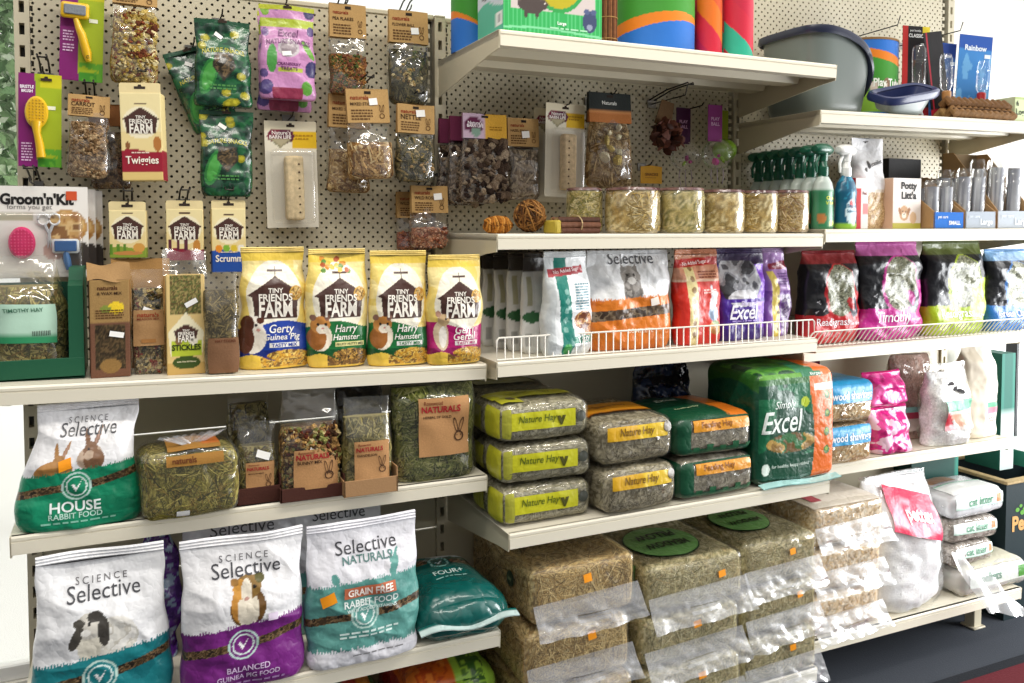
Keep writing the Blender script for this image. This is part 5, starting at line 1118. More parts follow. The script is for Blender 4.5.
# pale box and green box with a mouse
def mousebox(C, X, Z, v):
    C[:] = lin('#2fa655'); setc(C, (np.sin(X * 150) > .55), '#57c077'); setc(C, (X > .07) & (X < .93) & (Z > .20), '#c9bdb9'); setc(C, ell(X, Z, .55, .62, .32, .42), '#2f9a4a'); setc(C, ell(X, Z, .55, .62, .28, .38), '#b5a61c'); setc(C, ell(X, Z, .50, .68, .2, .3), '#8f8a16')
    setc(C, ell(X, Z, .27, .24, .13, .07, -.1), '#4a3f3c'); setc(C, ell(X, Z, .38, .26, .06, .05), '#4a3f3c'); setc(C, ell(X, Z, .37, .33, .03, .035), '#5d4f4a'); setc(C, (np.abs(Z - .29 + .12 * (X - .05)) < .008) & (X > .01) & (X < .17), '#5d4f4a'); setc(C, ell(X, Z, .33, .17, .015, .04), '#4a3f3c'); setc(C, ell(X, Z, .22, .17, .018, .04), '#4a3f3c'); setc(C, ell(X, Z, .405, .27, .008, .008), '#f0e8e0')
    setc(C, ell(X, Z, .87, .15, .075, .10), '#3c4668'); setc(C, ell(X, Z, .84, .24, .03, .03), '#4f5a80'); setc(C, ell(X, Z, .91, .24, .03, .03), '#4f5a80'); setc(C, ell(X, Z, .87, .10, .03, .03), '#8f96ad')
    setc(C, (Z < .06) & (np.abs(Z - .03 - .02 * np.sin(X * 4)) < .01), '#7fd09a')
carton('boxed_toy', 'bright green box with a running grey mouse and round yellow window', 'toy box', 1.137, -.430, zt, .262, .24, .16, mousebox, '#279a4c', sideart=lambda C, X, Z, v: (C.__setitem__(slice(None), lin('#c5cbd0')), setc(C, v < .30 + .05 * np.sin(X * 5), '#4fae8f'), setc(C, ell(X, Z, .8, 1.0, .1, .42, .3), '#8f9fae'), setc(C, ell(X, Z, .3, .66, .12, .10), '#4a3f3a'), setc(C, (X > .74) & (X < .95) & (v > .06) & (v < .20), '#e4e4de'), setc(C, (X > .78) & (X < .91) & (v > .09) & (v < .17), '#9a9a9a')), texts=lambda m, S, w, h: (put_text(m, S, w, h, 'Large', .58, .115, .09, '#eaf6ec', bold=.03), put_lines(m, S, w, h, .66, .06, .4, 1, .03, '#a9dfb8', 2)), n=(90, 80))
t = thing('willow_mat', 'rolled woven willow mat standing between the green box and wide play tube', 'woven mat', (1.352, -.31, zt))
m = MB()
for k in range(34):
    a = k / 34 * 2 * PI; m.tube([(.024 * math.cos(a), .024 * math.sin(a), 0), (.024 * math.cos(a), .024 * math.sin(a), .23)], .0026, ['#7a4a2c', '#8f5d38', '#5d3820'][k % 3], n=6)
m.build('willow_rods', 'wood', t)
for zz in (.03, .085, .14, .195):
    m = MB(); m.tube([(.0268 * math.cos(a), .0268 * math.sin(a), zz) for a in np.linspace(0, 2 * PI, 26)[:-1]], .0014, '#b58a55', n=5, closed=True); m.build('binding', 'straw', t)

# ---- packs hanging above the hay jars
BARK = ['#6d5a4a', '#8a7764', '#4a3a30', '#a3907a', '#3a2c26']
def purp_hdr(C, X, Z, V): C[:] = lin('#c3a9bd'); setc(C, X > .52, '#dba73c'); setc(C, ell(X, Z, .24, .28, .22, .17), '#5d2142'); setc(C, ell(X, Z, .30, .14, .12, .10), '#7d9a8a')
def purp_tx(mb, H, w, h): put_text(mb, H, w, h, "Nature's", .27, .62, .34, '#f0e4ea'); put_text(mb, H, w, h, 'BARN LIFE', .27, .50, .38, '#f0e4ea', bold=.03); put_lines(mb, H, w, h, .76, .45, .3, 2, .1, '#a87a1c', 4)
for k, (dx, yy, lab) in enumerate(((.0, -.115, 'clear bag of dark bark chews with a purple and yellow header, front of its hook'), (-.022, -.075, 'clear bag of dark bark chews just behind the front one, header edge showing'), (-.040, -.040, 'rearmost bag of dark bark chews, only a maroon header edge showing at its left'))):
    header_bag('treat_bag', lab, 1.085 + dx, yy, 1.728 - .004 * k, .142, .235, .030, .066, BARK, 'mix', purp_tx if k == 0 else None, header='#6d2a48', hart=purp_hdr if k == 0 else None, seed=101 + k, group='bark chew bags above the woven toys', n=120 if k == 0 else 50, piece=.016, fill=.9, hw=.125)
header_bag('treat_bag', 'kraft topped clear bag of thin bark sticks beside the bark chew bags', 1.21, -.09, 1.726, .098, .225, .045, .078, ['#7d6a55', '#93806a', '#5d4c3c', '#a8967c'], 'hay', kraft_text('HAZEL STICKS', seed=7), seed=105, n=150, slen=.12, swid=.006, fill=.85, sticker=(.55, .42, .24, .24))
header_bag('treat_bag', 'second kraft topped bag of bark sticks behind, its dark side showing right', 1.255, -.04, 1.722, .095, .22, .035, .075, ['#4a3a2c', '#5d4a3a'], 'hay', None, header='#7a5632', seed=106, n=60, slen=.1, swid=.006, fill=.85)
gnaw('pale wooden chew on a grey blister card, hanging above the hay jars', 1.332, -.115, 1.770, .122, .26, '#cdb48c', .0, .02, True)
gnaw('second wooden chew card, behind the one above the hay jars', 1.322, -.060, 1.762, .122, .265, '#b59c74', .0, .03, True)
def blk(C, X, Z, V): C[:] = lin('#2b302f'); setc(C, V < .38, '#b5713c'); setc(C, (V > .36) & (V < .40), '#c98a55')
t, S, H = header_bag('treat_bag', 'large bag of dried fruit and straw rings with a charcoal header', 1.462, -.13, 1.806, .142, .268, .06, .085, ['#a5855a', '#8a6a3c', '#c4a878', '#6d5230'], 'hay', lambda mb, H, w, h: put_text(mb, H, w, h, 'Naturals', .48, .66, .36, '#e6e6e0'), header='#2b302f', hart=blk, seed=107, n=300, slen=.06, swid=.003, fill=.97, group='large treat bags above the jars')
m = MB(); rr = np.random.default_rng(5)
for k, (u, v) in enumerate(((.42, .55), (.36, .66), (.62, .5), (.66, .72), (.3, .42), (.56, .38), (.46, .78), (.7, .86))): lumps(m, S(np.array([u]), np.array([v]), -.004), .016 if k < 6 else .012, ['#e3d9b8', '#d6bf7a', '#c9a84a', '#efe6cc'], k, (.7, 1))
m.build('dried_fruit', 'fodder', t)['kind'] = 'stuff'
for x, z, l, lab in ((1.085, 1.722, .13, 'wire peg hook holding the bark chew bags'), (1.212, 1.720, .10, 'wire peg hook holding the bark stick bags'), (1.335, 1.764, .14, 'wire peg hook holding the wooden chew cards above the jars'), (1.47, 1.80, .16, 'wire peg hook holding the large charcoal headed bag'), (1.80, 1.79, .12, 'wire peg hook holding the purple toy balls'), (1.69, 1.805, .19, 'long bare wire peg hook above the rose bark chew'), (1.655, 1.61, .06, 'short wire peg hook holding the small yellow ticket')): hook(x, z, l, lab, loop=x == 1.69, up=.03 if x == 1.69 else .012)
# a bunch of dark bark petals under a kraft tag
t = thing('hanging_bark_chew', 'dark rose shaped bark chew hanging under a kraft tag', 'chew toy', (1.683, -.10, 1.80), 0, 0, None, .25)
m = MB(); m.prism([(-.03, -.075), (.03, -.075), (.022, 0), (-.022, 0)], -.003, 0, '#6d5134'); m.build('kraft_tag', 'kraft_card', t, False)
m = MB(); rr = np.random.default_rng(3)
q = rr.normal(size=(70, 3)); q /= np.linalg.norm(q, axis=1)[:, None]; q *= rr.uniform(.5, 1, (70, 1)) ** .5
lumps(m, q * [.050, .022, .042] + [.012, -.024, -.108], .017, ['#4a2a22', '#5d3428', '#3a2019', '#6d4030'], 4, (.12, .25))
m.build('bark_petals', 'wood', t)
t = thing('hanging_price_ticket', 'small yellow ticket hanging low behind the hay jars', 'ticket', (1.655, -.055, 1.612))
m = MB(); m.prism([(-.038, -.055), (.038, -.055), (.038, -.004), (.0, 0), (-.038, -.004)], -.002, 0, '#d29a1f'); us, vs = np.linspace(0, 1, 8), np.linspace(0, 1, 8); U, V = np.meshgrid(us, vs); S = Surf(np.stack([(U - .5) * .076, -.0022 + 0 * U, -.055 + V * .055], -1), us, vs); put_text(m, S, .076, .055, 'SNACKS', .5, .5, .6, '#6d3a10'); put_lines(m, S, .076, .055, .5, .3, .6, 1, .08, '#a8741a', 3); m.build('ticket_card', 'printed_card', t, False)
# purple carded toy balls
def toyball(label, x, y, z, top='#7a1f6a', k=0):
    t = thing('toy_ball_pack', label, 'toy ball pack', (x, y, z), 0, 0, 'purple carded toy balls by the far bay')
    us, vs = np.linspace(0, 1, 12), np.linspace(0, 1, 12); U, V = np.meshgrid(us, vs); P = np.stack([(U - .5) * .052, 0 * U, -.11 + V * .11], -1); B = P[:, ::-1].copy(); B[..., 1] += .002
    m = MB(); m.grid(np.concatenate([P, B], 1), top, 0, True); S = Surf(P, us, vs); put_text(m, S, .052, .11, 'PLAY', .5, .62, .6, '#d9a9d0', bold=.03); put_text(m, S, .052, .11, 'BALL', .5, .48, .6, '#d9a9d0', bold=.03); m.build('header_card', 'printed_card', t)
    m = MB(); a = np.linspace(-PI / 2, PI / 2, 16); m.lathe([(max(1e-6, .048 * math.cos(b)), .048 * math.sin(b)) for b in a], '#ffffff', n=28, c=(0, -.012, -.15)); m.build('clear_ball', 'blister', t)
    m = MB(); lumps(m, np.array([[.012, -.02, -.165], [-.008, -.015, -.172], [.0, -.018, -.155]]), .011, ['#a0307f', '#8fbf2a', '#c94a9a'], k); m.build('ball_filling', 'plastic', t)
    m = MB()
    for s in (-.02, .0, .02): m.tube([(s, -.012, -.19), (s * 1.2, -.012, -.215), (s * .9, -.014, -.238)], .0016, '#b9a9b5'); 
    m.build('cord_tassel', 'plastic', t)
toyball('clear toy ball under a bright purple card, nearest the far bay post', 1.835, -.13, 1.795, '#8a2478', 1); toyball('clear toy ball under a dark plum card, left of the bright purple one', 1.765, -.065, 1.79, '#4a1745', 2)
t = thing('toy_ball_pack', 'lime green toy on a yellow green card beside the purple carded balls', 'toy ball pack', (1.908, -.07, 1.79))
m = MB(); m.box((-.022, 0, -.09), (.022, .002, 0), '#93a31f'); m.build('header_card', 'printed_card', t, False)
m = MB(); a = np.linspace(-PI / 2, PI / 2, 14); m.lathe([(max(1e-6, .038 * math.cos(b)), .034 * math.sin(b)) for b in a], '#8fc02c', n=22, c=(0, -.012, -.125)); m.build('lime_ball', 'plastic', t)

# ---- on the shelf: woven toys, stick bundle, hay jars
zs = 1.4085
t = thing('woven_toy', 'small oval woven rattan toy, left of the vine ball', 'woven toy', (1.053, -.285, zs + .0215))
m = MB(); rr = np.random.default_rng(8)
for k in range(12):
    x = -.032 + k * .0058; r = .0215 * math.sqrt(max(.05, 1 - (x / .038) ** 2)); m.tube([(x + .002 * math.sin(3 * b + k), r * math.cos(b), r * math.sin(b)) for b in np.linspace(0, 2 * PI, 20)[:-1]], .0032, ['#b5762c', '#c98d42', '#9a5f20'][k % 3], n=6, closed=True)
for k in range(8):
    b = k * PI / 4; m.tube([(.036 * math.cos(q), .0215 * math.sin(q) * math.cos(b), .0215 * math.sin(q) * math.sin(b)) for q in np.linspace(.1, PI - .1, 12)], .002, '#7d4a1a', n=5)
m.build('woven_cane', 'straw', t)
t = thing('vine_ball', 'round ball of wound brown vine beside the small woven toy', 'vine ball', (1.135, -.30, zs + .045))
m = MB(); rr = np.random.default_rng(4)
for k in range(40):
    n_ = rr.normal(size=3); n_ /= np.linalg.norm(n_); u_ = np.cross(n_, [.3, .5, .8]); u_ /= np.linalg.norm(u_); v_ = np.cross(n_, u_); r = .041 - .004 * rr.random(); off = rr.normal(0, .008); rr_ = math.sqrt(r * r - off * off)
    m.tube([tuple(n_ * off + rr_ * (math.cos(b) * u_ + math.sin(b) * v_)) for b in np.linspace(0, 2 * PI, 26)[:-1]], .0022, ['#8a5f30', '#a8783f', '#6d4520', '#4a2e18'][k % 4], n=5, closed=True)
m.build('wound_vine', 'straw', t)
t = thing('stick_bundle', 'bundle of cut hazel sticks lying beside the vine ball', 'stick bundle', (1.245, -.335, zs), .12)
k = 0
for zz, n_ in ((.008, 4), (.022, 4), (.035, 3)):
    for i in range(n_):
        yy = (i - (n_ - 1) / 2) * .0155; m = MB(); L = .058 + .003 * ((k * 7) % 3); m.tube([(-L, yy, zz), (-L * .3, yy + .001, zz + .0006), (L * .4, yy - .001, zz), (L, yy, zz)], .0074, ['#5d3a2a', '#6d4632', '#4f3022'][k % 3], n=9)
        for e in (-L - .0004, L + .0004): m.lathe([(0, 0), (.0066, 0)], '#d6b888', n=9); m.V[-1] = np.stack([np.full(len(m.V[-1]), e), m.V[-1][:, 0] + yy, m.V[-1][:, 1] + zz], 1)
        m.build('stick', 'wood', t); k += 1
m = MB(); m.tube([(.0, .034 * math.cos(b), .023 + .024 * math.sin(b)) for b in np.linspace(0, 2 * PI, 22)[:-1]], .0016, '#c9b083', n=5, closed=True); m.build('twine', 'straw', t)
m = MB(); m.box((-.078, -.03, .0), (-.06, .03, .034), '#b5a03c', 0, .004); m.build('end_wrap', 'printed_card', t)
JARC = ['#c6aa68', '#b09252', '#dac48c', '#937a40', '#e4d3a2', '#a38c52']
def hayjar(label, x, y, r, h, seed, tint=None, top='#5d3a3a'):
    t = thing('hay_cake', label, 'hay cake', (x, y, zs), seed * .7, 0, 'round pressed hay cakes in a row on the middle shelf')
    prof = [(r * .9, .002), (r * .985, .008), (r, .02), (r * 1.005, h * .5), (r, h - .018), (r * .97, h - .006), (r * .86, h)]
    pr = []
    for (a, b), (c, d) in zip(prof[:-1], prof[1:]):
        for k in range(5): pr.append((a + (c - a) * k / 5, b + (d - b) * k / 5))
    pr.append(prof[-1]); cols = JARC if tint is None else tint
    f = speck(cols, 70, seed); m = MB(); m.lathe(pr, '#c2ab62', n=48, colfn=f)
    a = np.linspace(-PI * 1.2, PI * .2, 60); vs = np.linspace(0, 1, 14); P = np.stack([np.repeat((r * np.cos(a))[None], 14, 0), np.repeat((r * np.sin(a))[None], 14, 0), np.repeat((.006 + vs * (h - .012))[:, None], 60, 1)], -1)
    Sj = Surf(P, np.linspace(0, 1, 60), vs); strands(m, Sj, 420, .05, .0024, cols, seed, w=r * PI * 1.4, h=h, flat=.9); o = m.build('pressed_hay', 'straw', t); o['kind'] = 'stuff'
    m = MB(); m.lathe([(r * .6, h + .003), (r * .9, h + .002), (r * 1.02, h - .008), (r * 1.035, h * .5), (r * 1.02, .01), (r * .93, .001)], '#ffffff', n=32, colfn=None); m.build('clear_wrap', 'clear_film', t)
    m = MB(); m.lathe([(0, h + .0045), (r * .72, h + .004), (r * .98, h + .0015), (r * 1.03, h - .005)], top, n=32, colfn=lambda R: np.where((fbm(R[..., 0] * 60, R[..., 1] * 60, 0, seed) > .5)[..., None], lin(top), lin('#7a5a52'))); m.build('printed_lid', 'crinkled_film', t, label='dark printed top film')
    return t
G_ = ['#b8a664', '#9f9250', '#ccba80', '#7f7a44', '#d6c896']
hayjar('round hay cake with greenish flecks, leftmost of the row, half behind its neighbour', 1.314, -.258, .047, .118, 1, G_)
hayjar('wide round hay cake second from the left of the row', 1.428, -.315, .072, .118, 2)
hayjar('round hay cake third from the left, green flecks at its top', 1.576, -.325, .062, .120, 3, G_)
hayjar('round hay cake fourth from the left of the row, plain golden', 1.713, -.325, .061, .117, 4)
hayjar('round hay cake fifth from the left of the row, narrower', 1.838, -.325, .055, .117, 5)
hayjar('round hay cake at the right end of the row, pinkish flecks, by the spray bottles', 1.955, -.325, .053, .120, 6, ['#b59a62', '#a3864e', '#cbb486', '#8f6d4a', '#d9c4a0'])

# ---- feed bags behind the wire guard
z2 = 1.1025
for k, lab in enumerate(('white feed bag at the very back of the row behind the teal edged bag', 'white feed bag fourth back in the row behind the teal edged bag', 'white feed bag third back in the row behind the teal edged bag', 'white feed bag second back in the row behind the teal edged bag', 'white feed bag directly behind the teal edged bag')):
    pouch('animal_feed_bag', lab, 'feed bag', 1.138 + .013 * k, -.062 - .058 * k, z2, .15, .257, .040, lambda C, X, Z, v: (C.__setitem__(slice(None), lin('#d3d3d0')), setc(C, X > .2, '#dfdfdc'), setc(C, ell(X, Z, .16, .62, .16, .10), '#2f5f3a'), setc(C, v > .86, '#4a443f'), setc(C, (X > .06) & (X < .16) & (v > .5) & (v < .8), '#a9a68a'), setc(C, (X > .04) & (X < .15) & (v > .08) & (v < .22), '#a5a5a2')), None, 'white feed bags in a row going back', rotz=.16 + .02 * (k % 3), seed=111 + k, topw=.95, wr=.005, nu=50, nv=60, seal=.05, sealcol='#57504a')
def tasty(C, X, Z, v):
    R = 1.75
    C[:] = lin('#e6e9ea'); m = (X > .20 - .02 * v) & (X < .48 - .12 * v); m = np.abs(X - (.36 - .06 * v + .03 * np.sin(v * 7))) < .12; setc(C, m, '#127a6c'); e = np.abs(X - (.50 - .06 * v + .05 * np.sin(v * 7))) < .012; setc(C, e, '#f4f6f5'); setc(C, X < .14, '#cfd4d5')
    setc(C, (v > .80 + .05 * X) & (v < .88 + .05 * X) & (X > .05) & (X < .82), '#a31f2c')
    for q in range(5): setc(C, ell(X, Z, .34, .45 + .16 * q, .045, .05), '#7fb0a5'); 
    mottle(C, ell(X, Z, .72, .60, .20, .16) | ell(X, Z, .85, .48, .12, .17), ['#b5763f', '#8a4f2a', '#d9a86a', '#6d3a20'], X, Z, 14, 3); setc(C, (v < .20) & (X > .50) & (v > .12), '#2f8a72'); setc(C, ell(X, Z, .36, .12, .09, .09), '#3a9a4a')
pouch('animal_feed_bag', 'white and teal feed bag with a red ribbon, turned to show its back', 'feed bag', 1.216, -.378, z2, .148, .262, .07, tasty, lambda m, S, w, h: (put_text(m, S, w, h, 'No Added Sugar', .44, .865, .56, '#f3d9d9', .12, 1.0), put_lines(m, S, w, h, .70, .72, .34, 10, .028, '#5d8a98', 4), put_text(m, S, w, h, 'Tasty', .72, .155, .3, '#f4f6f5', .15, 1.2)), 'feed bags behind the wire guard', rotz=.22, seed=121, topw=.97, wr=.007, nu=90, nv=110, sealcol='#dfe2e3')
def cat_art(C, X, Z, R):
    setc(C, ell(X, Z, .48, R * .62, .11, .22), '#8a8580'); setc(C, ell(X, Z, .48, R * .78, .12, .10), '#9a958f'); setc(C, inpoly(X, Z, [(.37, R * .80), (.385, R * .91), (.45, R * .85)]), '#7d7873'); setc(C, inpoly(X, Z, [(.59, R * .80), (.575, R * .91), (.51, R * .85)]), '#7d7873'); mottle(C, ell(X, Z, .48, R * .60, .10, .20), ['#8f8a85', '#6d6863', '#a5a09a'], X, Z, 14, 6)
    setc(C, ell(X, Z, .44, R * .79, .015, .015), '#2a2622'); setc(C, ell(X, Z, .52, R * .79, .015, .015), '#2a2622'); setc(C, ell(X, Z, .48, R * .73, .05, .035), '#d6d2cc')
r_, S, w, h = select_bag('large white and orange feed bag with a grey cat, behind the wire guard', 1.418, -.352, z2, .265, .262, .085, '#d97a24', '#c96a18', .52, cat_art, [('COMPLETE', .56, .20, .3, '#f6dfc4')], [], 122, line1='', texttop=.955, slope=.04, topw=.94, band=False, white='#e2e3e4', wr=.010, seal=.04,
    deco=lambda C, X, Z, R: (mottle(C, (np.abs(Z - R * .36 - .06 * X) < .05), ['#4a3a2c', '#6a5844', '#83725c', '#3a2c22'], X, Z, 24, 2),))
put_sticker(r_, S, .74, .50, .10, .08, '#ece4da', .2, w, h)
def redrab(C, X, Z, v):
    C[:] = lin('#cf2f22'); setc(C, v > .70, '#c98a6a'); setc(C, (v > .7) & (v < .73), '#e0b79c'); m = np.abs(X - (.30 - .04 * v)) < .11; setc(C, m & (v < .86), '#d8c78a')
    for q in range(7): setc(C, ell(X, Z, .30, .18 + .19 * q, .05, .055), '#8a6a3a')
    setc(C, (v > .86 + .03 * X) & (v < .95 + .03 * X), '#b5231c'); setc(C, ell(X, Z, .74, .70, .08, .22, -.2), '#e9e9ef'); setc(C, ell(X, Z, .76, .52, .12, .13), '#8fa3bd'); setc(C, ell(X, Z, .70, .92, .03, .10), '#dfe3ea'); mottle(C, ell(X, Z, .78, .28, .16, .12), ['#b5793f', '#e0a860', '#6d8a3a'], X, Z, 12, 4)
pouch('animal_feed_bag', 'red feed bag with a cream side strip and a white rabbit, behind the wire guard', 'feed bag', 1.640, -.345, z2, .160, .262, .07, redrab, lambda m, S, w, h: (put_text(m, S, w, h, 'No Added Sugar', .45, .905, .6, '#f6dcd6', .08), put_lines(m, S, w, h, .68, .80, .4, 3, .03, '#8a4a34', 2), put_lines(m, S, w, h, .66, .60, .3, 2, .03, '#f0c0b4', 3)), 'feed bags behind the wire guard', rotz=.12, seed=123, topw=.95, wr=.007, nu=90, nv=110, sealcol='#c98a6a', fwd=-.03)
def excel(C, X, Z, v):
    R = 1.35
    C[:] = lin('#43208a'); setc(C, X > .80 - .1 * v, '#7a3fc0'); setc(C, v > .88, '#3a2f4f'); m = (v > .48) & (v < .92) & ell(X, Z, .42, R * .72, .40, .46); mottle(C, m, ['#3a3a3f', '#8f8f95', '#b9b9bd', '#5d5d63'], X, Z, 5, 7)
    setc(C, ell(X, Z, .44, R * .52, .3, .14), '#d6d6da'); setc(C, ell(X, Z, .36, R * .72, .03, .03), '#17171a'); setc(C, ell(X, Z, .56, R * .70, .03, .03), '#17171a'); setc(C, (v < .14), '#34186f'); setc(C, (v < .48) & (v > .44), '#4a2596')
pouch('animal_feed_bag', 'deep purple feed bag with a black and white rabbit, behind the wire guard', 'feed bag', 1.806, -.322, z2, .172, .262, .08, excel, lambda m, S, w, h: (put_text(m, S, w, h, 'Burgess', .55, .425, .34, '#d9ccf0', hs=1.0), put_text(m, S, w, h, 'Excel', .46, .33, .60, '#f4f0fb', hs=1.25, shear=.3), put_lines(m, S, w, h, .46, .22, .5, 2, .03, '#a58fd6', 2)), 'feed bags behind the wire guard', rotz=.02, seed=124, topw=.95, wr=.011, nu=100, nv=120, sealcol='#4a3f63')
def purpy(C, X, Z, v):
    C[:] = lin('#7a4a9a'); setc(C, v > .55, '#a17ab5'); m = np.abs(X - (.36 + .1 * np.sin(v * 4) - .2 * v)) < .12; setc(C, m & (v < .78), '#d9c25a')
    for q in range(5): setc(C, ell(X, Z, .40 + .08 * math.sin(q * .6), .2 + .2 * q, .045, .05), '#6d5a2c')
    setc(C, (v > .80) & (v < .90) & (X > .2) & (np.abs(v - .80 - .08 * X) < .05), '#8a1f3a'); mottle(C, (X > .55) & (v < .5), ['#5d3a7a', '#8a7a94', '#4a2c63', '#a89ab5'], X, Z, 9, 3)
pouch('animal_feed_bag', 'lilac feed bag with a curved yellow strip at the right end of the wire guard', 'feed bag', 1.955, -.295, z2, .118, .262, .075, purpy, lambda m, S, w, h: (put_text(m, S, w, h, 'No Added Sugar', .6, .86, .5, '#f0d0d6', .3), put_lines(m, S, w, h, .66, .74, .4, 5, .03, '#6d4a8a', 2)), 'feed bags behind the wire guard', rotz=.1, seed=125, topw=.92, wr=.010, nu=80, nv=100, sealcol='#b59ac4')
# ---- packed hay and the bales of the middle bay
def sticker_geo(root, S, u, v, du, dv, w, h, rot=0, col='#f59a1c'): return put_sticker(root, S, u, v, du, dv, col, rot, w, h)
BALE = ['#a38a52', '#8a7240', '#bda56c', '#6d5a30', '#c9b47e', '#55471f']
GREY = ['#a39c80', '#b8b096', '#8a8468', '#c8c2a8', '#6e684e']
def hay_pack(name, label, x, yf, z, w, h, d, cols, seed, group, front=None, top=None, left=None, film='crisp_film', r=.024, n=300, rotz=0, bulge=.004, wrapcol=None, cat='hay pack', amp=.005, slen=.05, tm=None, swid=.0013, mat='straw', dense=True):
    """block of hay in clear film with printed bands on the film; front/top/left: functions (mb, Surf, w, h)"""
    t = thing(name, label, cat, (x, yf + d / 2, z), rotz, 0, group)
    m = MB(); f = speck(cols, 80, seed); S = rbox(m, w * .975, h * .96, d * .975, r, lambda fc, U, V, P: f(P), (34, 20, 30), amp, 20, seed, bulge)
    if dense:
        strands(m, S['front'], n, slen, swid, cols, seed, w=w, h=h); strands(m, S['top'], n // 2, slen, swid, cols, seed + 1, w=w, h=d, v1=.6); strands(m, S['left'], n // 2, slen, swid, cols, seed + 2, w=d, h=h)
    o = m.build('hay' if mat == 'straw' else 'bedding', mat, t); o['kind'] = 'stuff'
    m = MB(); Sw = rbox(m, w, h, d, r, lambda fc, U, V, P: np.ones(U.shape + (3,)), (36, 20, 30), amp * .8, 22, seed + 4, bulge * 1.3); m.build('clear_wrap', film, t)
    for nm, fn, a, b in (('front', front, w, h), ('top', top, w, d), ('left', left, d, h)):
        if fn:
            m = MB(); fn(m, Sw[nm], a, b)
            if m.n: m.build('printed_band', 'printed_film', t)
    return t, Sw
z3 = 0.7045
def zl3(x): return .7065 + .008 * (x - 1.513)
# yellow-banded hay, three high, two deep
def yfront(m, S, w, h):
    put_patch(m, S, .12, .82, .32, .78, '#bdbb20', .002, 20, 8); put_patch(m, S, .02, .12, .1, .9, '#a9a83a', .0018, 6, 10); put_text(m, S, w, h, 'Nature Hay', .40, .58, .42, '#5d6a12', hs=1.1, off=.0035, shear=.2); put_lines(m, S, w, h, .42, .44, .4, 1, .1, '#7d8420', 3)
    put_text(m, S, w, h, 'v', .66, .5, .10, '#4a4a10', off=.0035, bold=.06); us = np.linspace(0, 2 * PI, 18)[:-1]; c = S(np.array([.88]), np.array([.56]), .003); P = S(.88 + .055 * np.cos(us), .56 + .055 * w / h * np.sin(us), .003); m.add(np.concatenate([c, P]), [(0, 1 + i, 1 + (i + 1) % 17) for i in range(17)], '#3f4238')
def ytop(m, S, w, h):
    put_patch(m, S, .04, .96, .34, .70, '#c2c024', .002, 20, 14); put_patch(m, S, .06, .30, .1, .34, '#b3b12a', .002, 8, 8); put_text(m, S, w, h, 'Nature Hay', .5, .52, .5, '#8f9014', off=.0035, hs=1.1); us = np.linspace(0, 2 * PI, 18)[:-1]; c = S(np.array([.2]), np.array([.25]), .003); P = S(.2 + .05 * np.cos(us), .25 + .05 * w / h * np.sin(us), .003); m.add(np.concatenate([c, P]), [(0, 1 + i, 1 + (i + 1) % 17) for i in range(17)], '#4a3f22')
def yleft(m, S, w, h): put_patch(m, S, .62, .97, .08, .92, '#b3b12a', .002, 12, 10); put_patch(m, S, .1, .5, .2, .8, '#a3a228', .002, 12, 8)
hh = .098
for k, lab in enumerate(('hay pack with yellow green bands at the bottom of the left stack of three', 'hay pack with yellow green bands in the middle of the left stack of three', 'hay pack with yellow green bands on top of the left stack of three')):
    hay_pack('hay_pack', lab, 1.132 + (.002, .006, -.002)[k], -.408 + (.0, .004, .006)[k], zl3(1.13) + k * (hh + .003), .248, hh - .006, .20, GREY, 131 + k, 'banded hay packs on the middle bay shelf', yfront, ytop if k == 2 else None, yleft, rotz=(.02, -.03, .01)[k], n=340)
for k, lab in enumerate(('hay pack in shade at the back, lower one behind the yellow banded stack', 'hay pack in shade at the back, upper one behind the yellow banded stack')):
    hay_pack('hay_pack', lab, 1.14, -.195, zl3(1.13) + k * .15, .24, .148, .16, ['#6d674f', '#5d573f', '#7d775c'], 135 + k, 'banded hay packs on the middle bay shelf', None, lambda m, S, w, h: put_patch(m, S, .1, .8, .2, .7, '#8f8c2a', .002, 10, 10), None, n=80)  # back row shade painted in: darker hay and band colours than the front stack
def ofront(m, S, w, h):
    put_patch(m, S, .08, .88, .56, .86, lambda U, V: np.where((U > .5)[..., None], lin('#d9b51f'), lin('#cfa01c')), .002, 20, 8); put_text(m, S, w, h, 'Nature Hay', .46, .71, .46, '#7a5a10', hs=1.2, off=.0035, shear=.2); us = np.linspace(0, 2 * PI, 18)[:-1]; c = S(np.array([.88]), np.array([.76]), .003); P = S(.88 + .06 * np.cos(us), .76 + .06 * w / h * np.sin(us), .003); m.add(np.concatenate([c, P]), [(0, 1 + i, 1 + (i + 1) % 17) for i in range(17)], '#5d5138')
def otop(m, S, w, h): put_patch(m, S, .03, .92, .28, .60, '#cf8a1c', .002, 16, 12); put_text(m, S, w, h, 'Nature Hay', .45, .45, .5, '#8a5210', off=.0035); put_patch(m, S, .03, .92, .26, .285, '#a85f12', .0025, 16, 3)
for k, lab in enumerate(('hay pack with orange bands, lower of two beside the yellow banded stack', 'hay pack with orange bands, upper of two beside the yellow banded stack')):
    hay_pack('hay_pack', lab, 1.376 + (.002, -.002)[k], -.445 + (0, .012)[k], zl3(1.35) + k * .121, .224, .114, .30, ['#948a70', '#aaa084', '#7a7056', '#bcb298', '#625840'], 141 + k, 'banded hay packs on the middle bay shelf', ofront, otop if k == 1 else None, None, rotz=(.05, .03)[k], n=340, r=.028)
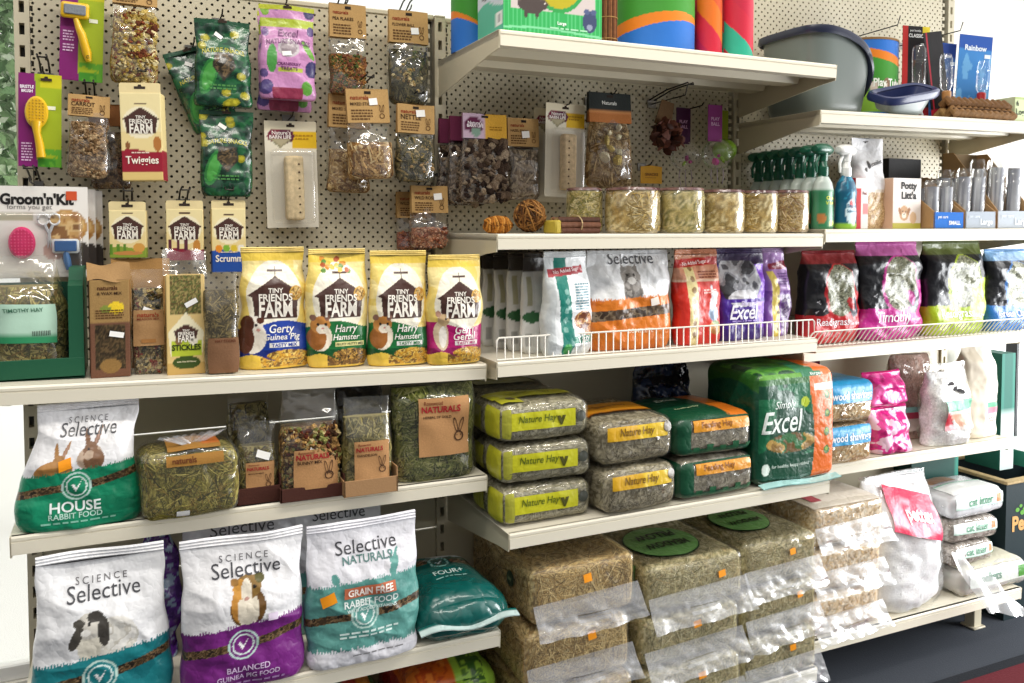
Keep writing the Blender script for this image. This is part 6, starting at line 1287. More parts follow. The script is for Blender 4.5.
def gfront(m, S, w, h):
    put_patch(m, S, 0.0, 1.0, 0, .20, '#0f4a30', .002, 24, 6); put_patch(m, S, .0, .17, .2, 1.0, '#0f4a30', .002, 8, 14); put_patch(m, S, .17, 1.0, .92, 1.0, '#0f4a30', .002, 20, 4); put_patch(m, S, .20, .94, .62, .90, '#d9921f', .0022, 20, 6); put_text(m, S, w, h, 'Feeding Hay', .5, .76, .4, '#8a5210', off=.0035); 
    for q in range(5): put_patch(m, S, .2 + q * .17, .28 + q * .17, .12, .24 + .06 * (q % 2), '#1d5a38', .0022, 4, 4)
def gtop(m, S, w, h):
    put_patch(m, S, 0, 1, 0, 1, lambda U, V: np.where(((U + .12 * V > .70) & (U + .12 * V < .98))[..., None], lin('#d9751f'), lin('#0f4a30')), .002, 40, 16); put_text(m, S, w, h, 'Excel', .34, .68, .30, '#dfe9df', hs=1.1, off=.0035, shear=.3); put_lines(m, S, w, h, .36, .48, .4, 3, .06, '#c9a03a', 4); put_text(m, S, w, h, 'Feeding Hay', .35, .30, .3, '#d9e2b0', off=.0035)
def gleft(m, S, w, h): put_patch(m, S, 0, 1, 0, 1, '#0e4029', .002, 20, 14)
for k, lab in enumerate(('dark green hay pack with an orange strip, lower of two beside the large green bag', 'dark green hay pack with an orange strip, upper of two beside the large green bag')):
    hay_pack('hay_pack', lab, 1.624 + (.002, 0)[k], -.432 + (0, .006)[k], zl3(1.6) + k * .113, .250, .106, .27, ['#a39a88', '#b5ad9a', '#8a8270', '#7a735f'], 146 + k, 'banded hay packs on the middle bay shelf', gfront, gtop if k == 1 else None, gleft, rotz=(.02, .0)[k], n=260, r=.028)
# the large green bag with its orange edge
def bigart(f, U, V, P):
    C = np.empty(U.shape + (3,)); C[:] = lin('#0c4630')
    if f == 'front':
        X, Z = U, V * 1.15; setc(C, (fbm(X * 3, Z * 5, 0, 4) > .55) & (V > .25), '#1a6a45'); setc(C, (V > .88), '#2f6a2f'); setc(C, V > .93, '#5d9a2f'); setc(C, (X > .67 + .03 * np.sin(V * 5)) , '#df6a1c'); setc(C, (X > .70) & (V > .80) & (V < .86), '#f1ece0'); setc(C, (X > .56) & (X < .8) & (V > .93), '#2f7a55'); setc(C, (X > .68) & (V < .06), '#c95a14')
        for q in range(4): e = ell(X, Z, .86, .30 + .19 * q, .04, .045); setc(C, e, '#3f6a2a'); setc(C, ell(X, Z, .86, .31 + .19 * q, .02, .02), '#8fb04a')
        mottle(C, ell(X, Z, .40, .42, .30, .10), ['#8a6a34', '#b5924c', '#2f6a3a', '#6d4f26'], X, Z, 8, 4); setc(C, ell(X, Z, .58, .82, .05, .05), '#b5c92f'); setc(C, ell(X, Z, .10, .17, .05, .06), '#d9e6dc'); setc(C, V < .015, '#bfe0e0')
    if f == 'top': mottle(C, V >= 0, ['#24592a', '#3a7a2c', '#5a9a38', '#18482a'], U, V * .9, 5, 3); setc(C, U > .72, '#df6a1c'); setc(C, (U > .5) & (U < .72) & (V < .4), '#2f7a55')
    if f == 'left': setc(C, V > .8 + .1 * np.sin(U * 3), '#2a5f24')
    return C
t = thing('animal_feed_bag', 'large dark green feed bag with an orange right edge and large white script lettering', 'feed bag', (1.903, -.305, zl3(1.90)), .02, 0, 'feed bags on the hay shelf')
m = MB(); Sb = rbox(m, .284, .318, .24, .028, bigart, (110, 110, 50), .009, 9, 5, .006, slump=.0); F = Sb['front']
put_text(m, F, .286, .325, 'Simply', .32, .70, .28, '#dce9df', hs=1.0, shear=.3, bold=.0); put_text(m, F, .286, .325, 'Excel', .29, .56, .50, '#eaf3ec', hs=1.35, shear=.25, bold=.01); put_text(m, F, .286, .325, 'for healthy, happy rabbits', .40, .165, .46, '#cfe0d4', bold=.01); put_text(m, F, .286, .325, 'Burgess', .74, .955, .16, '#e9f3ec', .0, 1.0)
m.build('bag_body', 'printed_film', t)
m = MB(); us = np.linspace(0, 1, 40); vs = np.linspace(0, 1, 5); U, V = np.meshgrid(us, vs); P = np.stack([(U - .5) * .284, -.122 - .024 * V, .010 - .006 * V + .003 * np.sin(U * 7)], -1); P2 = P[:, ::-1].copy(); P2[..., 2] -= .002; m.grid(np.concatenate([P, P2], 1), '#a9d6d2', 0, True); m.build('bottom_seal', 'crinkled_film', t)
crink('crumpled navy blue shiny bag behind the green hay packs', 1.67, -.150, zl3(1.66), .20, .325, .11, ['#1b2236', '#2c3a5c', '#10141f'], 151, topw=.9, ws=16)

# ---- big bales on the bottom shelf, handles of loose film hanging over their fronts
def flap(t, w, h, d, zt_, seed, drop=.085, out=.03):
    """gathered end of the film bag: a loose sheet with a carry handle cut in it"""
    us = np.linspace(0, 1, 60); vs = np.linspace(0, 1, 26); U, V = np.meshgrid(us, vs); x = (U - .5)
    y = -d / 2 - .004 - out * V ** 1.2 - .010 * (fbm(U * 6, V * 3, 0, seed) - .5) * V * 2; z = zt_ - drop * V + .016 * (fbm(U * 4, V * 2, 0, seed + 3) - .5) * V + .012 * (U - .5)
    X = x * w * (1.0 + .05 * V) + .012 * V
    P = np.stack([X, y, z], -1); m = MB(); hole = (np.abs(U - .52) < .15) & (V > .48) & (V < .66)
    i = np.arange(P.shape[0] * P.shape[1]).reshape(P.shape[:2]); F = np.stack([i[:-1, :-1], i[:-1, 1:], i[1:, 1:], i[1:, :-1]], -1).reshape(-1, 4); keep = ~(hole[:-1, :-1] & hole[1:, 1:]).reshape(-1); m.add(P.reshape(-1, 3), F[keep], '#ffffff'); m.build('film_handle', 'silver_film', t, label='loose film handle')
    m = MB(); S = Surf(P, us, 1 - vs[::-1]) ; m.grid(P[12:18, 22:40] + [0, -.003, -.004], '#ffffff'); m.build('folded_cutout', 'silver_film', t)
def bale(label, x, yf, z, w, h, d, cols, seed, st=(.5, .72), top=None, left=None, rotz=0, drop=.085, flapz=.50, n=900):
    t, S = hay_pack('hay_bale', label, x, yf, z, w, h, d, cols, seed, 'large bagged hay bales on the bottom shelf', None, top, left, 'clear_film', .022, n, rotz, .005, cat='hay bale', slen=.11, swid=.0016, amp=.004)
    flap(t, w, h, d, h * flapz, seed, drop)
    if st: put_sticker(t, S['front'], st[0], st[1], .075, .14, '#f59a1c', .15, w, h)
    return t
WARM = ['#d2b478', '#bd9c60', '#e2ca92', '#9c7e4c', '#dabf84', '#806a42']
COOL = ['#beb284', '#cfc498', '#a0966a', '#ded4ac', '#807850', '#c4b080']
def dot(m, S, w, h):
    for (u, v) in ((.72, .6),): us = np.linspace(0, 2 * PI, 22)[:-1]; c = S(np.array([u]), np.array([v]), .003); P = S(u + .05 * np.cos(us), v + .05 * w / h * np.sin(us), .003); m.add(np.concatenate([c, P]), [(0, 1 + i, 1 + (i + 1) % 21) for i in range(21)], '#2c3a28')
    put_text(m, S, w, h, 'hay', .72, .6, .05, '#8fa07a', off=.005)
def gdot(m, S, w, h):
    put_patch(m, S, .62, .86, .25, .9, '#5d8a4a', .002, 10, 10); dot(m, S, w, h)
def ovaltop(u0, v0, ru, rv):
    def f(m, S, w, h):
        us = np.linspace(0, 2 * PI, 40)[:-1]
        for k, (s, c, o) in enumerate(((1.0, '#1d2f1a', .002), (.965, '#6a9a55', .0035))):
            ce = S(np.array([u0]), np.array([v0]), o); P = S(u0 + ru * s * np.cos(us), v0 + rv * s * np.sin(us), o); m.add(np.concatenate([ce, P]), [(0, 1 + i, 1 + (i + 1) % 39) for i in range(39)], c)
        put_text(m, S, w, h, 'MEADOW', u0, v0 - rv * .30, ru * 1.25, '#16240f', PI, 1.5, .006, bold=.04); put_text(m, S, w, h, 'PILLOW', u0, v0 + rv * .32, ru * 1.15, '#16240f', PI, 1.5, .006, bold=.04)
    return f
zb = .142
for k, lab in enumerate(('bagged golden hay bale at the bottom of the left column of bales', 'bagged golden hay bale in the middle of the left column of bales', 'bagged golden hay bale on top of the left column of bales')):
    bale(lab, 1.218 + (.004, -.004, .006)[k], -.432 + (0, .004, .0)[k], zb + k * .156, .298, .145, .40, WARM, 161 + k, ((.62, .72), (.60, .76), (.50, .72))[k], None, dot if k == 2 else None, (.02, .0, .02)[k], flapz=.44)
for k, lab in enumerate(('bagged meadow hay bale at the bottom of the centre column of bales', 'bagged meadow hay bale in the middle of the centre column of bales', 'bagged meadow hay bale with a green oval, top of the centre column')):
    bale(lab, 1.560 + (.0, -.006, .006)[k], -.430 + (0, .004, .006)[k], zb + k * .138, .318, .127, .40, COOL, 165 + k, ((.56, .72), (.52, .74), (.74, .60))[k], ovaltop(.42, .34, .34, .26) if k == 2 else None, gdot if k == 2 else None, (.0, .02, .02)[k], flapz=.42)
for k, lab in enumerate(('bagged meadow hay bale at the bottom of the right column of bales', 'bagged meadow hay bale in the middle of the right column of bales', 'bagged meadow hay bale with a green oval, top of the right column')):
    bale(lab, 1.880 + (.002, .0, -.002)[k], -.400 + (.0, .004, .002)[k], zb + k * .139, .272, .128, .38, COOL, 169 + k, ((.62, .66), (.72, .72), (.62, .66))[k], ovaltop(.40, .42, .32, .26) if k == 2 else None, None, (.0, .02, .0)[k], flapz=.42)
# ================================================================ FAR BAY
z5 = 1.420; z6 = 1.0655; z7 = .6915; z8 = .1815
def z0(x): return 1.768 + .0133 * (x - 2.507)
# ---- top shelf: trays, tube, carded bottles, willow bridge
def tray(name, label, x, y, z, L, W, hf, body, inner, rim, rotz, lean=0, flare=.8):
    """deep pan whose wall height hf(s) changes along its length, s from -1 to 1"""
    t = thing(name, label, 'pet tray', (x, y, z), rotz, lean); n = 72; a = np.linspace(0, 2 * PI, n, endpoint=False); e = .5
    cx = np.sign(np.cos(a)) * np.abs(np.cos(a)) ** e; sy = np.sign(np.sin(a)) * np.abs(np.sin(a)) ** e; H = hf(cx)
    def ring(q, dl=0.0, dz=0.0): k = flare + (1 - flare) * q ** .8; return np.stack([cx * (L * k / 2 + dl), sy * (W * k / 2 + dl), H * q + dz], 1)
    out = [ring(0, -.012, 0), ring(0, -.003, .003)] + [ring(q, 0, .004) for q in np.linspace(.04, 1, 14)]; inn = [ring(q, -.004, .008 if q == 0 else .004) for q in np.linspace(1, 0, 12)]
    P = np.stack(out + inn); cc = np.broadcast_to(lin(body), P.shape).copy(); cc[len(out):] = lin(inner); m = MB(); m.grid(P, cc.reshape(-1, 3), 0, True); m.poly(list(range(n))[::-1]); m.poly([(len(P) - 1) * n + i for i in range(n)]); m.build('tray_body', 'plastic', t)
    m = MB(); rr = np.stack([ring(1, d_, h_) for d_, h_ in ((-.006, .006), (.004, .012), (.012, .009), (.014, -.006), (.010, -.014), (.001, -.008))]); m.grid(np.concatenate([rr, rr[:1]]), rim, 0, True); m.build('rim', 'plastic', t, label='dark navy rim'); return t
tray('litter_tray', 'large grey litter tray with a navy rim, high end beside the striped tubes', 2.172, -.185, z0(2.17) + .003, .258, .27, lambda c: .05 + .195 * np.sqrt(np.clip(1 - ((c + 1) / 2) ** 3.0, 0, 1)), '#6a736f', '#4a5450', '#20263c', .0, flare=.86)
tray('corner_tray', 'small grey corner tray with a navy inside, in front of the large grey litter tray', 2.385, -.318, z0(2.38) + .012, .185, .10, lambda c: .040 + .042 * ((c + 1) / 2), '#9aa3a0', '#28335f', '#28335f', .0, .35, .74)
t, S = playtube('play tube lettered in white, standing between the litter tray and carded bottles', 2.440, -.124, z0(2.44) + .0025, .108, .262, 5, kind='flip')
def card(m, w, h, C, y=0.0, tuck=0):
    us, vs = np.linspace(0, 1, 40), np.linspace(0, 1, 50); U, V = np.meshgrid(us, vs); P = np.stack([(U - .5) * w, y + 0 * U, V * h], -1); B = P[:, ::-1].copy(); B[..., 1] += .002
    c = np.empty(U.shape + (3,)); C(c, U, V * h / w, V); m.grid(np.concatenate([P, B], 1), np.concatenate([c, c[:, ::-1]], 1).reshape(-1, 3), 0, True); return Surf(P, us, vs)
def bottle(t, x, y, z, r, h, tilt=0, spout=True):
    m = MB(); m.lathe([(r * .3, .0), (r * .55, .004), (r * .62, .018), (r, .03), (r, h - .02), (r * .8, h - .004), (r * .3, h)], '#ffffff', n=24); o = m.build('clear_bottle', 'blister', t); o.location = (x, y, z); o.rotation_euler = (0, tilt, 0)
    m = MB(); m.lathe([(r * .2, -.024), (r * .68, -.022), (r * .72, .012), (r * .5, .016)], '#b9854f' if tilt else '#b92a2a', n=18); m.tube([(0, 0, -.02), (.002, -.004, -0.032), (.006, -.012, -.058)], .004, '#c9cdd1', n=8); o = m.build('bottle_cap', 'plastic', t); o.location = (x, y, z); o.rotation_euler = (0, tilt, 0)
    for q in (.3, .7):
        m = MB(); m.lathe([(r * 1.02, h * q - .002), (r * 1.06, h * q), (r * 1.02, h * q + .002)], '#c9cdd1', n=20); o = m.build('bottle_band', 'blister', t); o.location = (x, y, z); o.rotation_euler = (0, tilt, 0)
t = thing('water_bottle_pack', 'carded pet water bottle on black and red card beside the play tube', 'water bottle pack', (2.555, -.235, z0(2.55)), -.15, .0)
m = MB(); S = card(m, .105, .31, lambda C, X, Z, v: (C.__setitem__(slice(None), lin('#1a1718')), setc(C, X < .2, '#b3241f'), setc(C, (v > .90) & (X > .72), '#d9c22a'), setc(C, v < .16, '#8f1a20'), setc(C, ell(X, Z, .5, .5, .2, .3), '#5d1f26')))
put_text(m, S, .095, .30, 'CLASSIC', .48, .90, .54, '#f0f0f0', bold=.03, hs=1.1); put_text(m, S, .095, .30, 'pet bottle', .46, .95, .4, '#d9d9d9'); put_patch(m, S, .66, .86, .80, .825, '#e9e9e9'); m.build('backing_card', 'printed_card', t)
bottle(t, -.008, -.024, .075, .022, .17)
t = thing('water_bottle_pack', 'carded pet water bottle hanging askew on a black card, right of the red edged one', 'water bottle pack', (2.630, -.275, z0(2.63) + .01), -.1, 0, None, -.16)
m = MB(); S = card(m, .075, .28, lambda C, X, Z, v: (C.__setitem__(slice(None), lin('#171416')), setc(C, v < .12, '#b52030'), setc(C, np.abs(X - .15) < .04, '#a32030'))); m.build('backing_card', 'printed_card', t); bottle(t, .008, -.022, .07, .020, .135, .12)
for x, y, lab, k, w in ((2.712, -.195, 'blue carded pet bottle, half hidden behind the brighter blue card', 0, .095), (2.812, -.240, 'bright blue carded pet bottle hanging nearest the wall edge', 1, .125)):
    t = thing('water_bottle_pack', lab, 'water bottle pack', (x, y, z0(x) + (.012 if k == 0 else .035)), -.25, 0, None, .06)
    m = MB(); S = card(m, w, .265, lambda C, X, Z, v: (C.__setitem__(slice(None), lin('#3f83c4' if k else '#2a5a9a')), setc(C, v > .82, '#2a55a8' if k else '#243f86'), setc(C, (fbm(X * 4, Z * 4, 0, 3) > .55) & (v < .8), '#6aa8d9' if k else '#3a72b5'), setc(C, v > .985, '#ffffff' if 0 else '#2a55a8')))
    put_text(m, S, w, .245, 'Rainbow', .5, .84, .66, '#e4ecf6', bold=.03); put_patch(m, S, .78, .96, .72, .77, '#dfe8ef'); m.build('backing_card', 'printed_card', t); bottle(t, .016, -.024, .055, .02, .125)
    m = MB()
    for s in (-.02, .022): m.tube([(s + .018 * math.cos(a), -.022 - .006 * math.sin(a), .028 + .008 * math.sin(a)) for a in np.linspace(0, 2 * PI, 16)[:-1]], .003, '#5f7f9f', n=6, closed=True)
    m.build('spare_rings', 'plastic', t)
t = thing('willow_bridge', 'rolled willow stick bridge lying along the top shelf under the blue cards', 'willow bridge', (2.725, -.325, z0(2.72)), -.05)
m = MB(); k = 0
for row, zz, yy in ((0, .016, -.02), (1, .016, .018), (2, .048, 0)):
    for i in range(11):
        x = -.125 + i * .025; c = ['#8f6a42', '#a5804f', '#7a5632'][(i * 3 + row) % 3]; m.tube([(x, yy - .02, zz - .004), (x + .002, yy, zz + .014), (x, yy + .02, zz - .004)], .0135, c, n=9); k += 1
m.build('willow_sticks', 'wood', t)
m = MB(); m.tube([(-.135, -.034, .03), (0, -.036, .033), (.135, -.034, .03)], .002, '#4a3220', n=5); m.build('binding_wire', 'matt', t)
t, S, w, h = carton('treat_carton', 'pale green carton at the far right end of the top shelf', 'treat carton', 2.925, -.355, z0(2.92), .10, .082, .09, lambda C, X, Z, v: (C.__setitem__(slice(None), lin('#c3cf9f')), setc(C, v > .9, '#a9ba7a'), setc(C, ell(X, Z, .12, .62, .05, .06), '#4a5230')), '#c9d3ab', texts=lambda m, S, w, h: (put_text(m, S, w, h, 'n', .12, .70, .1, '#2f3822', bold=.04), put_text(m, S, w, h, 'Log', .25, .36, .4, '#2f3822', bold=.02)), n=(20, 20))
hook(2.52, 2.085, .20, 'bare wire peg hook above the carded pet bottles', loop=False, up=.03); hook(2.74, 2.075, .26, 'wire peg hook holding the blue carded bottles', loop=False, up=.03)

# ---- spray bottles
def spray(name, label, x, y, body, cap, lab, seed, group, h=.262, r=.033, green=True):
    t = thing(name, label, 'spray bottle', (x, y, z5), 0, 0, group)
    hb = h * .60; pr = [(r * .9, 0), (r, .006), (r * 1.0, hb * .30), (r * .94, hb * .5), (r * 1.0, hb * .7), (r * .82, hb * .86), (r * .42, hb)]
    pp = []
    for (a, b), (c, d) in zip(pr[:-1], pr[1:]):
        for k in range(6): pp.append((a + (c - a) * k / 6, b + (d - b) * k / 6))
    pp.append(pr[-1])
    def cf(R): C = np.empty(R.shape); a = np.arctan2(R[..., 1], R[..., 0]); C[:] = lin(body); lab(C, (a + PI) / PI, R[..., 2] / hb, R); return C
    m = MB(); m.lathe(pp, body, n=44, sy=.72, colfn=cf)
    a = np.linspace(-PI, 0, 30); vs = np.linspace(.05, .72, 10); rv = np.interp(vs * hb, [p[1] for p in pp], [p[0] for p in pp])
    P = np.stack([rv[:, None] * np.cos(a)[None], rv[:, None] * np.sin(a)[None] * .72, np.repeat((vs * hb)[:, None], 30, 1)], -1); S = Surf(P, np.linspace(0, 1, 30), np.linspace(0, 1, 10))
    if green: put_text(m, S, r * PI, hb * .67, 'Clean', .55, .78, .26, '#d9e03a', bold=.04); put_text(m, S, r * PI, hb * .67, "'n' Safe", .55, .64, .28, '#d9e03a', bold=.03)
    else: put_text(m, S, r * PI, hb * .67, 'Simple', .5, .55, .3, '#2a6a8a', hs=1.1, bold=.02); put_text(m, S, r * PI, hb * .67, 'Solution', .5, .42, .32, '#2a6a8a', hs=1.1, bold=.02)
    m.build('bottle', 'plastic', t)
    m = MB(); m.lathe([(r * .40, hb - .004), (r * .44, hb + .004), (r * .44, hb + .022), (r * .34, hb + .026), (r * .30, h * .78)], cap, n=22); m.build('screw_collar', 'plastic', t)
    m = MB(); zt_ = h * .80
    m.tube([(.030, 0, zt_ + .012), (.024, 0, zt_ + .018), (.006, 0, zt_ + .022), (-.014, 0, zt_ + .022), (-.028, 0, zt_ + .021), (-.036, 0, zt_ + .020), (-.037, 0, zt_ + .020)], [.006, .014, .018, .0165, .0145, .010, .007], cap, n=14); m.tube([(.0, 0, zt_ - .012), (.0, 0, zt_ + .012)], [.011, .013], cap, n=12); m.build('spray_head', 'plastic', t)
    m = MB(); m.tube([(-.018, 0, zt_ + .004), (-.028, 0, zt_ - .018), (-.026, 0, zt_ - .046)], [.0045, .004, .003], cap, n=8); m.build('trigger', 'plastic', t)
    for c_ in t.children:
        if c_.name.startswith(('spray_head', 'trigger')): c_.rotation_euler = (0, 0, .25); c_.scale = (1.25, 1.15, 1.0)
    return t
def glab(C, u, v, R):
    setc(C, v > .90, '#0f5a40'); m = v < .72; setc(C, m, '#3f7f5c'); setc(C, (v < .70) & (u > .15) & (u < .85), '#2f7a4f'); setc(C, (v > .74) & (v < .97), '#b9c4bb')
    setc(C, (v < .3) & (u > .1) & (u < .4) & ((u - .25) ** 2 / .02 + (v - .2) ** 2 / .012 < 1), '#b5763f'); setc(C, (v > .06) & (v < .16) & (u > .5) & (u < .8), '#b3c92f')
gl = [('green labelled spray bottle at the front of its row, beside the blue sprays', 2.047, -0.350), ('green labelled spray bottle second back in its row', 2.052, -0.297), ('green labelled spray bottle third back in its row', 2.057, -0.244), ('green labelled spray bottle fourth back in its row', 2.062, -0.191), ('green labelled spray bottle fifth back in its row', 2.067, -0.138), ('green labelled spray bottle sixth back in its row', 2.072, -0.085), ('green labelled spray bottle at the back of its row, by the perforated panel', 2.077, -0.032)]
for k, (lab, x, y) in enumerate(gl): spray('spray_bottle', lab, x + .008, y, '#9fb5a5', '#10573f', glab, k, 'green labelled spray bottles in a row', .262, .036)
def blab(C, u, v, R): setc(C, v < .95, '#155a78'); n = fbm(u * 12, v * 14, 0, 3); setc(C, (n > .58) & (v > .5), '#2f8aa8'); m = ((u - .5) / .24) ** 2 + ((v - .30) / .26) ** 2 < 1; setc(C, m, '#cfe3ea'); setc(C, ((u - .5) / .1) ** 2 + ((v - .47) / .07) ** 2 < 1, '#c94a4f'); setc(C, (v < .10), '#8fbf3a')
spray('spray_bottle', 'blue spray bottle with white head and round pale label, right of the green row', 2.160, -.335, '#155a78', '#e9e9e6', blab, 11, 'blue spray bottles with white heads', .265, .036, False)
spray('spray_bottle', 'second blue spray bottle just behind the first, only its left edge showing', 2.143, -.255, '#155a78', '#e9e9e6', blab, 12, 'blue spray bottles with white heads', .270, .036, False)
t, S, w, h = carton('care_carton', 'slim red and white carton between the blue spray and the bag of litter', 'carton', 2.246, -.315, z5, .052, .155, .04, lambda C, X, Z, v: (C.__setitem__(slice(None), lin('#e4e1de')), setc(C, X < .45, '#c22029'), setc(C, v > .8, '#dcdad6'), setc(C, (v > .3) & (v < .5) & (X > .55), '#d98a8a')), '#b51f28', texts=lambda m, S, w, h: put_text(m, S, w, h, 'Pet', .7, .7, .34, '#8a2a2a'), n=(20, 40))
t = thing('litter_bag', 'tall white bag of wood litter with a clear lower half', 'litter bag', (2.312, -.265, z5))
sh = bagshape(.125, .282, .07, seed=5, topw=1.0, v0=.5, wr=.006, nu=60, nv=90); F, B, U, V, UB, VB, us, vs = sh
def lit(U, V): C = np.empty(U.shape + (3,)); C[:] = lin('#e2e2e4'); X, Z = U, V * 2.2; mottle(C, V < .42, ['#cdb083', '#b89a6a', '#dcc49a', '#a5855a'], X, Z, 22, 3); setc(C, (V > .40) & (V < .43), '#d9cfc0'); setc(C, ell(X, Z, .40, 1.55, .06, .10), '#3a3836'); setc(C, ell(X, Z, .28, 1.42, .05, .05), '#3a3836'); setc(C, ell(X, Z, .5, 2.12, .08, .02), '#3a3836'); return C
m = MB(); add_bag(m, sh, lit(U, V), lit(UB, VB)); S = Surf(F, us, vs); put_text(m, S, .125, .282, 'biocatolet', .62, .72, .56, '#4a4a4c', rot=.25, bold=.02); m.build('bag_body', 'printed_film', t)
carton('litter_carton', 'square white box with bold black lettering and a puppy picture', 'carton', 2.424, -.328, z5, .115, .158, .09, lambda C, X, Z, v: (C.__setitem__(slice(None), lin('#e9dcd4')), setc(C, v > .55, '#ece6e2'), setc(C, v < .12, '#b9b04a'), setc(C, ell(X, Z, .40, .42, .17, .2), '#c9a07a'), setc(C, ell(X, Z, .40, .36, .08, .08), '#efe4d6'), setc(C, ell(X, Z, .35, .47, .02, .025), '#2a2220'), setc(C, ell(X, Z, .46, .47, .02, .025), '#2a2220'), setc(C, ell(X, Z, .40, .40, .03, .02), '#2a2220'), setc(C, ell(X, Z, .25, .48, .05, .1, .3), '#a5764f'), setc(C, ell(X, Z, .56, .48, .05, .1, -.3), '#a5764f'), setc(C, ell(X, Z, .72, .3, .12, .16), '#d9b590')), '#d9b99f', '#e6e0da', lambda m, S, w, h: (put_text(m, S, w, h, 'Potty', .56, .83, .56, '#1f1d1d', hs=1.0, bold=.035), put_text(m, S, w, h, "Litt'a", .56, .66, .52, '#1f1d1d', hs=1.0, bold=.035)), n=(50, 60), rotz=-.05)
# display cartons of small clear bottles
def display(label, x, yf, z, w, h, d, col, back, txt, capcol, nb, seed, bh=.15):
    t = thing('display_carton', label, 'display carton', (x, yf + d / 2, z), -.03)
    m = MB(); m.box((-w / 2, -d / 2, 0), (w / 2, -d / 2 + .003, h), col); m.box((-w / 2, d / 2 - .003, 0), (w / 2, d / 2, back), '#8f7a5c'); m.box((-w / 2, -d / 2, 0), (w / 2, d / 2, .003), '#8f7a5c')
    for s in (-1, 1): a, b = (w / 2 - .003, w / 2) if s > 0 else (-w / 2, -w / 2 + .003); m.prism([(-d / 2, 0), (d / 2, 0), (d / 2, back), (d * .3, back), (-d / 2, h)], a, b, '#b08d63', 0, 0)
    us = np.linspace(0, 1, 10); vs = np.linspace(0, 1, 6); U, V = np.meshgrid(us, vs); S = Surf(np.stack([(U - .5) * w, -d / 2 - .0005 + 0 * U, V * h], -1), us, vs); put_text(m, S, w, h, txt, .68, .36, .4, '#eef1f4', bold=.03); put_text(m, S, w, h, 'pet care', .28, .68, .34, '#dfe6ee', bold=.02); m.build('carton_tray', 'kraft_card', t, False)
    n_ = 0
    for i in range(nb):
        bx = x - w / 2 + w * (i + .5) / nb; 
        for j, yy in enumerate((yf + .045, yf + .12)):
            b = thing('bottle_tube', f'clear bottle {("standing in front", "behind")[j]} inside the {label.split(",")[0]}', 'bottle', (bx, yy, z + .004), 0, .03, 'clear bottles in the ' + label.split(',')[0])
            r = min(.024, w / nb * .44); mm = MB(); mm.lathe([(r * .7, 0), (r, .006), (r, bh * .92), (r * .8, bh)], '#ffffff', n=20); mm.build('clear_tube', 'crisp_film', b)
            mm = MB(); mm.lathe([(0, .006), (r * .8, .006), (r * .8, bh * .86), (0, bh * .86)], '#b9bcc4', n=14, colfn=lambda R: np.where((fbm(R[..., 0] * 90, R[..., 2] * 60, R[..., 1] * 90, seed + i) > .52)[..., None], lin('#d9dbe0'), lin('#8a8c96'))); mm.build('printed_insert', 'printed_card', b)
            mm = MB(); mm.lathe([(r * 1.02, .0), (r * 1.03, .014), (r * .9, .018)], capcol, n=18); mm.build('end_cap', 'plastic', b)
    return t
display('bright blue display carton, beside the puppy picture box', 2.555, -.375, z5, .125, .052, .17, '#2a6fc4', .15, 'SMALL', '#2a62c0', 2, 1)
display('grey display carton, second from the far right end', 2.700, -.375, z5, .135, .055, .19, '#aeb6c0', .17, 'Large', '#c22a2f', 2, 2, .19)
display('pale grey display carton, at the far right end of the shelf', 2.865, -.375, z5, .165, .058, .22, '#b5bcc4', .26, 'Large', '#c22a2f', 2, 3, .23)
carton('storage_box', 'black box lying across the back of the blue display carton', 'box', 2.60, -.16, z5 + .001, .15, .235, .13, lambda C, X, Z, v: (C.__setitem__(slice(None), lin('#26262a')),), '#1f1f22', '#2f2f33', n=(8, 8))

# ---- black bags of hay behind the tilted guard
def haybag(label, x, yf, w, h, d, col, word, seed, small, topcol=None):
    def art(C, X, Z, v):
        R = h / w
        C[:] = lin('#191a20'); setc(C, v < .30 + .05 * fbm(X * 8, Z * 2, 0, seed), col); setc(C, (X > .74 - .15 * v) & (v < .62) & (fbm(X * 3, Z * 3, 0, seed + 2) > .40), col); o = ell(X, Z, .55, .56 * R, .30, .30 * R); setc(C, o, col); mottle(C, ell(X, Z, .56, .57 * R, .27, .28 * R), ['#7a7c62', '#92947a', '#5f614a', '#a8a890', '#4f523c'], X, Z, 26, seed)
        setc(C, (v > .88), topcol or '#3a3b44'); setc(C, ell(X, Z, .80, .38 * R, .09, .14), '#4a4e58' if small else col); setc(C, ell(X, Z, .74, .42 * R, .05, .10, .4), col)
        for (a, b) in ((.14, .45), (.22, .36), (.12, .34)): setc(C, inpoly(X, Z, [(a, b * R), (a + .05, b * R + .03), (a + .02, b * R), (a + .05, b * R - .03)]), '#d9dce0')
    return pouch('hay_bag', label, 'hay bag', x, yf, z6 + .001, w, h, d, art, lambda m, S, w_, h_: (put_text(m, S, w_, h_, word, .44, .225, .54, '#f2eef2', hs=1.15, bold=.01), put_text(m, S, w_, h_, 'with ' + small if small else 'dust free', .82, .21, .2, '#e9e2ea')), 'black hay bags in a row behind the tilted guard', seed=seed, topw=.97, wr=.010, nu=90, nv=100, mat='printed_film', sealcol=topcol or '#33343c', seal=.03, v0=.78, p=3.4, curl=.004)
haybag('red and black hay bag at the left end of the row', 2.200, -.270, .218, .286, .09, '#c2252c', 'Readigrass', 201, 'herbs', '#8f2a2e')
haybag('magenta and black hay bag, second from the left in its row', 2.440, -.285, .270, .312, .10, '#c22a8f', 'Timothy', 202, 'meadow', '#c96ab0')
haybag('lime green and black hay bag, third from the left in its row', 2.732, -.290, .275, .312, .10, '#a8c01f', 'Readigrass', 203, '', '#5d6a2f')
haybag('blue and black hay bag at the right end of the row', 2.995, -.290, .235, .283, .10, '#2a6fb8', 'Green Oat', 204, '', '#7fa8cf')

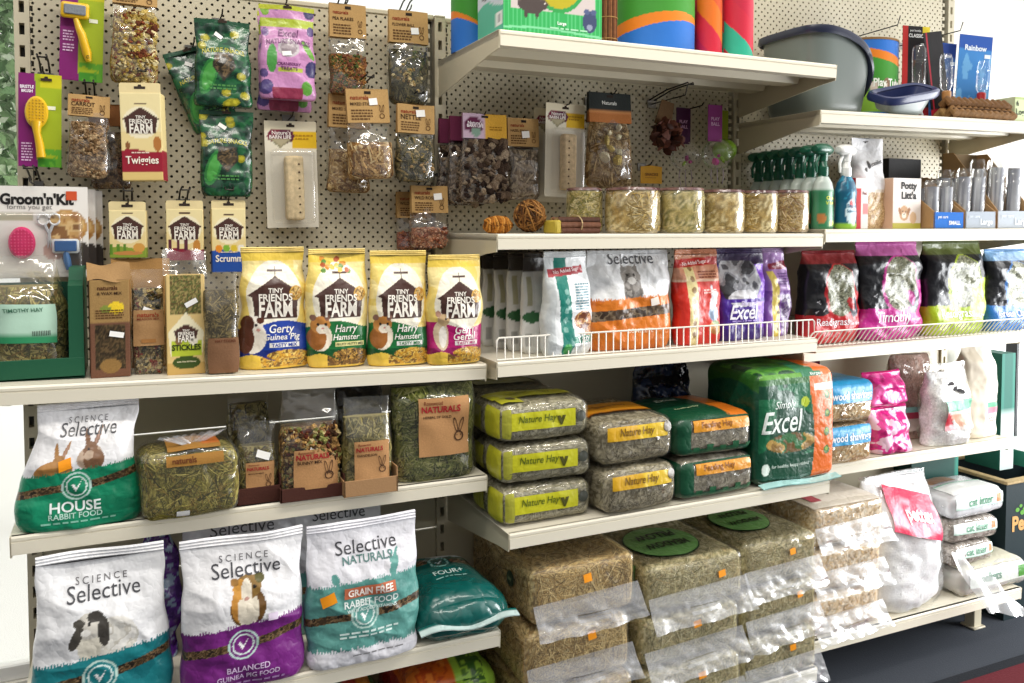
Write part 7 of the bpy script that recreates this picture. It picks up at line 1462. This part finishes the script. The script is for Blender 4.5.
# ---- bags of shavings and litter
SHAV = ['#c9a878', '#b8935f', '#dcc29a', '#a37f4f', '#e3d0ae']
def wsfront(m, S, w, h): put_patch(m, S, .0, 1.0, .50, 1.0, lambda U, V: np.where((V > .9)[..., None], lin('#1c7fae'), lin('#2492c4')), .002, 24, 10); put_text(m, S, w, h, 'wood shavings', .5, .66, .82, '#f3f7fa', off=.0035, hs=1.2, bold=.02)
def wstop(m, S, w, h): put_patch(m, S, .0, 1.0, .0, 1.0, '#2190c2', .002, 16, 12); put_text(m, S, w, h, 'wood shavings', .5, .4, .7, '#2f7a4a', off=.0035, bold=.02)
for k, lab in enumerate(('pack of wood shavings with a blue band, lower of two', 'pack of wood shavings with a blue band, upper of two')):
    hay_pack('shavings_pack', lab, 2.226 + .004 * k, -.300, z7 + .002 + k * .130, .200, .122, .18, SHAV, 211 + k, 'wood shavings packs', wsfront, wstop if k else None, None, rotz=.02, n=120, r=.022, cat='bedding pack', slen=.02, swid=.005, mat='straw')
def litter(label, x, yf, w, h, d, cols, seed, band=None, fill=.9, film='white_film', zz=z7 + .001, rotz=0, **k):
    t = thing('litter_bag', label, 'litter bag', (x, yf + d / 2, zz), rotz, 0)
    S = clear_bag(t, w, h, d, fill, cols, 'hay', seed, 90, .006, film, body='litter', wr=.010, slen=.015, swid=.004, **k)
    if band:
        m = MB()
        for (v0_, v1_, c) in band: put_patch(m, S, .05, .95, v0_, v1_, c, .003, 16, 8)
        m.build('printed_band', 'printed_film', t)
    return t, S
crinkp = lambda *a, **k: crink(*a, **k)
crink('glossy bright pink bedding bag lying above the smaller pink bag', 2.462, -.262, z7 + .152, .19, .108, .12, ['#e0308f', '#ee6ab0', '#b81f72'], 221, topw=.9)
crink('glossy bright pink bedding bag with a white patch, low beside the wood shavings', 2.462, -.282, z7 + .001, .17, .148, .11, ['#d92a88', '#f4c9df', '#b81f72'], 222, topw=.95)
crink('dark magenta bag in the shade behind the wood shavings', 2.22, -.085, z7 + .001, .22, .29, .05, ['#6d1a3a', '#a3265f', '#3a1420'], 223, topw=.95)
PINKP = ['#d6b3a6', '#e2c6ba', '#c49d8f', '#eedcd4']
litter('tall clear bag of pinkish pellets with an aqua and maroon band', 2.680, -.165, .175, .322, .09, PINKP, 224, [(.30, .36, '#8fc9c0'), (.23, .30, '#b5405a'), (.10, .23, '#e2d3cb')], film='clear_film', v0=.7)
t, S = litter('short clear bag of white bedding with a green and red leaf label', 2.718, -.288, .195, .275, .10, ['#f6f5f2', '#eceae6', '#fbfbfa'], 225, None, film='clear_film', v0=.5)
m = MB(); put_patch(m, S, .22, .92, .44, .56, '#2f9a72', .003, 14, 6); put_patch(m, S, .22, .92, .20, .44, lambda U, V: np.where((U + V * .4 < .45)[..., None], lin('#b52a38'), np.where((np.abs(V - .5) < .35)[..., None], lin('#d9a488'), lin('#e9d9cf'))), .003, 16, 10); m.build('printed_label', 'printed_film', t)
m = MB(); lumps(m, S(np.array([.4, .5, .62]), np.array([.76, .70, .66]), .001), .018, ['#5d5d62', '#7a7a80'], 3, (.1, .2)); m.build('dark_prints', 'printed_film', t)
pouch('litter_bag', 'tall beige paper litter bag with a green and pink band, at the right end', 'litter bag', 2.905, -.250, z7 + .001, .178, .330, .09, lambda C, X, Z, v: (C.__setitem__(slice(None), lin('#e6e0d4')), setc(C, X < .5, '#cfc4b0'), setc(C, (v > .33) & (v < .38) & (X > .55), '#5fae86'), setc(C, (v > .25) & (v < .33) & (X > .55), '#d98a9a'), setc(C, ell(X, Z, .84, .72, .02, .07), '#b54a4a')), lambda m, S, w, h: put_lines(m, S, w, h, .76, .20, .3, 2, .03, '#9a948a', 3), None, mat='printed_card', sealcol='#d9d2c4', seed=226, topw=.93, wr=.008, v0=.75, nu=60, nv=70, seal=.03)
carton('storage_box', 'tall dark teal box standing on the black crate, past the beige litter bag', 'box', 3.200, -.12, .5130, .075, .44, .15, lambda C, X, Z, v: (C.__setitem__(slice(None), lin('#1f6a5c')), setc(C, (X < .2) | (X > .8), '#2a7f6e'), setc(C, v < .5, '#b9c9c4')), '#1b5f52', n=(12, 20))

# ---- bottom shelf of the far bay
PINKW = ['#eedabc', '#e2c8a2', '#f4e6d0', '#d2b48a']
for k, lab in enumerate(('bag of pale wood shavings at the bottom of its stack of three', 'bag of pale wood shavings in the middle of its stack of three', 'bag of pale wood shavings on top of its stack of three')):
    t, S = hay_pack('shavings_bale', lab, 2.196 + .004 * k, -.330, z8 + .001 + k * .138, .29, .126, .30, PINKW, 231 + k, 'clear bags of pale shavings on the bottom shelf', None, (lambda m, S, w, h: (put_patch(m, S, .0, 1, .0, 1, '#e6ddd0', .002, 12, 8), put_patch(m, S, .08, .22, .12, .3, '#b54a58', .003, 6, 6))) if k == 2 else None, None, 'clear_film', .02, 200, (.02, -.02, .0)[k], cat='bedding bag', slen=.02, swid=.006)
    flap(t, .29, .126, .30, .07, 240 + k, .075, .03)
# the big clear sack of white fluff with its gathered tail
t, S = litter('big clear sack of white cotton bedding with a red printed label', 2.512, -.335, .32, .425, .26, ['#fbfbfc', '#f6f6f8', '#ffffff'], 245, None, .97, 'clear_film', z8 + .001, v0=.55, mat='matt')
m = MB(); put_patch(m, S, .20, .84, .58, .88, lambda U, V: np.where((fbm(U * 5, V * 4, 0, 4) > .34)[..., None], lin('#d9365a'), lin('#f0a5b5')), .004, 18, 12, rot=-.25, w=.31, h=.40); put_text(m, S, .31, .40, 'pettex', .56, .70, .34, '#fbe9ee', -.2, 1.3, .006, bold=.03); m.build('printed_label', 'printed_film', t)
us = np.linspace(0, 1, 30); vs = np.linspace(0, 1, 20); U, V = np.meshgrid(us, vs)
P = np.stack([.10 + U * .19 + .04 * V, -.155 - .10 * V - .03 * U + .012 * np.sin(U * 13 + V * 4), .17 * (1 - U * .75) * (1 - V * .95) + .012 * np.sin(U * 9) * (1 - V) - .04 * U * V + .02], -1)
m = MB(); m.grid(P, '#ffffff'); m.build('gathered_tail', 'white_film', t)
# stack of white packs with pellets, and the big flat pack under them
def wfront(m, S, w, h): put_patch(m, S, .05, .95, .42, .88, lambda U, V: np.where((V < .2)[..., None], lin('#a9d2bd'), lin('#e9efec')), .002, 16, 6); put_text(m, S, w, h, 'cat litter', .5, .66, .46, '#5d9a7a', off=.0035, hs=1.1); m.add(S(np.array([.80, .88, .88, .80]), np.array([.5, .5, .8, .8]), .0035), [(0, 1, 2, 3)], '#c98a5a')
GRP = ['#a59a90', '#8f847a', '#bcb2a8', '#d0c8c0']
hay_pack('litter_pack', 'wide flat pack of wood pellets lying at the right end of the bottom shelf', 2.880, -.325, z8 + .001, .33, .092, .21, ['#b5a58a', '#cabca4', '#9a8a70', '#8f9a6a'], 251, 'flat packs of litter on the bottom shelf', lambda m, S, w, h: (put_patch(m, S, .1, .9, .35, .95, '#cfd6cd', .002, 14, 6), put_text(m, S, w, h, 'pellets', .4, .62, .3, '#6a8a7a', off=.0035), put_patch(m, S, .82, .92, .4, .8, '#4a8a3a', .003, 4, 4)), lambda m, S, w, h: (put_patch(m, S, .05, .95, .05, .9, '#cdc9b4', .002, 14, 8), put_patch(m, S, .5, .8, .4, .8, '#8fa86a', .003, 6, 6)), None, 'white_film', .03, 60, .0, cat='litter pack', slen=.012, swid=.004)
zz = z8 + .098
for k, (hh_, lab) in enumerate(((.076, 'small litter pack at the bottom of the stack of three on the flat pellet pack'), (.076, 'small litter pack in the middle of the stack of three on the flat pellet pack'), (.085, 'large white litter pack with a green border on top of the stack'))):
    hay_pack('litter_pack', lab, 2.800 + .010 * k, -.300, zz, (.215, .225, .262)[k], hh_, (.20, .20, .19)[k], GRP if k < 2 else ['#eeeeec', '#e2e4e2', '#f6f6f4'], 255 + k, 'stack of litter packs on the flat pack', wfront, (lambda m, S, w, h: (put_patch(m, S, .06, .94, .06, .5, '#f2f4f2', .002, 14, 6), put_patch(m, S, .06, .94, .47, .50, '#9fd0b5', .003, 14, 3), put_patch(m, S, .10, .60, .60, .92, '#a3785a', .003, 12, 6))) if k == 2 else None, None, 'white_film' if k == 2 else 'clear_film', .026, 80, (.04, -.05, .02)[k], cat='litter pack', slen=.012, swid=.004); zz += hh_ + .006
# dark crates at the far end
t = thing('storage_crate', 'black crate with tan rim, green paw and orange Pet lettering, beyond the bottom shelf', 'crate', (3.365, -.06, 0))
m = MB(); m.box((-.30, -.16, 0), (.3, -.15, .50), '#15262a'); m.box((-.30, .15, 0), (.3, .16, .50), '#15262a'); m.box((-.30, -.15, 0), (-.29, .15, .50), '#15262a'); m.box((.29, -.15, 0), (.3, .15, .50), '#15262a'); m.box((-.29, -.15, 0), (.29, .15, .01), '#15262a')
us, vs = np.linspace(0, 1, 10), np.linspace(0, 1, 10); U, V = np.meshgrid(us, vs); S = Surf(np.stack([-.3 + U * .6, -.1605 + 0 * U, V * .50], -1), us, vs); put_text(m, S, .6, .5, 'Pet', .13, .70, .15, '#c99a5c', hs=1.1, bold=.04)
for a, b, r_ in ((.10, .80, .018), (.13, .825, .014), (.16, .80, .014), (.145, .775, .02)): q = np.linspace(0, 2 * PI, 12)[:-1]; c = S(np.array([a]), np.array([b]), .001); Pq = S(a + r_ * np.cos(q), b + r_ * .9 * np.sin(q), .001); m.add(np.concatenate([c, Pq]), [(0, 1 + i, 1 + (i + 1) % 11) for i in range(11)], '#5d9a3a')
m.build('crate_body', 'printed_card', t, False)
m = MB()
for lo, hi in (((-.31, -.17, .50), (.31, -.14, .512)), ((-.31, .14, .50), (.31, .17, .512)), ((-.31, -.14, .50), (-.28, .14, .512)), ((.28, -.14, .50), (.31, .14, .512))): m.box(lo, hi, '#b09a70', 0, .002)
m.build('crate_rim', 'wood', t)
carton('storage_box', 'dark teal box with pale lettering, in shade behind the stack of litter packs', 'box', 2.86, -.088, z8 + .001, .24, .455, .08, lambda C, X, Z, v: (C.__setitem__(slice(None), lin('#12443c')), setc(C, X > .92, '#2a7f6e')), '#0f3a33', texts=lambda m, S, w, h: put_text(m, S, w, h, '15', .8, .93, .16, '#a9b5b0'), n=(16, 16))
t, S, w, h = carton('storage_box', 'green and white box lying on the black crate at the right edge', 'box', 3.44, -.15, .5130, .30, .06, .22, lambda C, X, Z, v: (C.__setitem__(slice(None), lin('#3f8f7a')), setc(C, v > .7, '#e2e8e4')), '#3f8f7a', '#dfe6e2', n=(10, 10))

# ---------------------------------------------------------------- pieces that sit on a part of their thing
def under(child, part):
    child.parent = part; child.matrix_parent_inverse = part.matrix_basis.inverted()
PAIRS = {'trigger': 'spray_head', 'bristles': 'brush_head', 'bristle_pad': 'brush_head', 'hang_eye': 'handle', 'bottle_cap': 'clear_bottle', 'folded_cutout': 'film_handle', 'rubber_pins': 'rubber_brush', 'slicker_handle': 'slicker_head', 'drilled_holes': 'wooden_block', 'hang_slot': ('backing_card', 'bag_body'), 'price_sticker': ('card_header', 'label', 'bag_body', 'clear_wrap', 'carton_body', 'clear_bag')}
for t in [o for o in COL.objects if o.parent is None]:
    kids = list(t.children)
    for c in kids:
        want = PAIRS.get(c.name.split('.')[0])
        if not want: continue
        for w_ in ([want] if isinstance(want, str) else want):
            cand = [k for k in kids if k.name.split('.')[0] == w_ and k.parent is t]
            if cand: under(c, cand[0]); break
